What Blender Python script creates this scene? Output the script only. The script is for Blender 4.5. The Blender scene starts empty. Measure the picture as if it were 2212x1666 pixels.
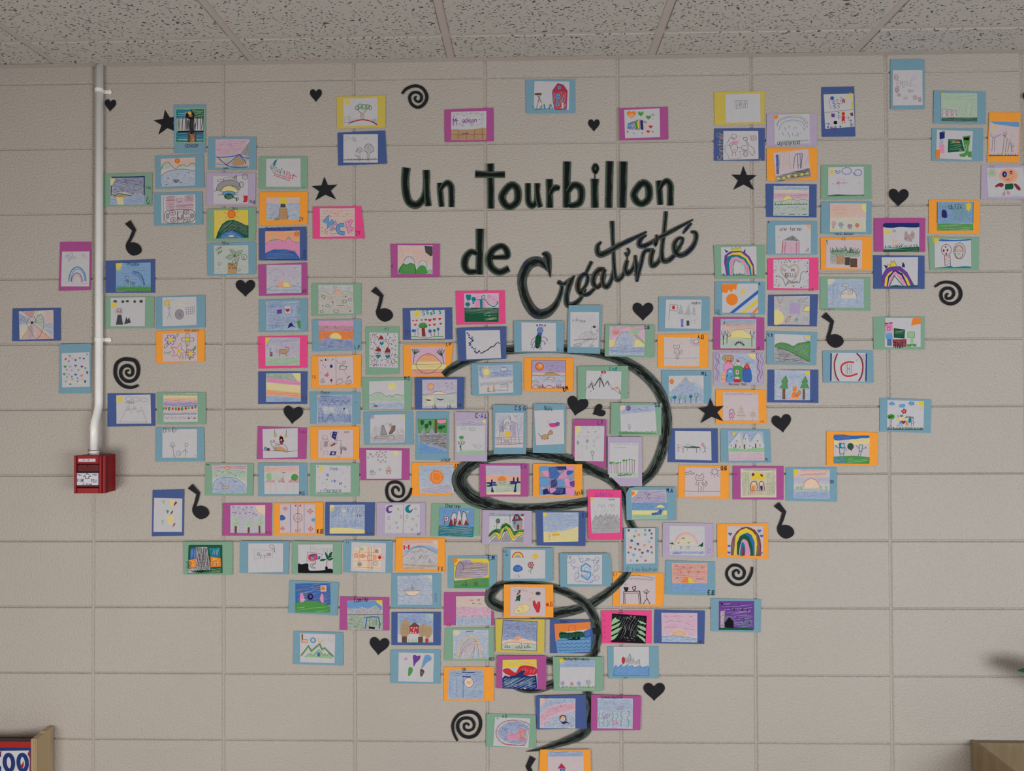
import bpy, math, random
from mathutils import Vector, Matrix
random.seed(7)
C = bpy.context.scene.collection
SC = bpy.context.scene
# ------------------------------------------------------------------ camera
# world: X right along the wall, Y into the wall (wall face at Y=0), Z up (top bed joint at Z=0)
F_PX = 1581.27
CAM = Vector((1.348396, -2.239454, -0.971345))
RX = Vector((0.99973635, 0.02250398, -0.00456185))      # camera right
RD = Vector((-0.00480015, 0.01054653, -0.99993286))     # camera down
RF = Vector((-0.02245436, 0.99969112, 0.01065177))      # camera forward
cd = bpy.data.cameras.new('camera'); cam = bpy.data.objects.new('camera', cd); C.objects.link(cam)
m = Matrix((RX, -RD, -RF)).transposed().to_4x4(); m.translation = CAM
cam.matrix_world = m
cd.sensor_fit = 'HORIZONTAL'; cd.sensor_width = 36.0; cd.lens = F_PX*36/2212; cd.clip_start = 0.05
SC.camera = cam
# ------------------------------------------------------------------ light
SC.view_settings.view_transform = 'Standard'; SC.view_settings.look = 'None'
SC.view_settings.gamma = 1.0; SC.view_settings.use_curve_mapping = False
SC.view_settings.exposure = 0.06
world = bpy.data.worlds.new('world'); SC.world = world; world.use_nodes = True
world.node_tree.nodes['Background'].inputs[0].default_value = (0.97, 0.97, 1.0, 1)
world.node_tree.nodes['Background'].inputs[1].default_value = 0.15
def area(name, loc, target, sx, sy, power, col):
    d = bpy.data.lights.new(name, 'AREA'); d.shape = 'RECTANGLE'; d.size = sx; d.size_y = sy
    d.energy = power; d.color = col
    o = bpy.data.objects.new(name, d); C.objects.link(o); o.location = loc
    o.rotation_euler = (Vector(target)-Vector(loc)).to_track_quat('-Z', 'Y').to_euler()
    return o
area('window_light_right', (3.30, -2.95, -1.55), (1.8, 0, -1.9), 1.5, 1.0, 54, (0.94, 0.98, 1.0))
area('window_light_left', (-0.40, -2.45, -1.80), (1.2, 0, -1.8), 1.3, 0.9, 29, (1.0, 0.96, 0.91))
FLOOR_Z = -2.69; CEIL_Z = 0.0527

# ------------------------------------------------------------------ helpers
def W(x, y, off=0.0):
    """point of the real wall (or the plane off metres in front of it) seen at photo pixel x,y"""
    d = RX*((x-1106)/F_PX) + RD*((y-833)/F_PX) + RF
    return CAM + d*((-off-CAM.y)/d.y)
CR = dict(A=(0,0,3.95),B=(550,0,3.95),C=(1100,0,3.95),D=(1652,0,3.95),E=(300,280,4.608),F=(0,440,4.608),
  G=(840,330,3.16),H=(1500,420,4.608),I=(1732,330,4.608),J=(210,590,4.608),K=(650,590,4.608),L=(960,620,4.608),
  M=(1400,620,4.608),N=(1732,640,4.608),O=(0,700,4.608),P=(400,880,4.608),Q=(770,850,4.608),R=(1200,850,4.608),
  S=(1540,900,4.608),T=(380,1130,4.608),U=(820,1140,4.608),V=(1180,1140,4.608),X=(930,1370,4.608),
  Y=(0,1500,10.036),Z=(1992,1400,6.264),a=(130,930,11.106),b=(310,1030,13.825),c=(195,360,14.747),d=(860,700,3.6867),p=(0,0,1))
def lin(c):
    c /= 255.0
    return c/12.92 if c <= 0.04045 else ((c+0.055)/1.055)**2.4
def alb(rgb, k=0.80):
    return tuple(min(lin(v)/k, 0.97) for v in rgb)
def link(name, me, mat=None, parent=None, loc=None):
    o = bpy.data.objects.new(name, me); C.objects.link(o)
    if mat and me is not None and not me.materials: me.materials.append(mat)
    if parent: o.parent = parent
    if loc is not None: o.location = loc
    return o
def tag(o, label=None, cat=None, group=None, kind=None):
    if label: o['label'] = label
    if cat: o['category'] = cat
    if group: o['group'] = group
    if kind: o['kind'] = kind
    return o
def empty(name, loc):
    o = bpy.data.objects.new(name, None); C.objects.link(o); o.location = loc; o.empty_display_size = 0.02
    return o
def mesh(name, vs, fs, smooth=False):
    me = bpy.data.meshes.new(name); me.from_pydata([tuple(v) for v in vs], [], fs); me.update()
    if smooth: me.polygons.foreach_set('use_smooth', [p.loop_total < 5 for p in me.polygons])
    return me
def box(vs, fs, x0, x1, y0, y1, z0, z1, ch=0.0):
    """box; ch chamfers the edges of the front (-Y) face"""
    n = len(vs)
    vs += [(x0,y1,z0),(x1,y1,z0),(x1,y1,z1),(x0,y1,z1)]
    if ch:
        vs += [(x0,y0+ch,z0),(x1,y0+ch,z0),(x1,y0+ch,z1),(x0,y0+ch,z1),
               (x0+ch,y0,z0+ch),(x1-ch,y0,z0+ch),(x1-ch,y0,z1-ch),(x0+ch,y0,z1-ch)]
        rings = [n, n+4, n+8]
    else:
        vs += [(x0,y0,z0),(x1,y0,z0),(x1,y0,z1),(x0,y0,z1)]; rings = [n, n+4]
    fs.append([n+3,n+2,n+1,n])
    for r, s in zip(rings, rings[1:]):
        for i in range(4): j = (i+1) % 4; fs.append([r+i, r+j, s+j, s+i])
    l = rings[-1]; fs.append([l,l+1,l+2,l+3])

class NT:
    def __init__(s, name):
        s.m = bpy.data.materials.new(name); s.m.use_nodes = True; s.t = s.m.node_tree
        s.b = s.t.nodes['Principled BSDF']; s.b.inputs['Specular IOR Level'].default_value = 0.25
    def n(s, typ, **kw):
        n = s.t.nodes.new(typ)
        for k, v in kw.items():
            if k in n.inputs.keys() and not hasattr(n, k): n.inputs[k].default_value = v
            elif hasattr(n, k): setattr(n, k, v)
            else: n.inputs[k].default_value = v
        return n
    def l(s, a, b): s.t.links.new(a, b)
    def ramp(s, src, stops):
        r = s.n('ShaderNodeValToRGB'); e = r.color_ramp.elements
        while len(e) < len(stops): e.new(0.5)
        for q, (p, c) in zip(e, stops): q.position = p; q.color = (*c, 1) if len(c) == 3 else c
        s.l(src, r.inputs[0]); return r
    def bump(s, src, dist, strength=1.0):
        b = s.n('ShaderNodeBump'); b.inputs['Strength'].default_value = strength; b.inputs['Distance'].default_value = dist
        s.l(src, b.inputs['Height']); s.l(b.outputs[0], s.b.inputs['Normal']); return b
def simple(name, rgb, rough=0.6, spec=0.25, var=0.06, scale=40, bump=0.0):
    t = NT(name); col = alb(rgb)
    t.b.inputs['Roughness'].default_value = rough; t.b.inputs['Specular IOR Level'].default_value = spec
    tc = t.n('ShaderNodeTexCoord'); nz = t.n('ShaderNodeTexNoise'); nz.inputs['Scale'].default_value = scale; nz.inputs['Detail'].default_value = 4
    t.l(tc.outputs['Object'], nz.inputs['Vector'])
    r = t.ramp(nz.outputs['Fac'], [(0.3, tuple(c*(1-var) for c in col)), (0.7, tuple(min(1, c*(1+var)) for c in col))])
    t.l(r.outputs[0], t.b.inputs['Base Color'])
    if bump: t.bump(nz.outputs['Fac'], bump)
    return t.m
# painted block wall: flat greige paint with orange-peel roller relief
def wall_material():
    t = NT('painted_block'); t.b.inputs['Roughness'].default_value = 0.36; t.b.inputs['Specular IOR Level'].default_value = 0.32
    g = t.n('ShaderNodeNewGeometry')
    n1 = t.n('ShaderNodeTexNoise'); n1.inputs['Scale'].default_value = 170; n1.inputs['Detail'].default_value = 3; n1.inputs['Roughness'].default_value = 0.55
    n2 = t.n('ShaderNodeTexNoise'); n2.inputs['Scale'].default_value = 3.0; n2.inputs['Detail'].default_value = 5
    t.l(g.outputs['Position'], n1.inputs['Vector']); t.l(g.outputs['Position'], n2.inputs['Vector'])
    c = alb((170, 162, 154))
    r = t.ramp(n2.outputs['Fac'], [(0.25, tuple(v*0.965 for v in c)), (0.75, tuple(v*1.03 for v in c))])
    t.l(r.outputs[0], t.b.inputs['Base Color'])
    t.bump(n1.outputs['Fac'], 0.0042, 0.85)
    return t.m
def tile_material():
    t = NT('fissured_ceiling_tile'); t.b.inputs['Roughness'].default_value = 0.95
    g = t.n('ShaderNodeNewGeometry')
    w = t.n('ShaderNodeTexNoise'); w.inputs['Scale'].default_value = 22; w.inputs['Detail'].default_value = 1
    t.l(g.outputs['Position'], w.inputs['Vector'])
    ms = t.n('ShaderNodeVectorMath', operation='SCALE'); ms.inputs['Scale'].default_value = 0.035
    t.l(w.outputs['Color'], ms.inputs[0])
    ad = t.n('ShaderNodeVectorMath', operation='ADD'); t.l(g.outputs['Position'], ad.inputs[0]); t.l(ms.outputs[0], ad.inputs[1])
    mp = t.n('ShaderNodeMapping'); mp.inputs['Scale'].default_value = (1.0, 1.6, 1.0); mp.inputs['Rotation'].default_value = (0, 0, 0.5)
    t.l(ad.outputs[0], mp.inputs['Vector'])
    v = t.n('ShaderNodeTexNoise'); v.inputs['Scale'].default_value = 112; v.inputs['Detail'].default_value = 1.0; v.inputs['Roughness'].default_value = 0.4
    t.l(mp.outputs[0], v.inputs['Vector'])
    f = t.n('ShaderNodeTexNoise'); f.inputs['Scale'].default_value = 300; f.inputs['Detail'].default_value = 2
    t.l(g.outputs['Position'], f.inputs['Vector'])
    c = alb((176, 171, 165))
    r = t.ramp(v.outputs['Fac'], [(0.335, tuple(x*0.2 for x in c)), (0.375, c)])
    r2 = t.ramp(f.outputs['Fac'], [(0.35, (0.9, 0.9, 0.9)), (0.65, (1, 1, 1))])
    mx = t.n('ShaderNodeMix', data_type='RGBA', blend_type='MULTIPLY'); mx.inputs[0].default_value = 1
    t.l(r.outputs[0], mx.inputs[6]); t.l(r2.outputs[0], mx.inputs[7]); t.l(mx.outputs[2], t.b.inputs['Base Color'])
    h = t.ramp(v.outputs['Fac'], [(0.31, (0, 0, 0)), (0.37, (1, 1, 1))]); t.bump(h.outputs[0], 0.002, 0.7)
    return t.m
# paper with pencil, crayon or marker on it: colour comes from a face colour layer, its alpha is how
# densely the pencil covers the sheet (the tooth of the paper shows through)
def paper_material(name, grain):
    t = NT(name); t.b.inputs['Roughness'].default_value = 0.85; t.b.inputs['Specular IOR Level'].default_value = 0.15
    a = t.n('ShaderNodeAttribute', attribute_name='Col')
    tc = t.n('ShaderNodeTexCoord')
    nz = t.n('ShaderNodeTexNoise'); nz.inputs['Scale'].default_value = grain; nz.inputs['Detail'].default_value = 3
    mp = t.n('ShaderNodeMapping'); mp.inputs['Scale'].default_value = (0.35, 1, 1.6); mp.inputs['Rotation'].default_value = (0, 0.35, 0)
    t.l(tc.outputs['Object'], mp.inputs['Vector']); t.l(mp.outputs[0], nz.inputs['Vector'])
    # cover = clamp(alpha + (1-alpha)*4*(noise-.5)*alpha)
    s1 = t.n('ShaderNodeMath', operation='SUBTRACT'); t.l(nz.outputs['Fac'], s1.inputs[0]); s1.inputs[1].default_value = 0.5
    s2 = t.n('ShaderNodeMath', operation='SUBTRACT'); s2.inputs[0].default_value = 1.0; t.l(a.outputs['Alpha'], s2.inputs[1])
    s3 = t.n('ShaderNodeMath', operation='MULTIPLY'); t.l(s1.outputs[0], s3.inputs[0]); t.l(s2.outputs[0], s3.inputs[1])
    s4 = t.n('ShaderNodeMath', operation='MULTIPLY_ADD', use_clamp=True); t.l(s3.outputs[0], s4.inputs[0]); s4.inputs[1].default_value = 3.0; t.l(a.outputs['Alpha'], s4.inputs[2])
    mx = t.n('ShaderNodeMix', data_type='RGBA'); t.l(s4.outputs[0], mx.inputs[0]); mx.inputs[6].default_value = (*alb((190, 187, 191), .87), 1)
    t.l(a.outputs['Color'], mx.inputs[7])
    n2 = t.n('ShaderNodeTexNoise'); n2.inputs['Scale'].default_value = 60; n2.inputs['Detail'].default_value = 4
    t.l(tc.outputs['Object'], n2.inputs['Vector'])
    r2 = t.ramp(n2.outputs['Fac'], [(0.3, (0.95, 0.95, 0.95)), (0.7, (1.0, 1.0, 1.0))])
    m2 = t.n('ShaderNodeMix', data_type='RGBA', blend_type='MULTIPLY'); m2.inputs[0].default_value = 1
    t.l(mx.outputs[2], m2.inputs[6]); t.l(r2.outputs[0], m2.inputs[7]); t.l(m2.outputs[2], t.b.inputs['Base Color'])
    return t.m
# black paper letter or swirl gone over with pastel: black core, grey-green streaks gathering at the edges
def pastel_material(name, tint, tint2=None, amount=1.0, core=0.26, wedge=1.0):
    t = NT(name); t.b.inputs['Roughness'].default_value = 0.8; t.b.inputs['Specular IOR Level'].default_value = 0.15
    uv = t.n('ShaderNodeUVMap', uv_map='UV'); sp = t.n('ShaderNodeSeparateXYZ'); t.l(uv.outputs[0], sp.inputs[0])
    cb = t.n('ShaderNodeCombineXYZ')
    k = t.n('ShaderNodeMath', operation='MULTIPLY'); t.l(sp.outputs[1], k.inputs[0]); k.inputs[1].default_value = 2.6
    k2 = t.n('ShaderNodeMath', operation='MULTIPLY'); t.l(sp.outputs[0], k2.inputs[0]); k2.inputs[1].default_value = 13.0
    t.l(k2.outputs[0], cb.inputs[0]); t.l(k.outputs[0], cb.inputs[1])
    nz = t.n('ShaderNodeTexNoise'); nz.inputs['Scale'].default_value = 1.0; nz.inputs['Detail'].default_value = 3; nz.inputs['Roughness'].default_value = 0.6
    t.l(cb.outputs[0], nz.inputs['Vector'])
    d = t.n('ShaderNodeMath', operation='SUBTRACT'); t.l(sp.outputs[0], d.inputs[0]); d.inputs[1].default_value = 0.5
    ab = t.n('ShaderNodeMath', operation='ABSOLUTE'); t.l(d.outputs[0], ab.inputs[0])
    wm = t.n('ShaderNodeMath', operation='MULTIPLY'); t.l(ab.outputs[0], wm.inputs[0]); wm.inputs[1].default_value = wedge
    su = t.n('ShaderNodeMath', operation='MULTIPLY_ADD'); t.l(nz.outputs['Fac'], su.inputs[0]); su.inputs[1].default_value = 0.55*amount; t.l(wm.outputs[0], su.inputs[2])
    mr = t.n('ShaderNodeMapRange'); t.l(su.outputs[0], mr.inputs['Value']); mr.inputs['From Min'].default_value = core+0.27*amount; mr.inputs['From Max'].default_value = core+0.27*amount+0.13
    gn = t.n('ShaderNodeTexNoise'); gn.inputs['Scale'].default_value = 700; g = t.n('ShaderNodeTexCoord'); t.l(g.outputs['Object'], gn.inputs['Vector'])
    gm = t.n('ShaderNodeMapRange'); t.l(gn.outputs['Fac'], gm.inputs['Value']); gm.inputs['From Min'].default_value = 0.3; gm.inputs['From Max'].default_value = 0.6; gm.inputs['To Min'].default_value = 0.55
    mu = t.n('ShaderNodeMath', operation='MULTIPLY'); t.l(mr.outputs[0], mu.inputs[0]); t.l(gm.outputs[0], mu.inputs[1])
    mx = t.n('ShaderNodeMix', data_type='RGBA'); t.l(mu.outputs[0], mx.inputs[0]); mx.inputs[6].default_value = (*alb((16, 17, 18)), 1)
    if tint2:
        n3 = t.n('ShaderNodeTexNoise'); n3.inputs['Scale'].default_value = 22; t.l(g.outputs['Object'], n3.inputs['Vector'])
        rr = t.ramp(n3.outputs['Fac'], [(0.36, alb(tint2[0])), (0.47, alb(tint)), (0.56, alb(tint)), (0.66, alb(tint2[1]))])
        t.l(rr.outputs[0], mx.inputs[7])
    else: mx.inputs[7].default_value = (*alb(tint), 1)
    t.l(mx.outputs[2], t.b.inputs['Base Color'])
    return t.m
M_WALL = wall_material(); M_TILE = tile_material()
M_CARD = paper_material('coloured_card', 500); M_SHEET = paper_material('drawing_paper', 420)
M_BLACK = simple('black_construction_paper', (29, 29, 33), 0.75, 0.2, 0.15, 90)
M_GRID = simple('painted_ceiling_grid', (168, 159, 152), 0.5, 0.3, 0.02)
M_PIPE = simple('white_painted_conduit', (226, 224, 222), 0.3, 0.6, 0.03, 20)
M_FLOOR = simple('vinyl_floor', (150, 145, 138), 0.4, 0.4, 0.08, 6)
M_RED = simple('red_metal', (134, 18, 26), 0.42, 0.25, 0.06, 30)
M_REDD = simple('dark_red_metal', (88, 13, 19), 0.45, 0.25, 0.06, 30)
M_DARK = simple('dark_slot', (15, 8, 9), 0.8)
M_PLATE = simple('white_plate', (190, 188, 198), 0.45, 0.4, 0.02)
M_INK = simple('black_ink', (18, 18, 24), 0.6, 0.2, 0.02)
M_NAVY = simple('navy_print', (18, 42, 100), 0.4, 0.4, 0.12, 25)
M_REDP = simple('red_print', (150, 24, 22), 0.4, 0.4, 0.05, 25)
M_WHITEP = simple('white_print', (188, 186, 190), 0.4, 0.4, 0.03, 25)
def wood(name, a, b):
    t = NT(name); t.b.inputs['Roughness'].default_value = 0.5
    tc = t.n('ShaderNodeTexCoord'); mp = t.n('ShaderNodeMapping'); mp.inputs['Scale'].default_value = (9, 9, 1.2)
    nz = t.n('ShaderNodeTexNoise'); nz.inputs['Scale'].default_value = 4; nz.inputs['Detail'].default_value = 5; nz.inputs['Distortion'].default_value = 0.6
    t.l(tc.outputs['Object'], mp.inputs['Vector']); t.l(mp.outputs[0], nz.inputs['Vector'])
    r = t.ramp(nz.outputs['Fac'], [(0.3, alb(a)), (0.7, alb(b))]); t.l(r.outputs[0], t.b.inputs['Base Color']); return t.m
M_PLY = wood('pale_plywood', (158, 138, 108), (178, 156, 124))
M_PLYD = wood('aged_plywood', (124, 106, 80), (138, 119, 92))
M_EDGE = wood('plywood_edge', (128, 100, 70), (165, 140, 105))
M_LEAF = simple('green_leaf', (22, 62, 44), 0.4, 0.5, 0.2, 30)
M_POT = simple('terracotta', (150, 85, 60), 0.8, 0.2, 0.1, 30)

# ------------------------------------------------------------------ the setting
BW, BH = 0.4064, 0.2032
wall = link('wall_back', None if False else mesh('wall_back', *(lambda v, f: (box(v, f, -3*BW, 10*BW, 0.0050, 0.15, FLOOR_Z, 0.40), (v, f))[1])([], [])), M_WALL)
tag(wall, kind='structure')
def block_mesh(name, h):
    # painted-over block: rounded arrises running into shallow joints
    v, f = [], []; w = BW-0.0016; hh = h-0.0012
    prof = [(0, 0, 0.0052), (0.0010, 0.0006, 0.0046), (0.0046, 0.0027, 0.0008), (0.0058, 0.0036, 0.0)]
    n = len(prof)
    for ins, iz, y in prof:
        v += [(-w/2+ins, y, -hh/2+iz), (w/2-ins, y, -hh/2+iz), (w/2-ins, y, hh/2-iz), (-w/2+ins, y, hh/2-iz)]
    for r in range(n-1):
        for i in range(4):
            j = (i+1) % 4; f.append([r*4+i, r*4+j, r*4+4+j, r*4+4+i])
    l = (n-1)*4; f.append([l, l+1, l+2, l+3])
    me = mesh(name, v, f); me.materials.append(M_WALL); return me
bm_full = block_mesh('block', BH)
rnd = random.Random(3)
for i in range(-3, 10):
    for j in range(-1, 14):
        o = bpy.data.objects.new('block', bm_full); C.objects.link(o); o.parent = wall
        zc = -j*BH-BH/2
        if j == 13:
            continue_h = -13*BH-FLOOR_Z
            o.scale = (1, 1, continue_h/BH); zc = -13*BH-continue_h/2
        o.location = (i*BW+BW/2+rnd.uniform(-.0006, .0006), rnd.uniform(-.0003, .0003), zc+rnd.uniform(-.0005, .0005))
v, f = [], []; box(v, f, -3*BW, 10*BW, -6.0, 0.15, FLOOR_Z-0.1, FLOOR_Z); fl = link('floor', mesh('floor', v, f), M_FLOOR); tag(fl, kind='structure')
# ceiling: deck above, cross-grid with lay-in tiles whose faces hang just below the bars
v, f = [], []; box(v, f, -3*BW, 10*BW, -6.0, 0.15, CEIL_Z+0.30, CEIL_Z+0.36); ceil = link('ceiling', mesh('ceiling', v, f), M_GRID); tag(ceil, kind='structure')
TX, TW = 0.5074, 0.6096
d = RX*((60-1106)/F_PX)+RD*((90-833)/F_PX)+RF; SEAM_Y = (CAM+d*((CEIL_Z-CAM.z)/d.z)).y
rows = [(-0.022, SEAM_Y)] + [(SEAM_Y-k*1.2192, SEAM_Y-(k+1)*1.2192) for k in range(4)]
GAP = 0.0135; DROP = 0.0025
def tile_mesh(x0, x1, y0, y1):
    # tegular tile: face proud of the grid, stepped edge
    z0, z1, z2 = -DROP, 0.002, 0.016
    v = [(x0,y0,z0),(x1,y0,z0),(x1,y1,z0),(x0,y1,z0)]
    v += [(x,y,z1) for x,y,_ in v[:4]]
    e = 0.008
    v += [(x0-e,y0-e,z1),(x1+e,y0-e,z1),(x1+e,y1+e,z1),(x0-e,y1+e,z1)]
    v += [(x0-e,y0-e,z2),(x1+e,y0-e,z2),(x1+e,y1+e,z2),(x0-e,y1+e,z2)]
    f = [[0,1,2,3][::-1]]
    for r in (0, 4, 8):
        for i in range(4): j = (i+1) % 4; f.append([r+i, r+j, r+4+j, r+4+i])
    f.append([12,13,14,15])
    me = mesh('ceiling_tile', v, f); me.materials.append(M_TILE); return me
full = None
for ri, (ya, yb) in enumerate(rows):
    yc, hy = (ya+yb)/2, abs(ya-yb)/2-(GAP if ri else GAP*0.5)
    tm = tile_mesh(-TW/2+GAP, TW/2-GAP, -hy, hy)
    for k in range(-3, 6):
        o = bpy.data.objects.new('ceiling_tile', tm); C.objects.link(o); o.parent = ceil
        o.location = (TX+k*TW+TW/2, yc, CEIL_Z+rnd.uniform(-.0006, .0006))
def bar(x0, x1, y0, y1, z=0.0):
    v, f = [], []; box(v, f, x0, x1, y0, y1, CEIL_Z+0.001+z, CEIL_Z+0.0018+z)
    if x1-x0 < y1-y0: box(v, f, (x0+x1)/2-.001, (x0+x1)/2+.001, y0, y1, CEIL_Z+0.0018+z, CEIL_Z+0.04)
    else: box(v, f, x0, x1, (y0+y1)/2-.001, (y0+y1)/2+.001, CEIL_Z+0.0018+z, CEIL_Z+0.04)
    link('grid_bar', mesh('grid_bar', v, f), M_GRID, ceil)
for k in range(-3, 7): bar(TX+k*TW-0.012, TX+k*TW+0.012, -5.0, -0.002, -0.0006)
for ri, (ya, yb) in enumerate(rows[:-1]): bar(TX-3*TW, TX+6*TW, yb-0.012, yb+0.012)
v, f = [], []
box(v, f, -3*BW, 10*BW, -0.0225, -0.0008, CEIL_Z-0.0015, CEIL_Z+0.0)      # wall angle flange
box(v, f, -3*BW, 10*BW, -0.0022, -0.0008, CEIL_Z, CEIL_Z+0.03)
tr = link('trim_1', mesh('trim_1', v, f), M_GRID); tag(tr, kind='structure')

# ------------------------------------------------------------------ drawing on paper
COLS = dict(k=(20,20,24),K=(72,70,74),e=(128,124,128),E=(150,146,150),r=(188,48,54),R=(130,48,56),o=(226,126,46),O=(222,160,124),
  y=(214,190,62),Y=(214,200,140),g=(76,142,70),G=(26,84,58),h=(146,184,140),b=(54,98,168),B=(34,44,104),c=(98,150,196),
  t=(24,118,134),v=(104,64,142),V=(164,150,186),p=(214,140,178),P=(200,62,134),n=(108,72,52),N=(178,144,104),w=(190,187,191),s=(220,194,170))
CARDC = dict(b=(112,148,165), B=(68,86,136), g=(121,155,133), l=(168,154,178), m=(160,76,134), p=(216,72,128), o=(240,148,56), y=(190,170,80))
ALB = {k: alb(c, .87) for k, c in COLS.items()}
FONT = {k: v.split() for k, v in dict(
A='062046 1434',B='0006 00304132 0333 33444536 0636',C='4130100105163645',D='0006 0020414526 2606',E='40000646 0333',F='400006 0333',
G='4130100105163645 454323',H='0006 4046 0343',I='2026',J='4045361605',K='0006 4003 0346',L='000646',M='0600234046',N='06004640',
O='100105163645413010',P='0600304142330303',Q='100105163645413010 3446',R='0600304142330303 2346',S='413010010213334445361605',T='0040 2026',
U='000516364540',V='002640',W='0016233640',X='0046 4006',Y='0023 4023 2326',Z='00400646').items()}
FONT.update({k: v.split() for k, v in {
'a':'32120305163645 4246','b':'0006 0312324345361605','c':'4232120305163645','d':'4046 4232120305163645','e':'044443321203051636',
'f':'302126 0343','g':'4232120305163645 4247381807','h':'0006 0312324346','i':'2226 2021','j':'3237281807','k':'0006 3203 0336','l':'2026',
'm':'0206 03122326 23324346','n':'0206 0312324346','o':'1203051636454332 3212','p':'0208 0312324345361605','q':'4248 4232120305163645',
'r':'0206 03123242','s':'42321203143445361605','t':'202536 0242','u':'020516364542 4246','v':'022642','w':'0216233642','x':'0246 4206',
'y':'0225 422818','z':'02420646',"'":'2022','.':'2526','-':'1333','+':'2125 0343','1':'112026','3':'0130414233 334445361605'}.items()})

def catmull(p, closed=False, sub=6):
    n = len(p)
    if n < 3: return p
    out = []
    rng = range(n) if closed else range(n-1)
    for i in rng:
        g = (lambda k: p[k % n]) if closed else (lambda k: p[min(max(k, 0), n-1)])
        a, b, c, e = g(i-1), g(i), g(i+1), g(i+2)
        for s in range(sub):
            t = s/sub; t2 = t*t; t3 = t2*t
            out.append(tuple(0.5*((2*b[k])+(-a[k]+c[k])*t+(2*a[k]-5*b[k]+4*c[k]-e[k])*t2+(-a[k]+3*b[k]-3*c[k]+e[k])*t3) for k in range(len(b))))
    out.append(p[0] if closed else p[-1])
    return out
def ribbon(p, w):
    """left/right outline of a polyline; w number or per-point list"""
    q = [p[0]]; ws = [w[0]] if isinstance(w, list) else None
    for i in range(1, len(p)):
        if abs(p[i][0]-q[-1][0])+abs(p[i][1]-q[-1][1]) > 1e-6:
            q.append(p[i])
            if ws is not None: ws.append(w[i])
    if len(q) < 2: return [], []
    L, R = [], []
    for i in range(len(q)):
        a = q[max(i-1, 0)]; b = q[i]; c = q[min(i+1, len(q)-1)]
        d1 = (b[0]-a[0], b[1]-a[1]); d2 = (c[0]-b[0], c[1]-b[1])
        if i == 0: d1 = d2
        if i == len(q)-1: d2 = d1
        l1 = math.hypot(*d1) or 1; l2 = math.hypot(*d2) or 1
        n1 = (-d1[1]/l1, d1[0]/l1); n2 = (-d2[1]/l2, d2[0]/l2)
        nx, ny = n1[0]+n2[0], n1[1]+n2[1]; ln = math.hypot(nx, ny)
        if ln < 0.35: nx, ny, k = n2[0], n2[1], 1.0
        else:
            nx, ny = nx/ln, ny/ln; k = 1/max(nx*n1[0]+ny*n1[1], 0.6)
        h = (ws[i] if ws is not None else w)/2*k
        L.append((b[0]+nx*h, b[1]+ny*h)); R.append((b[0]-nx*h, b[1]-ny*h))
    return L, R
def heartpts(cx, cy, s, n=22):
    o = []
    for i in range(n):
        t = 2*math.pi*i/n
        o.append((cx+s*0.5*math.sin(t)**3, cy-s/34*(13*math.cos(t)-5*math.cos(2*t)-2*math.cos(3*t)-math.cos(4*t))))
    return o
def starpts(cx, cy, s, rot=0, inner=0.42):
    return [(cx+s*0.55*(1 if i % 2 == 0 else inner)*math.sin(rot+math.pi*i/5), cy-s*0.55*(1 if i % 2 == 0 else inner)*math.cos(rot+math.pi*i/5)) for i in range(10)]
def ell(cx, cy, rx, ry, n=20):
    return [(cx+rx*math.cos(2*math.pi*i/n), cy+ry*math.sin(2*math.pi*i/n)) for i in range(n)]
def inside(pt, poly):
    x, y = pt; c = False; n = len(poly)
    for i in range(n):
        x1, y1 = poly[i]; x2, y2 = poly[(i+1) % n]
        if (y1 > y) != (y2 > y) and x < (x2-x1)*(y-y1)/(y2-y1)+x1: c = not c
    return c

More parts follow.
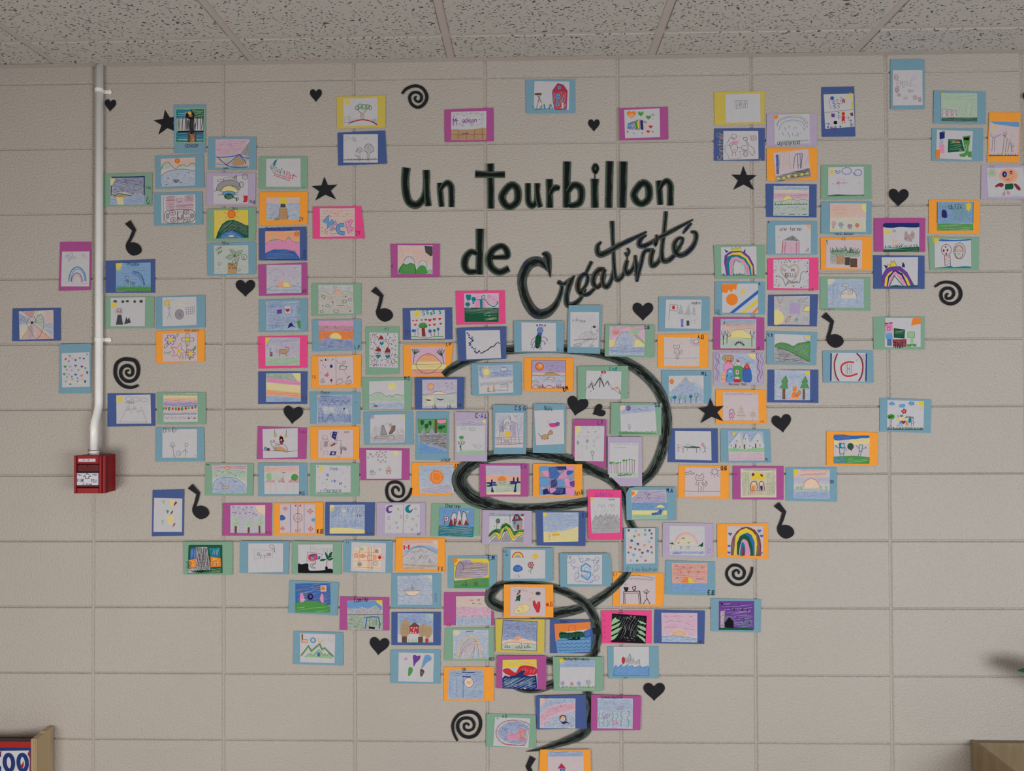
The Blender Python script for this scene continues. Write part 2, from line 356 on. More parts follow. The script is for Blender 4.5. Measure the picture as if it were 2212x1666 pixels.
class Art:
    """collects coloured flat shapes given in photo-crop coordinates"""
    def __init__(s, crop, depth, origin):
        s.cx, s.cy, s.sc = CR[crop]; s.depth = depth; s.o = origin; s.v = []; s.f = []; s.c = []; s.lay = 0; s.clip = None
    def pt(s, p, extra=0.0):
        a, b = p
        if s.clip: a = min(max(a, s.clip[0]), s.clip[1]); b = min(max(b, s.clip[2]), s.clip[3])
        x, y = s.cx+a/s.sc, s.cy+b/s.sc
        return W(x, y, s.depth(x, y)+extra)-s.o
    def quadstrip(s, L, R, col):
        n = len(s.v); e = s.lay
        for a, b in zip(L, R): s.v += [s.pt(a, e), s.pt(b, e)]
        for i in range(len(L)-1):
            s.f.append([n+2*i, n+2*i+1, n+2*i+3, n+2*i+2]); s.c.append(col)
    def poly(s, p, col):
        n = len(s.v); s.v += [s.pt(a, s.lay) for a in p]; s.f.append(list(range(n, n+len(p)))); s.c.append(col)
    def line(s, p, w, col):
        if len(p) < 2: return
        L, R = ribbon(p, w)
        if L: s.quadstrip(L, R, col)
    def hatch(s, ang, sp, w, poly, col, rg):
        a = math.radians(ang); ux, uy = math.cos(a), -math.sin(a); nx, ny = -uy, ux
        q = [(x*ux+y*uy, x*nx+y*ny) for x, y in poly]
        t0 = min(y for _, y in q); t1 = max(y for _, y in q); t = t0+sp*0.4
        while t < t1:
            xs = []
            for i in range(len(q)):
                (xa, ya), (xb, yb) = q[i], q[(i+1) % len(q)]
                if (ya > t) != (yb > t): xs.append(xa+(t-ya)*(xb-xa)/(yb-ya))
            xs.sort()
            for k in range(0, len(xs)-1, 2):
                xa, xb = xs[k]+rg.uniform(0, sp*.8), xs[k+1]-rg.uniform(0, sp*.8)
                if xb-xa < 2: continue
                # long fields are scribbled as several shorter strokes
                seg = max(1, int((xb-xa)/rg.uniform(110, 200)))
                for m_ in range(seg):
                    a0 = xa+(xb-xa)*m_/seg-(rg.uniform(0, 10) if m_ else 0); a1 = xa+(xb-xa)*(m_+1)/seg
                    ta = t+rg.uniform(-.35, .35)*sp; tb = t+rg.uniform(-.35, .35)*sp; tm = (ta+tb)/2+rg.uniform(-.25, .25)*sp
                    pts = [(a0, ta), ((a0+a1)/2, tm), (a1, tb)]
                    wv = w*rg.uniform(.6, 1.2); k_ = rg.uniform(.88, 1.1)
                    c2 = (min(1, col[0]*k_), min(1, col[1]*k_), min(1, col[2]*k_), col[3])
                    s.line([(x*ux+y*nx, x*uy+y*ny) for x, y in pts], [wv*.6, wv, wv*.7], c2)
            t += sp*rg.uniform(.8, 1.2)
    def build(s, name, mat, parent, me_v=None):
        me = bpy.data.meshes.new(name); me.from_pydata([tuple(v) for v in s.v], [], s.f); me.update()
        at = me.color_attributes.new('Col', 'FLOAT_COLOR', 'CORNER'); buf = []
        for p, c in zip(me.polygons, s.c): buf += list(c)*p.loop_total
        at.data.foreach_set('color', buf); me.materials.append(mat)
        o = bpy.data.objects.new(name, me); C.objects.link(o)
        if parent: o.parent = parent
        return o

def draw(art, cmds, rg, select=None):
    for cmd in cmds.split(';'):
        if not cmd.strip(): continue
        tk = cmd.split(); h = tk[0]; op = h[0]; ck = h[1]; al = int(h[2])/10 if len(h) > 2 else 1.0
        a = tk[1:]; P = lambda s_: tuple(float(v) for v in s_.split(','))
        base = ALB[ck]
        # where does the mark sit?
        first = None
        if op == 'R': first = (float(a[0])+1, float(a[1])+1)
        else:
            for q in a:
                if ',' in q and q[0] in '-0123456789': first = P(q); break
        if select and not select(first, op): continue
        if op in 'dRfF': col = (*base, (al*.62 if al < .85 else .84) if al < 1 else 1.0)
        elif op == 'h': col = (*base, 0.66 if ck not in 'kw' else 0.9)
        else: col = (*base, 1.0)
        art.lay += 1.1e-5; art.clip = art.box if op in 'fFRh' and hasattr(art, 'box') else None
        if op in 'fF':
            p = [P(q) for q in a]; art.poly(catmull(p, True, 4)[:-1] if op == 'F' else p, col)
        elif op == 'R':
            x0, y0, x1, y1 = map(float, a); j = lambda: rg.uniform(-1.5, 1.5)
            art.poly([(x0+j(), y0+j()), (x1+j(), y0+j()), (x1+j(), y1+j()), (x0+j(), y1+j())], col)
        elif op == 'h': art.hatch(float(a[0]), float(a[1]), float(a[2]), [P(q) for q in a[3:]], col, rg)
        elif op in 'lcC':
            w = float(a[0]); p = [P(q) for q in a[1:]]
            if w <= 0 or len(p) < 2: continue
            if op != 'l': p = catmull(p, op == 'C', 5)
            art.line(p, w, col)
        elif op in 'do':
            i = 0
            if op == 'o': w = float(a[0]); i = 1
            lst = a[i:]; k = 0
            while k < len(lst):
                c_ = P(lst[k]); r_ = P(lst[k+1]) if k+1 < len(lst) else (9,); k += 2; rx = r_[0]; ry = r_[-1]
                if op == 'd': art.poly(ell(c_[0], c_[1], rx, ry), col)
                else: q = ell(c_[0], c_[1], rx, ry); art.line(q+[q[0], q[1]], w, col)
        elif op == 't':
            size, w = float(a[0]), float(a[1]); x, y = P(a[2]); ang = math.radians(float(a[3])); txt = a[4]
            u = size/6; xx = 0
            for ch in txt:
                for st in FONT.get(ch, []):
                    pts = []
                    for k in range(0, len(st)-1, 2):
                        gx, gy = xx+int(st[k])*u*.66, (int(st[k+1])-3.3)*u
                        pts.append((x+gx*math.cos(ang)-gy*math.sin(ang), y+gx*math.sin(ang)+gy*math.cos(ang)))
                    if len(pts) > 3: pts = catmull(pts, False, 3)
                    art.line(pts, w, col)
                xx += u*3.7 if ch not in "il.'1" else u*2.3
        elif op == 'v':
            w, sz = float(a[0]), float(a[1])
            for q in a[2:]:
                x, y = P(q); art.line(catmull([(x-sz*.7, y-sz*.35), (x-sz*.25, y-sz*.3), (x, y+sz*.25), (x+sz*.3, y-sz*.3), (x+sz*.75, y-sz*.4)], False, 3), w, col)
        elif op == 'k':
            for q in a[1:]:
                if float(a[0]) > 0: art.poly(heartpts(*P(q), float(a[0])), col)
        elif op == 'K':
            for q in a[2:]: p = heartpts(*P(q), float(a[1])); art.line(p+[p[0]], float(a[0]), col)
        elif op == 'S':
            for q in a[1:]: art.poly(starpts(*P(q), float(a[0]), rg.uniform(-.2, .2)), col)
        elif op == 's':
            for q in a[2:]: p = starpts(*P(q), float(a[1]), rg.uniform(-.2, .2)); art.line(p+[p[0]], float(a[0]), col)
        elif op == 'u':
            x, y = P(a[0]); r, R_, n, w = float(a[1]), float(a[2]), int(a[3]), float(a[4])
            if r < R_*.75: art.poly(ell(x, y, r, r), col)
            for i in range(n):
                t = 2*math.pi*(i+rg.uniform(-.2, .2))/n; k = rg.uniform(.85, 1.1)
                art.line([(x+r*1.05*math.cos(t), y+r*1.05*math.sin(t)), (x+R_*k*math.cos(t), y+R_*k*math.sin(t))], w, col)
        elif op == 'g':
            w = float(a[0]); (x0, y0), (x1, y1) = P(a[1]), P(a[2]); hh, n = float(a[3]), int(a[4])
            for i in range(n):
                t = (i+rg.random()*.8)/n; x = x0+(x1-x0)*t; y = y0+(y1-y0)*t
                art.line([(x, y), (x+rg.uniform(-.35, .35)*hh, y-hh*rg.uniform(.5, 1))], w, col)
            art.line([(x0, y0), (x1, y1)], w, col)
        elif op == 'z':
            w = float(a[0]); (x0, y0), (x1, y1) = P(a[1]), P(a[2]); am, n = float(a[3]), int(a[4]); p = []
            for i in range(2*n+1):
                t = i/(2*n); p.append((x0+(x1-x0)*t+rg.uniform(-1, 1), y0+(y1-y0)*t+(am if i % 2 else -am)*rg.uniform(.7, 1.1)*.8))
            art.line(p, w, col)
        elif op == 'n':
            w, ln = float(a[0]), float(a[1]); (x0, y0), (x1, y1) = P(a[2]), P(a[3])
            for i in range(int(a[4])):
                x, y, t = rg.uniform(x0, x1), rg.uniform(y0, y1), rg.uniform(0, math.pi)
                art.line([(x, y), (x+ln*math.cos(t), y-ln*math.sin(t))], w, col)
        elif op == 'm':
            w = float(a[0]); x, y = P(a[1]); rx, ry = P(a[2]); p = []
            n = 9
            for i in range(n*4+1):
                t = 2*math.pi*i/(n*4); k = 1-.16*abs(math.cos(i*math.pi/4)); p.append((x+rx*k*math.cos(t), y+ry*k*math.sin(t)))
            art.line(p, w, col)
        elif op == 'a':
            w = float(a[0]); x, y = P(a[1]); rx, ry = P(a[2])
            art.line([(x-rx*math.cos(math.pi*i/16), y-ry*math.sin(math.pi*i/16)) for i in range(17)], w, col)
        elif op == 'w':
            w = float(a[0]); x, y = P(a[1]); r, n = float(a[2]), int(a[3])
            for i in range(n):
                t = 2*math.pi*i/n; px, py = x+r*.62*math.cos(t), y+r*.62*math.sin(t)
                p = [(px+r*.42*math.cos(q)*math.cos(t)-r*.3*math.sin(q)*math.sin(t), py+r*.42*math.cos(q)*math.sin(t)+r*.3*math.sin(q)*math.cos(t)) for q in [2*math.pi*j/10 for j in range(11)]]
                art.line(p, w, col)

HI = ('curving chain', 'tall purple and green insect', 'crouching pencil', 'palm tree and blue arched', 'big yellow sun in blue', 'three pencil peaks',
  'blue sky strip, tiny figure', 'green plant figure', 'purple castle', 'pink lion', 'faint bubbles', 'row of thin palms', 'half sunset sun', 'blue, pink and violet mosaic',
  'red-roofed house on rolling', 'yellow beach, stick', 'grey pencil mountain range', 'beach lounger', 'rainbow-coloured outlined', 'rainbow, sun, rain cloud',
  'block letter S', 'doodled yellow face', 'orange dome sun', 'brush bands', 'sky band and four', 'girl below a red', 'three purple fish', 'orange sun, low island', 'red-roofed blue tower')
PINKISH = {'o': (196,180,184)}
def make_card(line, idx):
    crop, ck, cc, ss, label, cmds = line.split('|')
    rg = random.Random(idx*17+5)
    cx, cy, sc = CR[crop]
    P = lambda t: [tuple(float(v) for v in q.split(',')) for q in t.split()]
    cor, sh = P(cc), P(ss)
    hi = any(h in label for h in HI)
    off = (0.0062 if hi else 0.0022)+rg.uniform(0, .0004)
    bul = rg.uniform(.0003, .0009)
    px = [cx+x/sc for x, y in cor]; py = [cy+y/sc for x, y in cor]
    mx, my = (min(px)+max(px))/2, (min(py)+max(py))/2; hw, hh = (max(px)-min(px))/2, (max(py)-min(py))/2
    tx, ty = rg.uniform(-.0005, .0005), rg.uniform(-.0004, .0004)
    def cdepth(x, y):
        u, v = (x-mx)/hw, (y-my)/hh
        return off+bul*max(0, (1-u*u))*max(0, (1-.5*v*v))+tx*u+ty*v
    def sdepth(x, y):
        u, v = (x-mx)/hw, (y-my)/hh
        return off+bul+.0004+tx*u+ty*v
    org = W(mx, my, off); org = Vector(org)
    # backing card: subdivided so it can bow a little, with a turned thin edge
    art = Art(crop, cdepth, org); n, mrow = 10, 8
    col = (*alb(CARDC[ck]), 1.0)
    if len(cor) > 4:
        art.poly(cor, col); edge = cor
    else:
        (ax, ay), (bx, by), (ex, ey), (gx, gy) = cor
        wob = [rg.uniform(-1.2, 1.2) for _ in range(8)]
        def g(u, v):
            x = (ax*(1-u)+bx*u)*(1-v)+(gx*(1-u)+ex*u)*v; y = (ay*(1-u)+by*u)*(1-v)+(gy*(1-u)+ey*u)*v
            return (x+4*v*(1-v)*(wob[0]*(1-u)+wob[1]*u), y+4*u*(1-u)*(wob[2]*(1-v)+wob[3]*v))
        for j in range(mrow+1):
            for i in range(n+1): art.v.append(art.pt(g(i/n, j/mrow)))
        for j in range(mrow):
            for i in range(n):
                q = j*(n+1)+i; art.f.append([q, q+1, q+n+2, q+n+1]); art.c.append(col)
        edge = [g(i/n, 0) for i in range(n)]+[g(1, j/mrow) for j in range(mrow)]+[g(1-i/n, 1) for i in range(n)]+[g(0, 1-j/mrow) for j in range(mrow)]
    b0 = len(art.v)
    for q in edge: art.v += [art.pt(q), art.pt(q, -.0004)]
    for i in range(len(edge)):
        j = (i+1) % len(edge); art.f.append([b0+2*i, b0+2*j, b0+2*j+1, b0+2*i+1]); art.c.append(col)
    xs = [p[0] for p in sh]; ys = [p[1] for p in sh]
    def on_sheet(p, op):
        if p is None: return True
        return min(xs)-14 < p[0] < max(xs)+14 and min(ys)-14 < p[1] < max(ys)+14
    art.lay = 6e-5
    draw(art, cmds, random.Random(idx), lambda p, op: not on_sheet(p, op))
    card = art.build('artwork_card', M_CARD, None); card.location = org
    tag(card, label, 'card', "children's drawings mounted on coloured cards")
    s = Art(crop, sdepth, org)
    pc = (*alb(PINKISH.get(ck, COLS['w']), .87), 1.0)
    s.poly(sh, pc); b0 = len(s.v)
    for q in sh: s.v += [s.pt(q), s.pt(q, -.00035)]
    for i in range(len(sh)):
        j = (i+1) % len(sh); s.f.append([b0+2*i, b0+2*j, b0+2*j+1, b0+2*i+1]); s.c.append(pc)
    s.box = (min(xs), max(xs), min(ys), max(ys))
    draw(s, cmds, rg, on_sheet)
    s.build('drawing_sheet', M_SHEET, card)
    return card
CARDS = """
F|m|597,383 907,381 901,860 583,869|617,478 892,476 889,824 607,824|tall magenta card with blurry rainbow and two hearts, left of pipe|hv 60 9 3 635,520 690,495 720,530 680,580;Kg 3 32 735,540;cv 3 700,500 720,490 715,530 680,575;Kp 3 34 850,535;Kv 2 26 830,515;hc 20 8 3 640,530 690,490 700,520;at 9 770,770 85,140;ac 9 775,770 70,120;hc 40 12 4 680,720 720,640 790,620 850,680 860,760 830,760 810,690 760,660 720,700 700,770;av 7 765,780 55,90;aV 6 765,780 45,72;aO 4 770,785 35,60;cP 2 650,790 700,770 730,800;cP 2 810,790 850,800 870,780
F|B|125,1045 605,1038 604,1364 121,1369|187,1072 532,1060 534,1345 195,1354|blue card with wheel of coloured rays around a heart, far left|fY6 195,1250 317,1185 250,1354 195,1354;fp6 317,1185 430,1250 370,1310 340,1280;fo5 317,1185 534,1345 370,1345;fh6 317,1185 430,1120 435,1200 420,1240;fr5 210,1072 350,1066 317,1140;fY6 350,1066 440,1063 380,1120 340,1160;fb5 190,1090 270,1140 290,1180 190,1200;hb 75 7 2 187,1075 270,1140 290,1180 190,1200;hr 80 7 3 215,1072 355,1066 317,1150;ho 20 7 3 440,1063 530,1062 533,1175 430,1180;hb -8 8 3 435,1180 534,1180 534,1340 420,1240;hr 60 7 3 317,1185 345,1350 210,1354;ho 40 9 2 317,1185 534,1345 370,1345;hb 60 6 3 300,1215 325,1210 345,1290 300,1260;hp 70 7 2 270,1130 330,1130 317,1185 262,1190;hg 5 8 2 340,1170 430,1120 430,1230 340,1190;hb 50 6 3 370,1105 410,1098 400,1130 370,1150;lK 2 195,1200 317,1185;lK 2 317,1185 430,1180;lK 2 317,1185 500,1345;lK 2 317,1185 215,1350;lK 2 317,1185 260,1110;lK 2 317,1185 380,1060;cK 3 317,1185 360,1170 340,1130 300,1130 265,1190 300,1260 370,1345 430,1240 432,1150 400,1100 360,1140 350,1180;dk 318,1185 12
O|b|592,202 913,195 905,690 585,690|613,292 890,280 896,625 618,632|tall light blue card full of small coloured hearts, beside the pipe|kr 24 653,350;kp 24 718,345;kt 22 795,340;kb 24 835,345;kY 20 860,375;kg 32 648,425;kV 28 698,425;kb 28 752,415;kv 28 815,425;kg 22 850,440;kg 30 640,500;kp 24 685,505;kb 28 752,505;ko 30 812,515;kO 26 825,555;kY 26 690,572;kY 22 740,585;kY 20 800,590;ot 4 693,320 6,10;ot 4 685,370 6,10;dt 752,360 9,12;ot 3 867,303 7,8;ot 3 715,462 6;dt 868,483 10,16;ot 3 655,573 8;dt 848,573 11,14;dt 700,600 10,8;ot 3 720,550 8,6;dt 772,540 8,5;dt 715,525 6,10;ot 3 665,530 6,8;dt 665,455 6,8;ot 3 780,458 5,8;dt 772,570 8,5
c|g|400,235 1980,190 1960,1245 400,1270|640,330 1735,315 1735,1205 630,1220|green card with dark blue sky over a small island, touching the pipe|fB6 660,350 1735,315 1735,900 1300,930 1100,820 900,820 800,930 640,900;fY 650,380 800,380 700,590 650,600;fc8 635,960 1735,900 1735,1205 630,1220;fY9 830,980 1040,980 1060,1210 870,1215;fN 700,940 870,890 1100,890 1300,930 1000,980 720,970;hb -10 32 12 800,400 1720,330 1710,860 1330,900 1100,800 700,880 690,640;hB -12 70 26 900,420 1700,380 1690,640 900,600;hB -12 90 24 760,720 1640,680 1560,800 760,860;lB 34 670,340 1250,335 1735,320;lB 30 1718,320 1718,920;lB 24 670,620 665,880;cw 20 900,830 1100,830 1280,910;cG 22 650,930 700,900 780,925 870,870 1000,875 1150,895 1300,935;hb -6 40 8 1080,1010 1700,960 1700,1180 1090,1190;tG 90 12 1765,660 0 +oq;cG 12 1790,1120 1820,970 1850,1000 1790,1080 1820,1140 1850,1180;tG 60 12 1870,1090 0 t;tG 60 12 1820,1170 0 oo
F|B|1052,570 1543,553 1543,888 1052,890|1152,596 1497,588 1502,870 1160,876|blue card with stick figure, dog and blue arc over grass|Rc9 1154 592 1500 870;Rg 1160 835 1502 874;hc 5 12 6 1160,620 1490,600 1495,830 1165,840;hb 0 30 5 1170,640 1480,620 1480,760 1170,800;fy 1152,596 1220,592 1200,640 1160,660;hy 30 8 5 1155,600 1230,595 1200,660 1160,680;hG 3 11 4 1165,845 1500,838 1500,870 1165,872;gg 4 1165,838 1500,835 34 30;tG 34 4 1265,605 0 Phoebe;cb 7 1315,680 1370,695 1420,750 1440,812;cB 5 1325,672 1400,700 1440,800;cB 4 1312,690 1380,730 1435,812;oK 3 1265,737 16,19;lK 4 1268,756 1260,785 1282,790 1268,756;lK 4 1238,762 1265,772;lK 4 1268,760 1308,785;lK 3 1275,790 1275,808;lK 3 1295,790 1298,812;oK 3 1325,790 10,12;lK 3 1310,785 1320,812;lK 3 1325,800 1355,788;lK 3 1330,800 1335,815
J|g|77,232 567,234 565,545 80,552|134,247 478,240 474,530 134,530|green card with erupting black volcano and five dark clouds|dK 178,283 20,13 255,285 16,13 300,281 16,12 373,284 13,14 437,282 18,15;uy 165,320 20 34 16 5;nn 6 3 175,345 255,405 60;nR 5 4 190,360 240,400 30;fK 203,415 240,415 257,515 186,515;fK 268,510 290,435 302,465 318,440 335,495;hk 80 9 3 205,418 238,418 255,512 190,512
J|b|582,236 1073,220 1076,540 583,555|648,242 988,236 990,517 650,530|light blue card with dark ball, net and stick figure under a sun|dy 695,298 22;oK 2 695,298 23;lK 2 660,272 676,285;lK 2 690,248 692,272;lK 2 712,278 745,262;lK 2 715,310 732,325;lK 2 665,312 675,305;lK 2 675,320 665,340;dY8 825,308 28,16;dE 818,412 43,50;oK 3 818,412 43,50;hK 70 8 4 790,380 845,375 858,430 820,460 785,440;hk 30 12 3 800,380 840,400 835,440 800,430;oK 2 715,335 9;lK 2 697,345 712,355 735,345;lK 2 714,345 717,400 697,455;lK 2 717,400 740,462;lK 2 882,342 965,335 970,400 888,412 882,342;lK 2 885,365 968,358;lK 2 887,388 970,380;lK 2 903,340 908,410;lK 2 925,338 930,408;lK 2 947,336 951,403
J|o|585,578 1070,566 1070,884 588,898|648,602 995,590 998,875 655,880|orange card with four outlined flowers, one orange and pointed|wv 5 730,663 52 6;dy 730,662 22;cG 4 765,645 790,615 810,605 795,635 768,650;cG 4 710,690 675,715 672,748 700,725 712,692;wG 4 900,662 62 4;dy 897,662 19;og 4 897,662 21;lG 4 897,690 885,790 878,858;cg 4 745,785 720,785 700,805 720,808 720,790 690,795 668,785 680,812;fw 735,735 790,745 830,695 835,755 885,790 835,800 825,850 795,815 740,830 770,790;lr 5 735,735 775,745 795,750 832,697 838,758 885,790 835,800 825,850 798,815 740,830 773,790 735,735;dy 810,778 20;lo 4 790,745 810,778 835,755;lo 4 790,815 810,778 835,800;wR 5 930,803 45 6;dy 930,802 20;cg 4 952,775 960,745 978,725 980,750 955,778;fg 955,775 965,745 978,728 978,752;dg 922,853 8,12;cg 4 860,810 845,830 860,840 840,860;tn 22 3 870,572 0 chan_audrey
J|B|102,1198 576,1200 576,1522 102,1530|190,1216 530,1210 538,1498 192,1500|blue card with pencil mountains, sun and three clouds|uy 228,1257 22 44 16 4;mK 2 315,1252 35,22;mK 2 387,1258 32,24;mK 2 465,1264 38,22;tK 26 3 285,1285 0 rays;tK 22 3 355,1290 0 b;lK 2 222,1485 312,1315 338,1395 370,1320 405,1392 437,1332 495,1485;lK 2 280,1368 330,1355;lK 2 348,1360 390,1348;lK 2 408,1380 448,1368;zK 2 225,1482 500,1485 3 12;hK 10 8 2 300,1340 325,1340 330,1368 285,1368;hK 10 8 2 350,1345 378,1340 388,1360 345,1362
J|g|592,1186 1080,1188 1082,1508 597,1508|657,1205 998,1194 1002,1480 660,1484|green card with rainbow stripes, red and green dots and zigzags|Rg7 660 1203 998 1222;RY9 660 1222 998 1250;RO8 660 1248 998 1272;Rp7 660 1270 998 1290;RV9 660 1288 998 1325;hg 5 9 4 662,1206 998,1198 998,1220 662,1224;hO 8 8 4 662,1235 996,1232 996,1275 662,1278;hR 6 16 3 662,1262 996,1262 996,1290 662,1290;hb 6 10 4 662,1288 996,1284 996,1306 662,1310;hv 6 9 4 662,1306 996,1300 996,1324 662,1328;lG 4 660,1335 830,1332 998,1322;dg 662,1350 8,12 716,1353 13,17 783,1353 11,15 844,1353 14,17 912,1345 9,12 978,1337 11,13;dr 686,1350 9,13 751,1352 10,12 812,1355 12,16 882,1348 13,14 947,1342 12,12;zO 3 662,1375 995,1375 13 24;zB 4 662,1405 990,1400 14 19;zK 2 662,1440 990,1440 20 12;kR 0 0,0;fR6 688,1450 693,1436 706,1448;fR6 732,1452 742,1436 750,1450;fR6 775,1452 785,1436 792,1450;fR6 815,1452 822,1436 830,1450;fR6 855,1450 862,1434 872,1448;fR 898,1452 912,1434 925,1450;fR 955,1452 968,1436 980,1450
O|b|1548,1028 2030,1030 2034,1368 1548,1370|1617,1050 1962,1046 1960,1332 1615,1332|light blue card with two stick figures and a ball below a pencil name|tK 40 4 1628,1062 -2 OliviEr;oK 3 1716,1197 15,17;lK 3 1690,1207 1720,1232 1750,1207;lK 3 1720,1214 1722,1240 1730,1300 1728,1332;lK 3 1730,1300 1750,1332;oK 3 1855,1204 16;lK 3 1847,1218 1843,1332;lK 3 1812,1282 1843,1250 1870,1288;ob 3 1776,1290 22,26;hb 60 8 3 1760,1272 1790,1270 1795,1310 1765,1310;cy 4 1750,1328 1800,1316 1860,1326;dK 1945,1312 4
A|b|1482,895 1756,890 1756,1304 1487,1308|1497,932 1742,926 1740,1220 1502,1220|tall light blue card with black fence and fiery post, beside the star|Rt 1497 930 1742 1220;hb 3 14 6 1505,940 1735,935 1735,1215 1505,1215;hw 5 26 5 1510,950 1620,945 1600,990 1510,990;fG 1620,930 1742,928 1740,1020 1650,1010;hg 8 10 6 1630,940 1735,935 1735,1010 1660,1000;Rw 1508 1010 1732 1125;fn 1588,965 1655,965 1668,1010 1590,1010;dk 1622,985 38,32;dy 1618,965 16,12;ho 50 9 6 1605,965 1640,960 1645,1000 1605,1000;hE 86 9 4 1512,1015 1600,1010 1600,1118 1512,1118;hk 88 19 7 1512,990 1732,985 1732,1120 1512,1125;Rk 1620 1005 1655 1180;hk 88 7 6 1590,1020 1665,1010 1665,1120 1590,1120;lk 14 1515,1125 1740,1122;hk 85 12 5 1610,1110 1735,1110 1725,1150 1610,1150;lw 6 1515,1190 1730,1195;Rn 1605 1145 1670 1218;ho 60 8 6 1622,1140 1660,1140 1662,1215 1622,1215;hP 70 14 5 1625,1180 1660,1180 1660,1215 1625,1215;lG 6 1603,1135 1605,1215;lG 6 1672,1135 1670,1215;lh 7 1500,930 1500,1218 1740,1218 1742,928 1500,930;tK 38 5 1580,1240 0 aoxoe
E|b|160,262 642,245 654,575 168,590|218,290 560,277 562,555 222,570|light blue card with outlined hills around a pale blue lake|fO6 218,290 560,277 560,350 480,345 400,370 360,395 320,345 270,330 230,370;fs5 222,400 300,400 430,385 562,410 400,398 280,420 222,460;fh8 228,395 245,340 290,322 320,350 322,375 270,390;fh8 385,378 430,348 470,368 430,378;fh8 490,368 530,335 562,345 562,375;fc5 222,462 290,415 400,398 500,400 562,415 562,553 222,568;hO 20 9 3 235,300 550,290 550,335 480,345 400,365 350,375 300,320;lK 4 220,400 240,350;cK 4 220,400 240,350 290,322 325,360 365,390 400,360 450,352 480,368 520,335 562,345;cK 4 222,462 290,415 400,395 480,397 562,415;do 382,312 20;oK 4 382,312 22;vK 4 13 388,445 495,430 290,487 418,530 275,550;oK 5 372,507 28,12;lK 5 345,510 400,510;lK 5 368,500 368,535;cK 4 350,518 375,525 395,515;lK 3 225,535 225,565
E|b|692,72 1168,72 1168,398 688,400|762,95 1103,95 1100,380 762,378|light blue card with pink sky over blue waves and a brown pyramid|fp6 762,95 1103,95 1040,190 990,260 760,275;hR 4 9 2 765,100 1095,100 1030,200 985,262 765,262;fE 1005,245 1100,115 1100,275;hE 70 14 4 1005,245 1097,115 1100,275;hn 70 8 3 1010,240 1060,165 1055,250;hK 75 7 3 1070,150 1100,130 1098,260 1065,255;fN6 765,275 1100,280 1100,378 765,378;fN 915,340 995,250 1055,320 1045,355 960,360;hn 55 8 2 925,340 995,255 1050,325 1035,350;cb 10 765,273 850,275 960,262 1000,248 1040,275 1100,285;cb 9 790,280 830,320 870,345 900,330 960,280 995,250;cb 10 860,345 910,370 1000,375 1090,372;cb 9 1000,255 1055,310 1060,340;hb 20 10 4 1010,255 1098,285 1098,310 1060,310;hb 10 11 4 870,345 960,350 1040,365 1095,365 1095,376 880,374;lb 4 765,345 830,350 870,350;hK 8 6 2 890,150 915,138 940,148 915,158;hK 10 6 2 765,200 790,190 830,200 790,212;hK 30 6 2 862,190 890,205 880,212;hK 5 6 2 945,203 965,192 990,200 965,212;hK 10 6 2 1005,125 1040,112 1045,132;tK 18 3 838,382 0 Jules
E|b|150,630 632,618 638,944 153,957|222,660 562,645 564,920 230,934|light blue card with hockey rink below red and white flag panel|Rw 222 655 562 930;Rp5 268 665 548 790;hR 1 9 6 268,668 360,662 360,712 268,716;hR 1 9 6 450,660 548,655 548,715 450,718;hR 1 10 5 266,725 360,722 360,790 266,795;hR 1 10 5 360,755 545,742 545,790 360,795;hR 2 13 3 360,725 545,722 545,795 360,795;hE 60 9 3 362,680 445,670 445,748 365,748;oK 2 400,700 26,18;cK 2 385,715 400,725 425,712;CK 5 252,860 270,815 330,800 480,798 540,810 560,850 545,905 480,925 320,932 265,910;lB 5 385,805 385,928;lB 5 445,802 445,926;oB 3 412,862 25,48;oR 5 335,828 32,24 342,898 30,24 475,822 26,22 482,895 28,22;lR 4 315,828 355,828;lR 4 335,812 335,845;lR 4 325,898 360,898;lR 4 342,882 342,915;lR 4 458,822 492,822;lR 4 475,806 475,838;lR 4 465,895 500,895;lR 4 482,880 482,912;cR 8 398,868 400,890 425,885 425,850;dE 285,862 14,28 528,858 18,24;oK 3 285,862 14,28 528,858 18,24;lK 2 245,665 245,930
E|l|675,428 1163,432 1160,755 672,755|737,463 1085,458 1088,735 742,740|lilac card with stacked turtle, dolphin and cat animals and red fox|CK 4 840,505 850,485 900,472 945,475 975,495 950,515 880,515;cK 4 845,500 805,495 780,510 800,518 845,512;fn7 935,470 975,460 975,495 945,500;lK 5 935,478 975,458 972,490;hn 80 11 3 850,490 940,478 945,510 850,512;fE 770,600 790,545 850,512 920,502 980,520 1010,555 1000,600 960,570 880,565 820,600 790,608;CK 4 770,600 790,545 850,512 920,502 980,520 1010,555 1000,600 960,565 880,565 820,600 790,608;oK 5 1020,548 22,28;hK 40 7 3 1005,535 1038,535 1035,565;lK 4 745,620 775,598;fY 815,612 850,570 900,558 950,575 985,610 970,625 830,618;CK 4 815,612 850,570 900,558 950,575 985,610 970,625 830,618;hK 60 6 3 955,570 1000,580 1000,610 975,600;dc 895,638 62,26;oK 4 895,638 64,27;cK 5 835,640 790,655;cK 5 950,640 985,650;dG 895,665 42,26;oK 5 895,665 44,28;hg 50 9 4 860,650 930,650 925,690 865,690;oG 5 980,690 12;lG 8 935,670 975,690 970,715;on 4 1056,470 25,27;hn 60 7 2 1040,460 1070,455 1075,485 1040,485;fr 1040,650 1050,660 1075,655 1085,665 1078,720 1035,725 1045,700;tK 30 4 1100,715 0 ILg
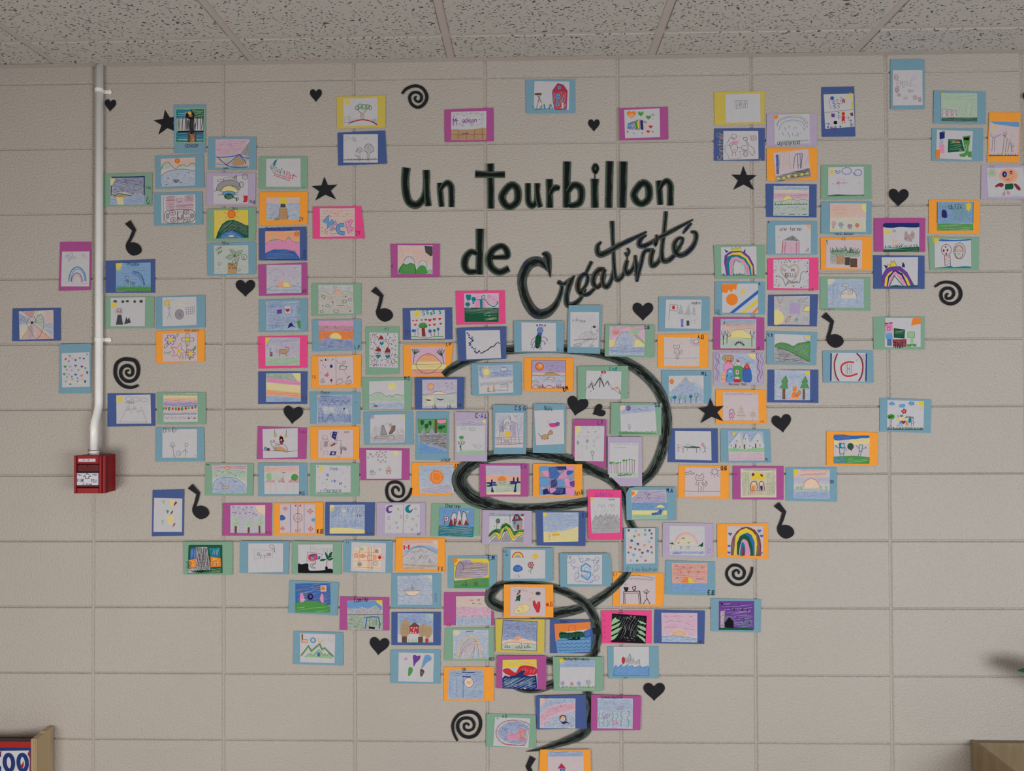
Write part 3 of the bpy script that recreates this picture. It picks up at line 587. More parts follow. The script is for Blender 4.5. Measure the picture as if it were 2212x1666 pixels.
E|g|677,790 1165,772 1163,1105 677,1112|747,807 1088,800 1090,1078 762,1085|green card with orange sun on yellow sky over a dark green hill|Ry 750 803 1088 1080;hy 88 10 4 752,805 1086,800 1086,1070 765,1075;fG 765,1085 785,1020 830,940 880,905 940,898 1000,920 1060,950 1090,955 1090,1078;hG 40 12 6 790,1040 840,940 930,905 1080,950 1085,1060 940,1000 850,1020;hk 30 22 6 800,1030 850,940 940,915 1080,960 1080,1050 940,990;fb 788,1083 830,1035 900,1005 960,1015 1010,1040 1050,1078;hc 5 11 5 800,1080 850,1030 940,1010 1035,1075;do 922,842 36,38;or 5 922,842 37,39;cs 5 890,1060 920,1066 945,1052;ds 920,1060 26,8;lr 3 880,835 848,825;lr 3 962,830 1000,812;lr 3 885,865 855,885;lr 3 960,860 995,880;lr 3 905,880 895,900;lr 3 945,880 955,895;lr 3 900,808 885,795;lr 3 945,808 960,790;tK 24 3 930,785 0 Nina
E|b|677,1130 1165,1115 1166,1440 682,1455|747,1158 1088,1150 1092,1430 752,1438|light blue card with green poinsettia in brown pot and spirals|Rh4 750 1155 1090 1434;hE 65 11 2 755,1160 1085,1155 1088,1425 758,1432;fG6 950,1255 905,1185 960,1215;fG 950,1255 905,1190 912,1215 935,1250;fg8 950,1260 915,1230 905,1188 965,1215;fg8 955,1262 975,1215 1032,1200 1010,1250;fg8 945,1265 905,1240 868,1272 905,1298;fg8 955,1265 1000,1270 990,1300 968,1335 950,1300;lG 3 950,1255 905,1188 940,1200 965,1230 955,1255;lG 3 955,1255 975,1215 1032,1200 1010,1250 955,1262;lG 3 945,1265 905,1240 868,1272 905,1298 945,1268;lG 3 955,1265 1000,1270 990,1310 968,1335 950,1290 955,1265;dR 952,1256 10,12;lG 4 938,1290 932,1325;fN 885,1328 980,1330 970,1435 882,1432;lG 3 885,1328 980,1330 970,1435;tK 24 3 895,1345 0 Romy;tK 22 3 892,1375 0 la_plan;cG 4 1050,1300 1025,1285 1025,1255 1050,1242 1075,1262 1070,1290 1045,1290 1040,1270 1055,1268;cG 3 805,1355 788,1345 792,1325 812,1325 818,1340 805,1345;cG 3 1000,1418 985,1405 995,1388 1012,1395 1005,1408;tG 26 3 770,1195 -30 Leon;tG 22 3 785,1230 -30 pour;tK 24 3 830,1135 0 Emilie
E|g|1197,270 1678,265 1680,592 1195,592|1267,290 1610,287 1610,570 1265,568|green card with blue and red tilted graffiti letters underlined red|lK 3 1305,378 1350,312 1378,295 1345,370 1375,350;ft 1335,345 1352,312 1378,297 1348,370;lK 3 1305,375 1330,410 1345,435 1362,420 1340,385 1370,375 1375,420 1400,430;lK 4 1375,420 1395,395 1405,435;lt 6 1412,405 1410,445;dt 1422,392 6;lK 4 1432,405 1440,450 1450,410 1450,455;lr 7 1475,415 1472,465;lr 7 1500,425 1490,470 1512,445 1505,480;lr 6 1520,450 1570,468;lr 7 1545,440 1525,495;lr 5 1480,420 1500,430;lr 6 1345,438 1420,460 1510,490;lr 6 1345,455 1420,480 1500,510;ft8 1310,378 1340,352 1345,380 1325,400;tK 18 3 1630,572 0 Lo
E|o|1200,622 1683,618 1678,942 1198,952|1267,680 1603,673 1600,900 1270,903|orange card with brown lighthouse topped by two black cats|Rc4 1268 676 1602 900;RO5 1268 676 1602 730;hb 15 10 2 1275,740 1400,735 1395,890 1275,895;hc 20 9 2 1480,735 1600,730 1598,890 1480,890;hO 4 9 2 1272,685 1600,680 1600,720 1272,725;hn 40 12 2 1290,850 1380,780 1390,890 1280,895;dy 1438,716 36,34;fK 1408,775 1412,738 1430,735 1436,750 1442,735 1458,742 1460,775;fN 1405,780 1470,780 1482,898 1390,900;lR 3 1400,780 1390,900;lR 3 1472,778 1485,898;lR 2 1400,800 1473,798;lR 2 1398,825 1475,822;lR 2 1396,850 1478,848;lR 2 1394,875 1480,872;gK 3 1345,900 1395,898 25 5;cK 3 1480,880 1490,862 1505,860;tK 38 4 1595,895 0 ZV
E|B|1193,983 1668,968 1672,1305 1193,1303|1257,1020 1600,1005 1603,1295 1258,1300|blue card with orange sky, pink mountains and blue water|RO 1258 1012 1600 1150;ho 15 9 3 1262,1025 1550,1015 1590,1060 1590,1100 1480,1060 1330,1080 1262,1130;fp 1258,1145 1300,1110 1390,1090 1450,1112 1490,1075 1530,1110 1600,1130 1602,1270 1540,1215 1450,1195 1340,1195 1258,1232;hR 35 12 2 1262,1145 1390,1095 1595,1135 1600,1250 1450,1195 1262,1230;fg7 1300,1112 1325,1082 1385,1085 1385,1100;fg7 1465,1092 1490,1068 1510,1095 1490,1095;fg7 1560,1120 1600,1110 1600,1135;cK 3 1258,1145 1300,1110 1390,1095 1450,1112 1490,1068 1530,1110 1600,1135;fb 1258,1232 1340,1197 1450,1195 1550,1215 1603,1285 1600,1292 1258,1296;hb 5 9 3 1262,1240 1450,1200 1600,1280 1262,1290;zK 3 1320,1225 1540,1222 14 10;zK 3 1270,1265 1590,1265 16 14;cK 3 1258,1232 1340,1197 1450,1193 1550,1215 1603,1285;lK 8 1258,1296 1600,1292;do 1572,1038 22;oR 3 1572,1038 23;tB 30 3 1265,990 0 Raphaelle_knows;tB 34 4 1640,1275 -85 Love
E|m|1187,1345 1672,1323 1680,1648 1198,1655|1270,1350 1618,1345 1618,1620 1272,1634|magenta card with grey sky, birds and half orange sun on sea|RV5 1272 1348 1618 1560;Rc4 1272 1560 1618 1628;hV 4 11 2 1278,1352 1612,1350 1612,1560 1278,1570;vK 2 14 1370,1392 1552,1385 1305,1432 1442,1443 1540,1470 1355,1505 1580,1535;FO 1375,1560 1390,1530 1440,1515 1490,1525 1515,1570 1440,1570;fY 1440,1515 1490,1525 1515,1572 1440,1570;co 3 1375,1560 1390,1530 1440,1515 1490,1525 1515,1570;cK 2 1278,1590 1340,1560 1400,1562 1480,1575 1550,1555 1615,1575;zK 2 1280,1600 1610,1598 5 6;tK 30 6 1620,1610 0 J.T
J|b|1608,265 2090,250 2093,585 1608,588|1680,288 2018,277 2022,565 1685,570|light blue card with blue scribbles around heart, square and star|Rc7 1682 282 2020 568;hb 2 8 3 1685,290 1850,285 1850,440 1690,440;hb 3 9 4 1700,300 1990,290 1990,320 1700,340;hb 0 8 4 1690,440 2015,430 2018,500 1690,560;hb 88 12 3 1920,300 2015,295 2018,440 1930,440;hb 88 9 4 1740,500 1850,500 1850,560 1740,560;ht 85 7 4 1985,285 2020,280 2020,480 1995,480;Rw 1865 330 1925 400;cb 3 1860,320 1870,410 1930,405 1925,325;fv 1790,370 1835,360 1838,400 1793,405;lK 3 1790,370 1835,360 1838,400 1793,405 1790,370;kr 42 1895,370;KR 4 42 1895,370;SY 26 1845,505;sK 2 26 1845,505;fB 1895,550 1910,505 1935,492 1950,520 1975,545 1940,530;fg 1985,480 2022,470 2022,560 2000,540;fr8 1682,320 1698,315 1690,350
J|p|1600,632 2090,622 2092,943 1607,952|1673,640 2017,643 2015,920 1675,925|hot pink card with brown bull on green field under purple sky|RV6 1675 642 2015 835;Rh8 1675 835 2015 922;hb 3 12 2 1720,650 2010,650 2010,700 1720,700;hv 88 13 2 1770,700 2005,690 2005,850 1770,830;hv 0 10 2 1730,660 2010,655 2010,680 1730,690;fy 1675,642 1725,642 1700,680 1675,715;cb 3 1740,650 1700,700 1690,740;hg 10 10 3 1680,850 1880,835 2010,845 2010,915 1680,920;FN 1810,790 1820,765 1870,760 1905,765 1900,785 1875,805 1840,808 1812,808;cR 3 1810,800 1815,765 1870,758 1895,745 1912,755 1900,780 1880,800 1830,805;lR 4 1815,805 1815,830;lR 4 1880,805 1885,828;cK 3 1875,745 1870,730 1895,742 1912,735;Rn 1718 788 1745 830;hR 88 8 3 1718,788 1745,788 1745,828 1718,828;ft7 1710,745 1730,740 1735,785 1715,785;tK 16 3 1605,705 0 J.A
J|B|1603,980 2092,980 2090,1305 1602,1305|1680,998 2025,995 2027,1280 1680,1285|blue card with wavy rainbow stripes from green down to blue|fg7 1682,1000 1940,998 1990,1080 1682,1045;hG 5 14 4 1750,1010 1840,1010 1830,1040 1750,1035;fY 1940,997 2025,996 2025,1080 1980,1050;fp 1682,1045 1850,1055 2025,1085 2025,1120 1850,1105 1690,1085;hP 6 10 4 1690,1055 2020,1090 2020,1115 1690,1082;fY9 1682,1088 1850,1108 2025,1120 2026,1195 1850,1175 1682,1160;fO 1682,1160 1850,1178 2026,1195 2026,1238 1682,1215;hr 6 14 3 1685,1175 2020,1195 2020,1232 1685,1212;fc8 1682,1218 2026,1240 2026,1280 1682,1284;hb 3 9 4 1740,1238 1880,1245 1990,1250 1900,1275 1760,1275;tK 30 5 2042,1245 0 O.G
E|p|1730,768 2212,762 2250,1085 1732,1088|1800,790 2148,783 2150,1062 1808,1068|hot pink card with pastel bubble letters on a brick wall|RO5 1803 785 2148 1064;lE 2 1805,810 2145,805;lN 2 1805,838 2145,833;lN 2 1805,865 2145,862;lN 2 1805,895 2145,890;lN 2 1805,922 2145,918;lN 2 1805,950 2145,945;lN 2 1805,980 2148,975;lN 2 1805,1010 2148,1005;lN 2 1805,1038 2148,1035;nR 3 18 1810,800 2140,1060 30;lB 40 1840,925 1880,880 1885,960 1935,905;lc 34 1840,925 1880,880 1885,960 1935,905;lR 24 1905,1008 1955,920 1995,1018;lR 18 1925,988 1982,986;lV 18 1905,1008 1955,920 1995,1018;lV 12 1925,988 1982,986;cB 38 2045,950 1990,960 1990,1020 2050,1035;cc 30 2045,950 1990,960 1990,1020 2050,1035;lR 34 2065,905 2100,1030;lR 32 2120,895 2080,970 2140,1000;lp 27 2065,905 2100,1030;lp 25 2120,895 2080,970 2140,1000;tR 40 4 2160,1035 -10 ZV
B|y|698,824 1117,814 1118,1088 704,1098|755,843 1050,832 1050,1070 757,1078|yellow card with leafy tree on red mound under the sun|uy 792,872 18 30 12 4;dh8 920,912 55,24;oG 4 900,905 20,18 935,912 22,20 875,920 16,18 965,910 18,16 985,920 12,18;hg 60 10 3 870,895 980,895 985,935 870,940;fN7 902,960 932,960 935,1020 900,1020;hR 85 8 3 900,960 935,960 936,1020 900,1020;ln 4 870,925 905,965;ln 4 965,925 932,965;cR 10 805,1050 870,1030 930,1022 1000,1038 1045,1065;cr 6 860,1030 930,1022 990,1034;hn 60 8 2 800,1020 890,1005 890,1030 800,1055;hK 70 9 3 985,1010 1048,1010 1048,1065 1000,1040;lE 3 765,1045 800,1045 800,1065;oK 2 805,1010 12,16;lE 3 770,995 770,1060
B|B|708,1132 1115,1114 1130,1396 714,1413|757,1146 1052,1144 1052,1388 757,1388|blue card with pencil-drawn trees, clouds and corner sun|hE 60 7 3 757,1147 800,1147 780,1180 757,1180;lK 2 800,1165 808,1190;lK 2 785,1185 790,1198;lK 2 770,1190 770,1205;hK 20 7 3 815,1180 840,1162 870,1175 865,1195 885,1205 850,1214 830,1200;hK 10 6 2 925,1190 950,1172 985,1188;hK 60 6 3 862,1300 880,1265 912,1265 918,1295 895,1318;hK 40 7 3 935,1265 950,1235 985,1230 1005,1250 1010,1290 985,1305 950,1300;cK 3 862,1300 880,1265 912,1265 918,1295;cK 4 935,1270 950,1235 985,1230 1010,1255 1018,1290;hK 85 5 3 885,1320 905,1320 900,1378 882,1378;hK 85 6 3 958,1300 985,1300 982,1380 960,1380;lK 4 855,1320 885,1340;lK 4 930,1280 962,1305;lK 4 985,1305 1015,1290;gK 3 760,1365 1050,1358 14 18;lK 2 757,1367 1050,1362;lK 3 1088,1228 1090,1250
K|g|108,103 600,102 600,412 107,428|173,120 520,117 525,403 175,405|green card with three sheep in pale field and setting sun|RN4 174 180 522 404;RE3 174 118 522 180;hg 4 11 2 180,200 518,198 520,395 180,398;FO9 325,205 345,175 380,170 402,205;fh7 190,200 200,175 240,185 270,205;fh7 400,205 420,180 470,178 515,205;cK 2 180,185 225,175 270,205 325,205 345,175 380,170 402,200 440,178 515,205;mK 3 225,235 18,16;mK 3 435,282 22,16;mK 3 350,378 26,20;lK 3 203,222 210,232;lK 3 412,270 420,280;lK 3 320,368 330,375;lK 3 218,250 218,262;lK 3 235,250 235,262;lK 3 425,298 425,308;lK 3 448,296 450,308;lK 3 335,395 335,403;lK 3 362,395 362,403;mt 3 490,265 20,13;mt 3 265,325 20,12;mG 3 205,385 16,12;dR 318,290 7 215,328 6 490,378 7 445,235 7;mK 2 340,142 16,10;mE 2 220,150 18,12;mE 2 480,155 16,12;zK 3 355,322 430,322 3 8;lK 2 320,296 320,306
K|b|112,462 600,455 602,772 115,780|175,475 522,472 528,755 180,757|light blue card with pink and red sky, sun and blue waves|Rp 177 474 525 528;RR7 177 526 525 584;Ro 177 580 525 664;hp 88 9 3 180,476 520,474 520,526 180,528;hP 80 9 4 180,530 520,528 522,582 180,584;hr 4 8 4 180,590 285,588 285,650 180,655;hr 6 10 4 400,590 522,588 522,655 405,650;fY 285,650 295,615 330,595 370,598 400,625 405,655;fb8 180,668 230,652 300,648 360,656 430,660 525,650 527,754 180,756;hb 5 9 4 185,670 360,658 520,668 522,750 185,752;hb 50 8 4 430,690 520,680 520,745 440,735;cB 3 195,700 230,698 255,710;cB 3 265,740 290,728 320,740;cB 3 350,675 390,672 420,685;sY 3 10 265,488 435,490 312,542;tK 34 4 535,740 0 L.P
K|o|107,825 600,813 597,1140 107,1148|173,838 520,830 525,1105 180,1115|orange card with tiny hearts, bird and lizards, split by a line|lK 3 348,838 350,1112;cK 3 352,870 380,895 420,905;oK 3 430,888 14,12;CG 5 385,945 400,920 440,930 458,930 440,960 395,962;lG 4 390,920 395,940;lG 4 415,910 420,930;cE 3 440,960 435,990 470,1020;hk 40 13 5 450,1020 495,1015 495,1060 450,1060;CK 3 350,1105 365,1065 400,1060 420,1080 400,1098;cK 3 385,1060 378,1045;cK 3 405,1060 412,1040;CR 4 440,1085 460,1072 475,1075 495,1068 503,1090 480,1103 450,1102;lK 2 455,1085 490,1085;tK 18 3 195,868 0 oo;dk 245,865 6,10;oK 2 260,862 10;lK 5 305,870 325,855;kP 14 222,918;kv 12 240,935;kO 14 216,945;dB 302,928 12,15;ob 3 302,928 13,16;fP9 232,1010 255,1005 265,985 278,1012 265,1035 240,1028;kO 18 318,1040;dR 303,1068 12,14;lK 3 303,1082 303,1100;dG 305,1066 4;CK 3 200,1090 215,1050 235,1085;hK 70 7 2 200,1090 215,1055 235,1090;cE 2 195,990 205,985 203,1000;tn 26 4 110,1035 0 T.G
K|b|85,1183 590,1185 590,1502 97,1502|163,1215 512,1212 505,1500 158,1498|light blue card covered in dense blue pen spikes and hearts|Rc5 162 1214 510 1498;hb 2 8 5 165,1218 508,1216 505,1330 165,1335;hb 0 6 3 165,1225 505,1225 505,1290 165,1290;hb 85 10 5 165,1335 200,1335 200,1495 165,1495;hb 80 9 6 205,1400 330,1395 505,1400 500,1495 210,1495;hb 70 13 5 340,1330 500,1330 500,1495 350,1495;zw 5 205,1350 340,1345 30 3;fw 215,1335 270,1330 245,1400;fw 275,1335 320,1335 300,1385;fw 440,1360 470,1355 455,1420;zB 3 190,1290 480,1285 28 5;lb 5 300,1395 240,1490;lb 5 300,1395 350,1490;tB 26 3 205,1225 0 vvvvv;hb 80 7 5 170,1340 215,1340 260,1495 170,1495;hb 96 7 5 260,1440 310,1385 350,1495;hb 84 6 5 440,1430 500,1400 505,1495 430,1495;dO 178,1222 12;dk 430,1350 8;tK 24 3 203,1190 0 Romane;dK 543,1290 4
K|g|645,535 978,532 980,1005 650,1013|683,592 967,597 963,943 680,935|tall green card with three red-roofed blue hearts among red dashes|nR 5 10 690,605 765,930 55;nR 5 10 840,605 955,930 85;nB 5 9 690,605 775,930 34;nK 4 8 840,605 955,930 44;nR 4 8 780,720 835,930 18;nK 4 8 690,840 955,930 34;nR 4 8 720,605 900,740 34;fR 770,662 795,615 820,640 820,662;kt 44 804,702;fR 738,780 768,735 796,755 795,782;kt 50 772,828;fR 830,792 858,735 890,765 888,792;kt 50 865,832;lR 3 785,670 775,680;lR 3 815,670 828,668;lK 3 785,695 800,680 830,680;zR 3 740,800 800,795 6 5;zR 3 830,800 890,800 6 5;tK 28 3 835,560 0 M.T
K|g|610,1037 1103,1040 1097,1360 612,1367|678,1080 1028,1067 1030,1353 680,1355|green card with yellow sun over faint green hills and small boat|dY 910,1128 40,38;hy 50 9 5 880,1095 935,1095 945,1150 885,1155;Fh8 680,1225 730,1205 780,1185 850,1225 900,1215 960,1205 1028,1230 1028,1280 680,1280;hg 10 11 2 685,1235 780,1195 900,1230 1025,1235 1025,1270 685,1275;cG 3 680,1225 712,1205 760,1188 800,1195 850,1228 880,1215 905,1232 950,1210 985,1215 1028,1220;Rc5 680 1290 1029 1350;hb 4 11 2 685,1295 1025,1290 1025,1345 685,1348;cn 5 722,1315 745,1330 770,1318;dn 745,1325 20,7;lK 3 738,1318 735,1300;tB 34 6 1033,1050 0 M.G
K|o|1020,714 1515,707 1487,980 1468,1033 1023,1032|1090,735 1440,732 1447,1010 1105,1018|orange card with two palms framing a big striped sun|fp8 1092,735 1440,733 1443,905 1100,915;hV 3 12 2 1100,745 1435,740 1438,790 1250,790 1110,860;fO 1145,905 1180,845 1240,805 1300,805 1350,840 1395,905;hr 3 9 4 1200,830 1250,808 1300,808 1340,830;ho 2 8 3 1165,870 1200,835 1345,835 1380,880;fY 1160,885 1375,880 1395,908 1148,910;hy 1 8 5 1150,915 1440,905 1442,950 1110,955;RY 1105 905 1445 960;ho 1 14 5 1150,915 1380,912 1380,935 1150,938;RO9 1105 958 1446 1012;hr 4 10 5 1110,960 1442,955 1444,1008 1110,1012;hR 4 20 4 1110,980 1442,975 1444,1008 1110,1012;cK 4 1145,905 1180,845 1240,808 1290,804 1345,840 1400,905 1350,960 1280,1000 1220,995 1160,950 1145,905;lK 3 1105,912 1440,905;lK 5 1130,800 1118,905;lK 5 1402,800 1425,905;lG 7 1130,808 1105,755;lG 7 1130,808 1128,755;lG 7 1130,808 1150,757;lG 7 1130,808 1175,762;lG 7 1130,808 1180,780;lG 7 1400,825 1350,785;lG 7 1400,825 1360,768;lG 7 1400,825 1380,758;lG 7 1400,825 1405,755;lG 7 1400,825 1430,765;tK 30 6 1448,712 0 L.P
K|B|1013,352 1505,342 1510,660 1017,667|1088,373 1432,368 1433,652 1098,657|blue card with red hearts above a green tree and five blue flowers|uy 1158,408 24 46 14 5;tt 40 8 1212,400 0 S;tt 36 8 1252,392 0 S;tt 36 8 1290,400 0 s;tt 34 8 1315,388 0 S;tt 40 8 1375,388 0 S;kr 22 1117,475;kr 24 1152,472;kr 20 1203,468;kr 28 1243,465;kr 36 1283,470;kr 34 1328,460;kr 32 1382,457;kr 28 1138,515;kr 26 1282,518;kr 30 1328,513;kr 26 1392,505;dg 1215,522 42,28 1190,530 20,16 1240,530 20,16;fR 1202,545 1232,545 1242,632 1205,632;db 1120,575 18,16 1140,572 8,10;db 1285,578 17,18;dV 1163,560 11,11;dt 1328,572 14,14 1366,558 13,16;ln 4 1135,585 1138,625;ln 4 1165,575 1167,620;ln 4 1292,590 1300,630;ln 4 1330,585 1330,632;ln 4 1368,575 1368,625;cg 6 1102,635 1160,635 1240,648 1320,635 1420,632;tK 24 4 1035,580 0 Bian;tK 24 4 1040,608 0 Ce
K|p|1540,178 2030,172 2035,505 1550,516|1625,205 1970,200 1970,485 1628,490|hot pink card with teal shapes and trees over dark green ground|Rp5 1627 203 1970 350;RG 1628 346 1970 487;hG 4 12 6 1630,350 1968,348 1968,400 1630,400;hh 5 22 4 1800,400 1965,400 1965,480 1830,480;hy 10 30 3 1850,420 1960,430 1950,470 1850,470;ft 1642,215 1695,215 1690,265 1660,278 1645,250;Ft 1698,245 1720,238 1742,248 1730,285 1705,280;dt 1660,312 25,22 1717,298 10;lt 5 1662,330 1662,370;ct 8 1740,265 1790,265 1830,262 1870,310 1920,335 1950,310 1960,290;ct 6 1940,290 1962,285 1958,310;ft 1780,262 1808,262 1808,350 1785,350;lt 6 1800,228 1830,222 1830,260 1800,262 1800,228;lt 4 1812,235 1812,255;kp 30 1762,232;Rp 1735 275 1780 345;fp 1810,280 1830,270 1840,340 1810,345;lp 4 1858,222 1888,222 1880,280 1855,275 1858,222;tR 26 2 1862,238 0 13;lp 4 1910,235 1948,235 1940,300 1908,300 1910,235;tp 26 3 1915,260 0 be
K|B|1550,548 2045,532 2045,855 1568,877|1638,573 1980,567 1992,847 1648,860|blue card with a curving chain of tiny coloured beads|dG 1655,597 7 1675,620 8 1700,660 8 1713,660 8 1685,700 8 1680,718 9;dv 1665,608 7 1690,652 8 1695,685 8 1705,740 9;dB 1675,640 8 1705,640 8 1710,675 9 1677,697 8 1690,712 7;dg 1713,660 9 1737,755 9;db 1703,640 8 1733,780 11 1690,715 8;dv 1720,755 8 1745,795 8 1700,738 7;dk 1752,790 6 1760,795 6 1775,775 7 1790,795 6 1820,785 6 1845,772 6 1870,757 6 1885,740 7 1900,733 6 1920,730 6 1935,710 6 1950,698 6 1963,690 6 1975,700 6;dB 1768,783 6 1803,797 6 1830,780 6 1858,765 6 1895,735 6 1928,722 6;dv 1780,783 5 1812,793 6 1838,777 5 1877,748 6 1912,733 5 1942,705 5;dG 1797,797 5 1850,770 5 1865,762 5 1907,735 5
K|B|1133,1040 1630,1038 1622,1353 1137,1360|1208,1062 1555,1060 1553,1345 1208,1347|blue card with orange sun, low island, birds and grassy shore|RV6 1210 1062 1553 1200;Rs4 1210 1205 1553 1215;hV 3 9 3 1215,1068 1550,1066 1550,1170 1215,1180;Rh4 1210 1218 1553 1300;hE 4 11 2 1215,1225 1550,1220 1550,1290 1215,1295;RY8 1255 1218 1320 1310;dO 1293,1133 30;on 3 1293,1133 31;Fs9 1215,1208 1300,1200 1370,1178 1420,1185 1470,1208;cK 3 1210,1210 1300,1200 1335,1180 1390,1178 1450,1200 1500,1195 1550,1192;lK 3 1210,1215 1552,1205;vK 3 13 1447,1100 1500,1105 1458,1130 1503,1147;FK 1238,1262 1270,1258 1298,1268 1265,1272;FK 1352,1250 1390,1255 1423,1252 1400,1268 1370,1265;gK 3 1310,1345 1360,1345 45 5;gK 3 1450,1345 1500,1345 45 5;zK 3 1215,1335 1545,1335 9 9;tK 30 4 1565,1320 0 VK
K|b|1697,898 2187,888 2190,1217 1707,1220|1762,925 2107,912 2115,1190 1773,1203|light blue card with big yellow sun in blue sky over pencil trees|Rc6 1765 920 2108 1030;hb 5 8 4 1768,925 1850,920 1820,1050 1800,1055;hb -3 9 4 1850,925 2100,915 2100,945 1850,950;hb -8 11 5 1860,985 2110,965 2112,1020 1860,1030;hb 85 7 5 1768,930 1800,930 1815,1050 1790,1050;hb -10 8 4 1800,1055 1880,1025 2050,1000 2105,1030 1900,1045;mb 4 2020,960 38,25;Rw 1990 945 2048 970;dY 1845,985 35,38;uY 1845,985 28 52 20 5;oN 4 1845,985 36,38;zE 3 1785,1110 2105,1075 24 16;zK 2 1790,1112 2105,1085 20 18;fN 1855,1165 1855,1145 1865,1125 1875,1145 1875,1185 1855,1185;fN 1912,1175 1915,1120 1925,1110 1930,1175;lK 3 1855,1180 1930,1180 1935,1165 2058,1170;lK 3 1980,1108 2060,1105 2060,1170;hK 5 8 2 1982,1110 2058,1108 2058,1140 1982,1140;hE 5 6 2 1940,1160 2055,1162 2055,1178 1940,1175
B|m|1620,935 2038,919 2040,1205 1623,1214|1677,955 1978,947 1975,1192 1677,1196|magenta card with a name, curls and small hearts over brown bricks|tv 58 7 1695,1042 -2 M;tv 36 5 1775,1030 -2 adison;kr 12 1700,995 1735,975 1787,985 1843,967 1890,967 1935,980 1732,1030 1785,1040 1823,1030 1888,1020 1918,1020 1752,1058;ko 10 1860,1028 1915,1062;oV 3 1695,972 8 1725,972 8 1768,968 8 1810,970 8 1862,966 8 1910,965 9 1945,978 10 1942,1018 9 1697,1068 9 1728,1062 10 1776,1070 11 1850,1062 15 1893,1065 10 1937,1050 11;ov 2 1850,1062 7 1776,1070 4;FN 1677,1108 1800,1110 1870,1102 1975,1095 1975,1192 1677,1195;hn 4 9 3 1680,1112 1970,1098 1970,1190 1680,1192;lR 3 1740,1110 1735,1192;lR 3 1812,1120 1808,1192;lR 3 1880,1105 1872,1190;lR 3 1940,1100 1945,1190;lR 5 1770,1142 1825,1140;lR 3 1680,1150 1975,1150
C|b|139,680 560,674 562,962 145,966|215,692 515,696 510,937 208,934|light blue card with tall red house and brown cross tree|fr 370,780 415,712 460,725 493,775 490,930 385,934;hw 60 24 4 375,790 490,785 485,930 385,930;hR 80 8 4 372,785 490,780 487,932 385,932;lv 6 370,775 415,712 462,727 495,775 370,778;lv 5 495,775 488,932;lv 5 368,780 372,850 388,935 488,935;dc 427,748 14,16;lv 3 427,732 427,764;lv 3 413,748 441,748;Rc 398 798 436 852;lv 4 398,798 436,798 436,852 398,852 398,798;lv 4 417,798 417,852;lv 4 398,825 436,825;Rc 398 872 426 905;lv 4 412,872 412,905;lv 4 398,888 426,888;Rw 444 872 467 928;lK 3 444,872 467,872 467,928 444,928 444,872;dk 460,905 2;Rn 218 794 276 812;hk 0 6 3 218,794 276,794 276,814 218,814;ln 5 240,812 278,880;ln 5 262,812 245,880;gt 5 215,932 380,930 50 9
C|m|935,922 1354,911 1358,1190 940,1199|980,938 1283,925 1288,1170 988,1180|magenta card with big orange and green hearts above rainbow scribble|ko 80 1042,975;kO 40 1042,985;kh 62 1122,968;kg 44 1122,972;kg 44 1188,1002;kr 34 1207,1082;kO 40 1186,1125;kr 28 1186,1122;sp 3 14 1225,1015;sr 3 12 1135,1135 1225,1125;sc 3 18 1062,1137;sr 4 12 1010,1125;fc 1003,1080 1025,1055 1045,1045 1050,1095 1020,1098;fv8 1040,1045 1075,1035 1070,1090 1045,1100;fg 1070,1045 1095,1035 1100,1090 1080,1105;fy 1090,1035 1112,1025 1118,1095 1100,1100;fE 1108,1018 1120,1025 1120,1105 1110,1108;fB 1118,1030 1140,1025 1145,1110 1122,1105;fO7 1140,1035 1172,1040 1170,1095 1145,1100;zB 4 1005,1095 1110,1100 12 8;zB 4 1010,1060 1100,1030 10 6;zB 4 1120,1030 1172,1045 10 5;oR 3 1225,980 10,6
G|m|10,622 348,622 347,848 15,848|60,630 299,635 298,830 60,826|magenta card with pink arches and green humps, left of the title|RO5 62 632 298 760;ho 60 12 3 65,640 110,635 90,760 62,820;hO 20 8 2 100,640 240,645 240,680 110,690;ho 80 12 2 180,650 298,680 295,780 265,790 240,735 190,740;oE 2 138,755 38,48;ow 0 230,765 25;dw 138,758 38,48 231,768 28,34;oK 2 138,758 38,48 231,768 28,34;Fg 65,820 95,760 120,765 145,755 178,770 180,828;Fg 185,828 200,785 225,768 250,780 258,828;dh 278,815 15,14;oK 2 278,815 16,15;hG 70 9 2 80,810 110,765 170,765 175,825;fK 243,636 298,640 298,700 285,708 250,680;cG 3 65,825 95,760 120,768 145,755 178,770 182,828;tR 18 3 20,775 0 B
L|b|692,336 1187,338 1187,653 696,653|766,352 1110,360 1110,640 768,638|light blue card with tall purple and green insect, six legs|dv 922,382 9 950,378 9 1003,382 8 975,380 7 965,376 5;lv 4 925,385 940,410;lv 4 950,385 952,408;lv 4 1000,385 970,410;lv 4 972,382 960,408;Fc 930,410 950,402 975,408 980,440 970,458 930,455 925,430;oR 4 938,425 12 970,425 12;ob 4 952,432 30,28;fb 932,455 972,455 965,485 915,485;lR 3 935,460 965,482;ov 4 948,470 24,18;FG 915,485 962,485 962,540 940,605 920,612 903,590;ok 4 933,548 30,62;lk 3 925,490 915,605;lk 3 945,490 938,600;lk 3 908,520 960,525;lk 3 905,560 952,565;cv 5 912,495 880,520 862,560;cv 5 908,530 885,560 870,600;cv 5 905,575 895,600 888,625;cv 5 962,500 1000,500 1022,525;cv 5 960,530 990,545 1000,575;cv 5 950,580 960,605 960,622;lv 4 850,570 875,572;lv 4 860,608 880,600;lv 4 1012,530 1030,522 1020,545;lv 4 990,572 1010,560;lv 4 945,622 975,615;tK 32 3 1125,632 0 O_L
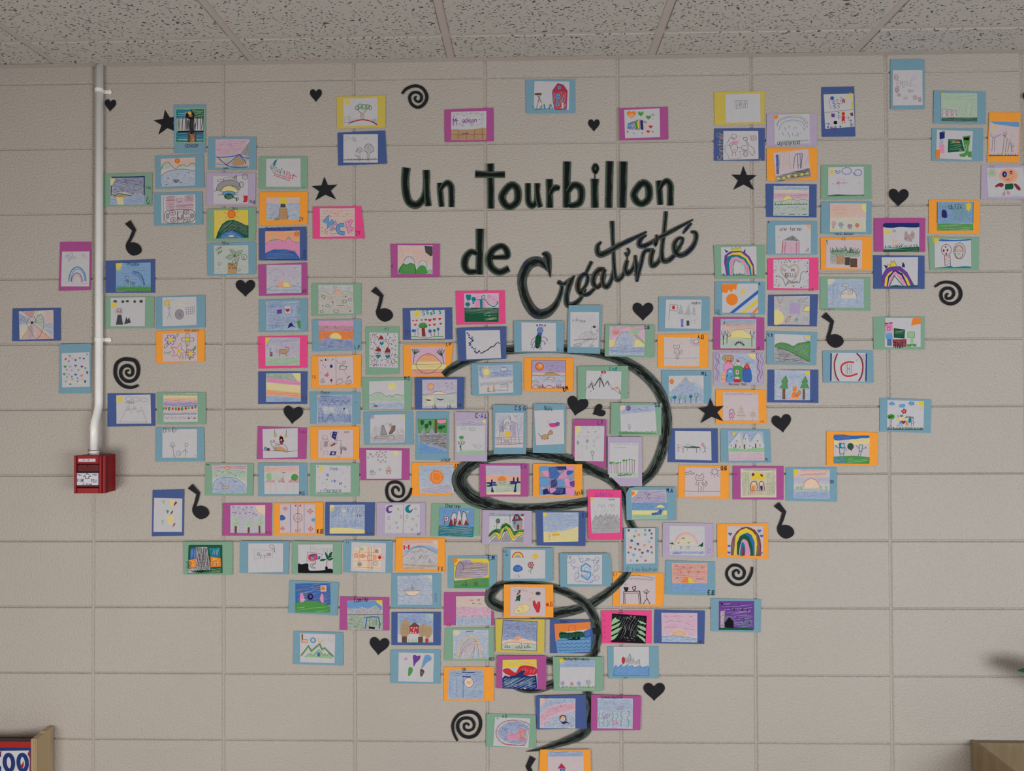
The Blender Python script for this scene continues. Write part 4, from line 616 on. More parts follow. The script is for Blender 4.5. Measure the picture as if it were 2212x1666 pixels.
L|b|1237,182 1566,180 1550,665 1223,656|1252,250 1540,250 1536,602 1252,597|tall light blue card with crouching pencil animal over a red line|hE 70 16 2 1255,255 1500,255 1400,480 1255,400;zs 4 1270,270 1530,265 10 6;tK 28 3 1275,330 5 x_Prince;CK 2 1465,470 1460,410 1490,385 1525,395 1530,440 1500,475;dK 1492,398 16,12;hK 60 10 2 1360,500 1390,455 1480,440 1500,480 1510,520 1370,520;CK 2 1350,510 1375,465 1440,445 1510,480 1500,520;hK 0 5 3 1490,430 1530,420 1530,450;lR 5 1290,530 1365,525;hR 5 6 5 1365,520 1520,510 1520,528 1365,532;CK 3 1285,580 1330,562 1362,575 1340,592 1300,590;hK 10 6 2 1290,570 1350,570 1350,588 1300,588;lK 2 1340,560 1430,520;lK 2 1350,575 1440,530;lK 2 1460,575 1490,525;CK 3 1445,585 1460,575 1485,588 1450,592
L|g|1603,373 2088,378 2086,702 1595,692|1645,392 1996,392 1990,682 1635,678|green card with palm tree and blue arched waterfall at sunset|Rp7 1643 392 1995 535;RY9 1640 530 1992 600;Rc6 1637 595 1990 680;hR 4 12 3 1650,396 1830,396 1720,480 1650,500;hR 3 9 4 1840,395 1992,395 1992,430 1850,430;hy 3 9 3 1645,535 1690,535 1680,590 1642,590;fc5 1695,600 1710,530 1750,465 1810,448 1880,500 1890,600;hb 86 13 2 1705,600 1760,465 1870,480 1880,600;cK 3 1685,600 1710,530 1755,465 1810,445 1850,455;hK 70 6 2 1885,500 1900,520 1895,580 1880,590;hb 2 9 4 1640,605 1990,600 1988,660 1640,655;hb 88 9 4 1745,570 1875,570 1875,608 1745,608;do 1707,455 16,14;or 3 1708,452 28,22;fh 1880,470 1800,445 1870,455 1830,410 1885,450 1870,395 1900,445 1915,400 1920,450 1960,410 1930,465;fh 1900,480 1840,510 1890,470;fg7 1905,470 1985,540 1990,565 1890,480;lG 2 1905,470 1988,545;lG 2 1885,480 1988,565;tB 30 6 1995,405 0 C.B
L|o|793,705 1284,707 1281,1040 795,1033|870,730 1208,733 1205,1010 868,1008|orange card with violet sunset sea, round orange moon and rowing boat|RV 870 732 1208 870;RO7 870 855 1207 890;Rc4 870 885 1207 960;Rp4 870 950 1207 1008;hv 6 9 2 980,738 1205,736 1205,860 1010,850;hO 6 9 3 875,850 1000,830 1200,840 1200,868 875,872;do 947,793 38,37;dO 955,785 20;oR 5 947,793 39,38;FN 870,880 990,882 1010,855 1060,850 1110,862 1145,885 900,888;cK 3 870,872 900,880 985,882 1005,860 1060,850 1110,862 1150,885 1207,882;hc 3 10 3 960,895 1200,892 1200,950 1000,940;hK 3 18 1 880,920 1200,915 1200,960 880,950;ds 1062,912 28,9;oK 3 1062,912 30,10;lK 3 1005,920 1035,900;vK 3 14 1072,788 1055,832 1135,845;FN8 870,945 920,940 945,958 870,965;cK 3 870,942 915,938 955,960;gK 3 940,1003 1000,1003 45 6;gK 3 1110,1003 1170,1003 48 6;cK 4 875,1005 890,985 915,975 935,1000 960,985 985,990 1000,1005 1030,980 1060,985 1085,1003 1110,990 1200,1005;lK 3 870,730 1208,733 1205,1010 868,1008 870,730;tk 40 7 1185,1020 -15 EM
L|g|1327,790 1830,787 1827,1113 1330,1117|1413,832 1762,840 1755,1119 1405,1113|green card with three pencil peaks, tiny flag and goldfish-yellow animal|lK 3 1405,1028 1465,935 1490,985 1555,880 1590,985 1625,930 1660,1000 1755,1070;lK 8 1465,960 1435,1005;lK 9 1465,955 1485,1025;lK 8 1550,900 1495,985;lK 10 1552,905 1590,995;lK 9 1550,900 1545,1000;lK 7 1625,940 1640,985;lK 7 1620,940 1600,975;lK 3 1468,960 1468,1005;lK 3 1563,840 1560,890;Rr 1563 838 1605 860;Rw 1577 843 1592 855;lK 3 1563,838 1605,838 1605,860 1563,860 1563,838;do 1715,1005 20,12;ho 30 8 4 1695,990 1740,990 1740,1025 1700,1020;lK 4 1735,1010 1755,1070;lK 3 1660,1030 1680,1005 1690,1025;hK 70 6 3 1735,1035 1755,1035 1755,1075 1735,1060;tt 34 6 1645,818 0 Elyo;dt 1712,806 10;dt 1745,808 3;tK 12 3 1455,1038 0 o
L|g|1660,1152 2163,1156 2157,1479 1653,1470|1748,1190 2095,1172 2115,1455 1757,1438|green card with blue sky strip, tiny figure and dark grass edge|fc5 1748,1185 2097,1172 2100,1235 1755,1270;hb 3 9 3 1765,1195 2097,1178 2097,1235 1760,1265;Fs9 1750,1190 1790,1180 1795,1215 1755,1230;hO 60 8 2 1750,1190 1788,1182 1790,1215 1755,1228;dv 1832,1208 22,26;hv 70 7 4 1812,1185 1855,1185 1850,1240 1812,1230;hv 10 7 5 1915,1205 1965,1210 1965,1230 1930,1225;hv 0 9 4 1998,1205 2035,1205 2030,1228 1995,1228;ob 3 1840,1384 13;lv 3 1830,1405 1855,1405;lK 2 1840,1397 1840,1410 1830,1420;lK 2 1840,1410 1850,1420;gg 6 1745,1462 2105,1458 26 34;hg 3 7 5 1745,1448 2105,1440 2105,1458 1750,1465;tB 34 6 2095,1178 0 S.B
Q|b|597,182 922,182 915,668 590,662|612,258 902,253 898,598 625,600|tall light blue card with green forest, purple mountains and blue river|fg 612,258 902,253 900,400 618,400;hg 70 9 5 615,262 780,258 770,390 622,390;hG 30 18 4 805,300 898,290 898,400 800,400;fp 805,262 895,262 885,295 830,300 805,285;hP 5 12 4 810,265 890,265 880,295 810,290;fv7 625,415 670,350 700,420;fV 708,420 750,340 790,420;fV 790,415 815,375 835,420;fv7 835,415 860,385 890,415;hv 75 9 3 630,415 670,355 698,418;hv 75 9 3 712,418 750,345 785,418;dG 654,290 18,26 733,296 16,24 697,325 20,24 836,340 24,20 870,330 14;Rn 780 258 800 395;fK8 622,415 900,405 898,560 625,475;hk 6 13 4 625,415 900,405 895,555 625,475;hE 8 34 3 640,440 880,430 880,540 700,480;cE 4 700,460 730,450 760,460;fc 625,475 740,505 898,555 898,598 625,600;hb 12 14 6 628,485 898,560 895,596 628,598;fb8 625,475 740,500 898,552 898,575 720,530;tB 36 4 845,665 -4 Alice
Q|l|980,185 1305,190 1300,678 980,675|992,263 1285,263 1275,608 995,608|tall lilac card with green plant figure under a purple sky band|RV6 994 265 1283 325;hv 2 9 4 998,268 1280,268 1278,322 1000,325;fY 1250,265 1285,263 1285,295 1265,295;mG 2 1068,348 26,13;mG 2 1152,358 36,16;hg 8 9 2 1115,340 1185,338 1185,350 1115,352;oG 3 1047,465 12;dg 1045,440 20,13;mg 4 1045,438 26,15;lG 4 1045,478 1040,530;cG 4 1043,500 1022,510 1015,485;cG 4 1045,500 1065,510 1072,485;dG 1035,530 8,12;lG 4 1042,540 1030,578;lG 4 1035,540 1052,578;oG 3 1020,490 8 1070,488 8;oE 3 1215,530 30,14;lE 3 1190,518 1165,505;lE 3 1245,520 1258,510;lE 3 1200,545 1200,555;lE 3 1220,545 1220,555;lK 2 1165,505 1168,525 1185,530;Fh9 997,585 1100,570 1275,572 1275,605 997,607;hg 3 8 2 1000,588 1270,575 1272,600 1000,603;tB 42 7 1188,222 2 C-A.L
Q|b|1360,112 1688,120 1688,605 1365,607|1383,195 1663,193 1660,540 1378,540|tall light blue card with purple castle in slanting blue rain|hb 65 11 4 1385,200 1520,200 1470,270 1430,310 1385,430;hb 65 12 4 1540,200 1660,200 1655,420 1610,420 1605,310;fv8 1425,380 1430,330 1460,280 1465,385;fV8 1535,385 1540,275 1590,290 1592,435 1540,435;hv 70 7 3 1540,280 1588,290 1590,430 1545,430;hv 60 8 3 1428,380 1460,290 1465,430 1430,430;lv 3 1465,270 1525,215 1535,270;lK 3 1465,272 1465,385;lv 3 1535,270 1535,380;lv 3 1420,435 1425,320 1465,268;lv 3 1535,270 1600,300 1612,435;oK 3 1524,245 9,14;lK 3 1475,310 1488,310 1488,355 1475,355 1475,310;mt 4 1500,297 18,10;lv 3 1505,320 1530,320 1530,365 1500,355;Ry 1482 376 1530 430;lo 3 1482,376 1530,376 1530,430 1482,430 1482,376;lo 3 1492,392 1520,392;lo 3 1492,405 1515,405;Ry8 1435 390 1475 415;ho 20 8 4 1435,388 1475,388 1475,418 1435,418;ho 20 8 4 1540,388 1572,388 1572,418 1540,418;lR 3 1380,440 1658,435;lR 2 1382,465 1650,462;lR 2 1380,490 1655,488;zR 2 1385,450 1440,450 12 3;lR 2 1410,440 1410,500;lR 2 1580,438 1580,498;lR 2 1620,438 1620,498;lR 3 1440,435 1440,505;lR 3 1540,435 1540,505;aR 3 1495,508 28,45;lR 2 1480,508 1482,470;lR 2 1495,508 1495,465;lR 2 1510,508 1510,470;cR 4 1380,512 1440,505 1500,512 1560,505 1655,500;lR 3 1460,445 1475,455;lR 3 1515,445 1525,455;tB 38 7 1580,148 2 C.S-G
Q|b|1765,100 2083,108 2072,600 1755,592|1768,170 2063,162 2070,503 1788,517|tall light blue card with pink lion balancing on a brown dog|FP 1918,305 1945,298 1990,300 1995,328 1960,335 1930,330;dv 2002,305 22,22;hv 50 8 5 1980,285 2025,285 2022,328 1985,328;cp 4 1920,325 1900,325 1890,315;lp 5 1935,330 1932,358;lp 5 1950,332 1948,352;lp 5 1980,328 1978,352;lp 5 1990,325 1990,350;oE 2 1910,285 15;CR 2 1918,305 1945,298 1990,300 1995,328 1960,335 1930,330;FN 1835,430 1870,412 1905,415 1912,440 1895,455 1850,450;cn 5 1838,428 1820,415 1812,395;FN 1905,410 1920,375 1945,370 1950,400 1930,410;Cn 3 1835,430 1870,412 1905,415 1912,440 1895,455 1850,450;Cn 3 1905,410 1920,375 1945,370 1950,400 1930,410;ln 5 1850,450 1845,462;ln 5 1870,452 1872,465;ln 5 1895,445 1912,455;lk 4 1945,390 1952,408;dk 1935,378 3;tG 26 3 1870,138 4 Matis;tG 24 3 1875,160 4 Patric
R|m|177,255 507,262 502,757 170,625|193,325 487,325 480,676 190,672|tall magenta card with faint bubbles, cat and small person|fY 195,325 245,325 240,370 205,415 195,410;hy 65 9 4 197,328 242,328 225,380 200,410;oE 2 278,345 8 307,348 8 250,387 9 325,385 8 285,435 11 318,432 11 265,525 10 430,435 12 408,440 8 430,350 12 384,387 9 235,430 9 375,345 9;oR 2 400,380 8 325,386 6;dE 315,475 11,16 222,490 10,20;oE 3 315,475 12,17 222,490 11,21 310,540 10,18 382,475 9,14 382,520 8,10;lp 2 225,575 220,600 230,610 228,655;Cp 2 222,590 225,572 240,582 258,575 268,590 262,610 230,610;lp 2 235,612 220,655 245,635 260,655 268,620;cK 3 355,600 350,585 370,575 382,590 380,605;oR 2 367,596 12,14;lK 2 358,618 375,618;lK 2 368,610 370,640 362,668;lK 2 370,640 382,668;lK 2 350,625 385,622;tB 38 6 422,292 0 L.F
R|l|520,430 858,433 862,925 648,925 520,800|537,490 827,492 823,842 535,837|tall lilac card with row of thin palms below dotted birds|vK 2 9 585,508 612,508 635,508 660,506 685,507 712,508 738,510 770,512 800,512 590,540 622,540 648,542 670,542 692,542;Fh6 537,820 640,785 720,780 823,810 823,842 537,837;lR 4 553,700 555,797;lR 4 580,700 583,795;lR 4 602,710 603,800;lR 4 622,700 620,800;lR 4 648,690 650,785;lR 4 680,670 680,780;lR 4 707,675 703,785;lR 4 737,660 740,785;lR 4 762,665 765,800;lR 4 785,670 783,805;dg 553,693 18,15 582,690 9,8 604,700 9 622,692 11,8 647,690 9,5 680,668 14,11 707,668 10,9 737,658 10,8 762,662 9,7 785,668 8,6;hg 50 8 3 540,680 570,680 570,705 540,705;nK 4 7 625,790 755,820 42;gG 4 620,822 760,808 18 10
Q|o|548,690 1035,688 1015,740 960,830 945,1018 553,1020|620,715 968,708 968,998 630,1003|orange card with large orange sun above blue sea, at swirl's edge|Rc4 622 714 968 930;hc 8 12 3 625,720 965,712 965,900 850,930 630,930;hb 5 18 2 625,720 965,712 965,760 625,770;hb -10 8 4 640,945 760,925 945,910 955,998 635,1000;hw 20 30 3 700,940 940,960 940,990 700,990;do 797,833 66,70;dy 795,832 44,48;oo 9 797,833 62,66;uo 797,833 50 76 22 5;CO 6 755,830 765,795 800,785 835,805 840,845 815,875 775,870;tK 36 6 968,722 2 J.M
Q|m|1225,703 1713,703 1712,1028 1228,1028|1286,718 1634,722 1632,1005 1295,1008|magenta card with half sunset sun between two navy palms|RV6 1288 720 1634 822;hV 4 11 3 1290,725 1630,728 1630,800 1290,815;RO9 1288 820 1634 882;hO 4 10 4 1292,825 1630,818 1630,875 1292,870;Rh7 1292 882 1633 985;hG 3 11 3 1380,895 1630,885 1600,975 1395,980;hY 3 16 4 1400,900 1540,895 1560,970 1400,975;Rs 1294 985 1633 1006;do 1449,868 45,44;fg6 1404,870 1494,868 1485,900 1449,912 1412,898;hn 3 7 3 1404,870 1494,868 1485,900 1449,912 1412,898;fB 1340,985 1345,925 1350,925 1370,985;dB 1348,880 9,26 1318,893 26,9 1318,922 26,8 1372,890 20,9 1375,912 26,8 1340,910 16,16;fB 1565,985 1580,900 1590,900 1590,985;dB 1566,860 9,28 1605,862 9,30 1550,882 26,9 1618,885 18,9 1550,898 24,7 1585,890 18,14;tv 36 6 1638,730 2 E.V
Q|o|1757,703 2247,707 2250,1030 1757,1028|1817,727 2165,725 2172,1010 1828,1015|orange card with blue, pink and violet mosaic patches|Rv8 1818 727 2168 1012;Fc 1820,730 1910,728 1905,765 1850,775 1820,765;Fp 1845,775 1900,770 1918,800 1900,830 1860,810;fb 1915,735 2000,728 1995,770 2030,800 2010,850 1925,850 1920,790;fB 1990,728 2090,727 2090,762 2000,765;Fp 2090,728 2165,728 2150,765 2105,760;Fp 2040,800 2095,770 2090,830 2040,850 2005,845;Fb 2095,775 2150,768 2155,790 2100,815;fE 1820,775 1850,780 1870,820 1820,840;fE 2100,820 2165,800 2168,840 2110,850;Fc 1830,840 1900,850 1918,890 1890,925 1830,910;fB 1930,870 1985,850 2010,890 1995,930 1935,940;Fc 2005,870 2070,870 2075,910 2040,935 2005,920;Fp 2070,860 2110,845 2150,880 2130,930 2090,920;fv 2120,880 2170,870 2170,930 2130,930;fc 2110,850 2150,835 2150,865 2120,870;fB 1920,945 2000,935 2080,940 2080,1005 1990,1012 1915,1000;fB 1850,960 1900,945 1920,1000 1860,1010;Fp 1925,945 1990,950 1960,985 1930,990;Fp 2090,930 2160,935 2165,1010 2100,1010;fc 1830,960 1860,950 1850,1010 1830,1012;hb 50 12 3 1920,740 2080,740 2060,1000 1920,1000;lK 2 1915,730 1920,940 1925,1010;lK 2 1820,920 2170,935;lK 2 1818,840 1920,835;tG 50 5 2170,1000 -10 Anik
Q|g|745,1097 1228,1100 1228,1418 738,1423|828,1130 1172,1150 1160,1432 815,1418|green card with three white-capped brown peaks over teal sea|fc 828,1130 1172,1150 1168,1330 820,1318;hb 80 10 6 830,1135 1168,1152 1165,1320 1100,1315 820,1312;ft 820,1315 1168,1330 1160,1432 815,1418;hG 3 14 8 822,1322 1165,1332 1160,1425 820,1415;hc 3 24 4 830,1325 1160,1335 1150,1400 830,1395;fw 930,1260 955,1195 990,1190 995,1220 1015,1160 1035,1175 1040,1240 1062,1175 1085,1190 1115,1310 925,1320;fR 918,1320 940,1240 955,1265 965,1320;fR 1005,1310 1030,1250 1050,1310;fR 1070,1310 1090,1250 1115,1310;fR 965,1322 970,1240 990,1250 985,1320;hK 80 8 3 985,1250 1015,1245 1020,1310 980,1315;lk 4 918,1322 955,1195 990,1190 998,1300;lk 4 985,1310 1015,1160 1035,1175 1060,1310;lk 4 1040,1290 1062,1175 1085,1190 1115,1312 920,1322;Sy 30 1105,1180;Rw 875 1230 915 1270;dr 893,1250 9;lk 4 875,1230 877,1310;lk 3 875,1230 915,1230 915,1270 877,1272;tK 34 4 888,1120 3 Charline
Q|l|1255,1162 1747,1170 1745,1503 1250,1498|1322,1190 1668,1200 1660,1487 1318,1480|lilac card with red-roofed house on rolling green and tan hills|ft7 1320,1192 1668,1200 1668,1222 1320,1222;ht 3 9 5 1322,1194 1665,1202 1660,1225 1325,1222;fG 1318,1405 1350,1370 1395,1345 1430,1355 1450,1305 1490,1288 1530,1310 1570,1375 1600,1365 1665,1355 1662,1410 1600,1400 1560,1450 1500,1365 1440,1400 1410,1400 1370,1385 1318,1430;fy 1318,1430 1370,1385 1400,1385 1425,1400 1445,1350 1490,1320 1530,1345 1570,1420 1620,1380 1662,1380 1662,1410 1600,1410 1555,1470 1500,1355 1470,1355 1425,1465 1370,1400;cg 9 1320,1408 1350,1372 1395,1352 1425,1375 1445,1320 1490,1300 1530,1320 1575,1395 1620,1370 1662,1365;cN 10 1320,1435 1375,1395 1420,1425 1450,1355 1490,1335 1520,1355 1565,1440 1610,1400 1662,1390;cg 8 1325,1460 1380,1408 1425,1465 1465,1365 1495,1350 1555,1475 1610,1430 1662,1405;fE 1325,1480 1395,1415 1430,1480;fE 1430,1480 1490,1365 1545,1480;fE 1550,1480 1600,1440 1660,1420 1660,1485;hK 70 8 2 1440,1475 1490,1370 1540,1475;hK 60 8 2 1560,1480 1655,1425 1655,1480;fE 1552,1265 1655,1265 1652,1355 1590,1365 1555,1330;fR 1550,1272 1580,1205 1600,1202 1655,1262;lk 4 1550,1272 1580,1205 1602,1202 1655,1262 1550,1272;Rc 1560 1272 1592 1310;lk 4 1575,1272 1575,1310;lk 4 1560,1290 1592,1290;Rc 1582 1225 1608 1252;lk 3 1595,1225 1595,1252;fR 1597,1308 1620,1306 1618,1358 1598,1358;lK 4 1528,1210 1530,1290;dG 1408,1270 22,24;hG 50 9 5 1385,1245 1430,1245 1430,1300 1385,1300;ln 4 1400,1290 1392,1345;nK 3 6 1340,1240 1530,1330 14;Rn 1640 1200 1665 1222
Q|B|1787,1165 2282,1176 2278,1520 1795,1515|1855,1185 2210,1185 2208,1475 1863,1482|blue card with yellow beach, stick figure and pale blue sky|fc6 1855,1185 2208,1185 2208,1325 2080,1370 1950,1385 1860,1375;hb 3 11 3 1860,1200 2205,1190 2200,1320 2060,1360 1865,1370;fY9 1860,1378 1960,1385 2080,1368 2208,1325 2208,1475 1863,1480;hy -12 12 4 1870,1390 2205,1340 2200,1465 1870,1470;fy 1860,1190 1895,1188 1895,1225 1862,1225;zo 7 1955,1405 2020,1400 14 5;dy 1985,1398 30,14;zo 5 1950,1410 2020,1408 12 4;on 2 1920,1412 10;lo 3 1905,1430 1935,1420;lo 3 1920,1422 1920,1445 1912,1465;lo 3 1920,1445 1932,1462;tB 36 6 2250,1215 0 E.C
R|p|318,962 655,962 668,1457 330,1457|345,1033 642,1040 640,1385 360,1392|tall hot pink card with grey pencil mountain range and name|fy 347,1035 385,1040 352,1085;aK 2 440,1140 18,32;aK 2 478,1140 14,32;aK 2 545,1135 16,32;aK 2 575,1135 16,32;aE 2 390,1195 14,26;aE 2 478,1188 15,28;aE 2 508,1188 15,28;aE 2 578,1178 16,20;fE8 360,1300 400,1215 415,1250 445,1210 490,1250 505,1200 520,1240 540,1200 560,1240 575,1205 600,1250 610,1210 640,1260 640,1385 360,1390;hK 75 8 3 365,1290 400,1220 445,1215 500,1205 540,1205 600,1215 638,1260 638,1310 365,1310;hK 3 9 3 365,1300 638,1300 636,1380 365,1388;lK 3 360,1300 400,1212 420,1250 445,1208 490,1255 505,1195 522,1240 540,1198 560,1240 575,1200 598,1250 612,1205 640,1260;hK 0 7 4 440,1300 560,1300 560,1310 440,1310;tK 16 2 530,1056 0 Camille;tv 44 4 382,1005 2 Juliette
R|b|700,1000 735,940 800,930 1196,933 1198,1265 708,1262|752,965 1103,965 1110,1250 762,1253|light blue card with beach lounger and umbrella by bright blue sea|RV7 755 967 1103 1090;Rc 760 1088 1108 1170;RY 762 1165 1110 1212;Rh9 765 1208 1110 1250;hv 5 8 4 800,972 1100,970 1100,1085 770,1085;hv 65 9 4 758,1020 800,990 790,1100 765,1110;hb 2 8 6 765,1095 1105,1092 1105,1150 765,1165;ht 4 9 2 770,1218 1108,1212 1108,1245 770,1248;fY 753,967 830,967 795,1010 765,1040;fo 753,972 790,980 785,1010 758,1020;hr 50 9 3 755,975 785,980 780,1008 758,1010;cB 3 800,1060 815,1030 830,1045 845,1028 860,1045;cB 3 880,1010 900,990 915,1015 935,995 930,1015;cB 3 900,1060 915,1030 930,1050 940,1040;FY 1000,1130 1040,1105 1085,1125 1085,1140 1000,1140;cG 3 1000,1130 1040,1105 1085,1125 1085,1140 1000,1140;lt 3 1075,1140 1068,1200;fb 955,1195 1020,1185 1035,1155 1065,1165 1050,1205 960,1212;lB 3 955,1195 1020,1185 1035,1155 1065,1165 1050,1205 960,1212;hB 20 9 3 960,1195 1050,1165 1045,1205 965,1210;ow 3 1018,1165 9;tB 40 6 1108,968 2 M.A
Q|b|70,185 560,175 568,510 80,512|137,215 485,207 482,488 137,497|light blue card with grey and brown pointed mountains, square emblem in corner|fE5 140,400 480,405 482,488 138,495;hn 3 9 2 142,425 480,420 480,485 142,490;hn 70 9 2 142,400 190,300 200,400;hE 75 7 3 160,360 190,300 215,355 240,300 245,400 160,400;fE 240,412 255,320 268,315 305,412;hK 75 8 3 245,410 262,320 300,408;lK 4 240,412 255,320 268,317 305,412 240,412;fK7 325,315 340,285 358,320 340,335;fn 320,400 355,320 390,320 385,370 340,412;hn 65 7 4 322,400 358,320 392,322 385,370 342,412;lE 3 270,330 305,290 340,340;hn 75 10 2 390,400 420,330 430,400;hn 70 9 3 430,400 455,330 480,400;hE 75 9 2 395,400 410,330 425,400;cK 3 175,470 190,435 230,425 300,430 305,455;cK 3 300,430 330,420 370,425 380,445 360,455;cK 3 180,440 220,450 300,445;fV6 137,215 170,215 170,248 137,248;lv 3 138,216 170,216 170,248 138,248 138,216;ov 3 153,232 9;fy 460,210 485,208 485,240 470,235;lK 2 325,412 320,480
Q|m|35,545 527,548 527,862 40,865|97,562 452,570 448,850 100,852|magenta card with cloud of tiny hearts over birdhouse and nest|KR 3 16 205,588 232,580 258,592 290,583 195,610 225,612 278,612 215,635 247,632 292,638 215,663 263,665 240,683 288,680 162,628 140,608;KK 2 18 140,605 115,640 162,628;dY 391,597 24,26;hy 40 9 3 370,575 412,575 412,620 372,620;fN8 300,768 322,735 342,765 340,795 302,795;lR 3 290,770 322,728 348,768;lR 3 298,768 298,798 342,798 342,765;dr 320,775 12,10;fw 310,778 330,778 330,792 310,792;lR 3 322,728 322,715;mn 3 155,775 17,12;on 3 160,795 28,17;hn 20 8 2 140,780 185,785 178,812 140,808;oK 2 233,757 11;dk 238,760 2
P|m|722,190 1213,203 1205,516 712,517|770,217 1120,208 1120,497 775,508|magenta card with tiger skating and dark-haired rider, balls hanging|cK 3 775,418 790,432 900,435 1040,440 1120,430;lk 4 890,222 893,265;lk 4 1007,225 1004,275;dy 897,280 11,14 1003,288 9,11;ok 3 897,280 12,15 1003,288 10,12;Fw 850,330 880,350 905,345 890,400 870,390;Cn 4 850,330 870,350 885,325 895,355 950,370 990,375 1020,420 1020,445 1000,445 960,435 890,430 880,400 860,375;fN 890,400 950,390 1010,425 1015,445 960,435 900,430;ho 40 11 3 890,390 980,380 1010,430 900,430;lk 4 900,370 895,390;lk 4 920,368 912,388;lk 4 940,366 930,388;ln 5 885,395 885,430;ln 5 905,400 900,432;dk 957,315 20,26;dk 970,335 14;dR 958,345 20,18;fw 948,318 965,316 962,335 950,335;fr 935,290 950,282 965,290 950,298;fR 940,345 975,340 968,372 950,370;dc 800,412 15,14;dR 828,420 14,13;ok 3 828,420 14 800,412 15;tR 26 3 1135,245 0 Chloe
P|o|1243,192 1735,190 1732,520 1250,523|1325,222 1672,222 1672,503 1325,505|orange card with pen doodles of dark gadgets and maroon stripes|fB 1470,240 1515,248 1497,325 1458,300;lw 3 1480,260 1500,265;lw 3 1475,285 1495,290;hK 30 9 3 1480,232 1530,235 1530,262 1490,262;cK 3 1455,250 1450,280 1500,330 1515,300;CK 2 1370,320 1365,290 1390,278 1415,295 1410,320;fR8 1380,340 1420,335 1420,390 1385,400;hR 2 9 5 1378,340 1420,338 1420,400 1380,400;lK 2 1350,430 1348,335 1375,380 1350,430;cK 2 1375,345 1370,310 1425,325 1425,350;fR 1448,378 1490,352 1497,368 1455,390;CK 2 1435,385 1450,360 1500,345 1505,365 1460,392;lK 2 1500,330 1555,330 1540,410;fK7 1540,400 1560,385 1605,395 1608,425 1540,425;hk 40 9 3 1535,400 1565,388 1608,398 1605,430 1540,430;lk 8 1555,425 1550,465;lk 3 1590,425 1592,440;fB 1450,438 1505,440 1495,478 1435,478;Rw 1462 448 1488 470;hB 88 8 3 1455,440 1490,440 1485,476 1450,476;lE 3 1380,435 1380,470 1420,465 1420,440 1380,435;cK 2 1505,480 1530,500 1550,480 1540,495;lK 2 1555,360 1560,385;tK 20 2 1580,245 0 Jules
P|g|200,553 683,557 672,882 195,878|268,573 617,571 613,858 272,857|green card with blue duck on a lake under a pink sunrise|Rp8 270 575 615 620;hR 3 9 4 275,580 612,578 612,615 275,620;dO 418,608 32,16;on 3 418,606 30,14;fh7 270,622 615,620 613,740 560,720 420,695 320,700 272,720;ht 4 11 2 275,628 612,622 605,700 420,690 275,705;hE 50 14 2 275,720 330,700 290,850 275,850;fc6 272,750 320,710 400,695 500,705 590,760 612,800 613,858 275,857;hb 4 10 2 300,740 400,700 560,740 600,800 600,850 290,850;cb 3 275,820 295,740 350,705 430,697 520,715 600,790;fb8 340,745 365,740 375,765 390,780 365,780 355,765;fo 325,762 342,755 348,762;FN8 365,775 400,785 435,785 425,810 380,810;CK 3 365,775 400,788 435,785 428,808 380,812;cK 3 470,718 490,735 520,742;nK 4 8 300,630 590,690 22;tK 14 3 208,572 0 Theo
P|b|725,553 1213,555 1222,884 730,887|786,587 1135,580 1133,865 788,865|light blue card with green bushes and faded red cone shapes|RO5 788 585 1133 655;hr 6 10 2 790,590 1130,584 1130,625 800,650;hr 50 9 2 790,590 850,590 800,660;dh 840,693 38,40;hg 88 7 3 805,660 845,658 865,725 815,730;Rh4 860 650 960 740;dg 1090,700 32,32;oG 3 1090,700 33,34;fr7 920,745 975,690 995,750;hr 4 8 3 920,745 975,690 995,750;fr7 790,750 820,725 840,730 895,720 890,750;fr7 1020,748 1050,715 1100,735 1130,690 1132,750;hr 4 8 3 1020,748 1050,720 1130,735 1130,750;zR 3 965,650 1000,650 5 3;lR 2 980,650 975,700;lO 3 850,750 848,860;lO 3 892,750 900,860;lO 3 1012,750 1010,860;lO 3 1075,750 1080,860;tK 34 4 1138,858 0 M.G
P|g|1243,557 1733,555 1732,888 1243,888|1302,573 1648,582 1648,860 1300,862|green card with handwritten French words, blue specks and small sun|dY 1353,613 18;uy 1353,613 14 30 12 4;tb 34 5 1445,612 0 Vive;tb 30 5 1403,672 0 la;tb 30 5 1455,732 0 vie;tb 26 5 1535,760 0 et;tb 34 4 1375,828 0 l'harmonie;kb 14 1322,592 1613,596 1412,720 1592,793 1352,832;kb 8 1440,622 1530,620 1572,658 1480,676 1335,700 1365,755 1592,712 1410,782 1488,792 1522,738;hg 2 6 7 1302,845 1648,845 1648,861 1302,862
b|B|270,402 1215,373 1200,1765 250,1780|317,632 1160,652 1150,1650 295,1650|tall blue card with green, yellow and maroon long hearts, beside a note|fh 555,700 600,710 635,700 632,760 615,850 580,770;hg 70 20 10 565,705 630,705 615,840;fY 780,690 900,690 900,780 860,910 800,900;hy 88 24 12 785,700 890,700 850,900 800,890;fR 900,885 920,800 965,732 1005,775 970,820;fg 685,1000 715,990 755,1000 750,1050 717,1110 690,1050;fR 795,1130 830,1050 865,1008 885,1040 850,1100;fY 710,1180 910,1180 890,1300 850,1400 780,1450 730,1350;hy 88 26 12 720,1190 900,1190 850,1380 780,1430;fh 530,1330 560,1290 615,1290 605,1360 573,1445;hg 80 16 8 540,1330 600,1300 575,1430;fR 860,1525 915,1375 940,1410 985,1375 930,1440
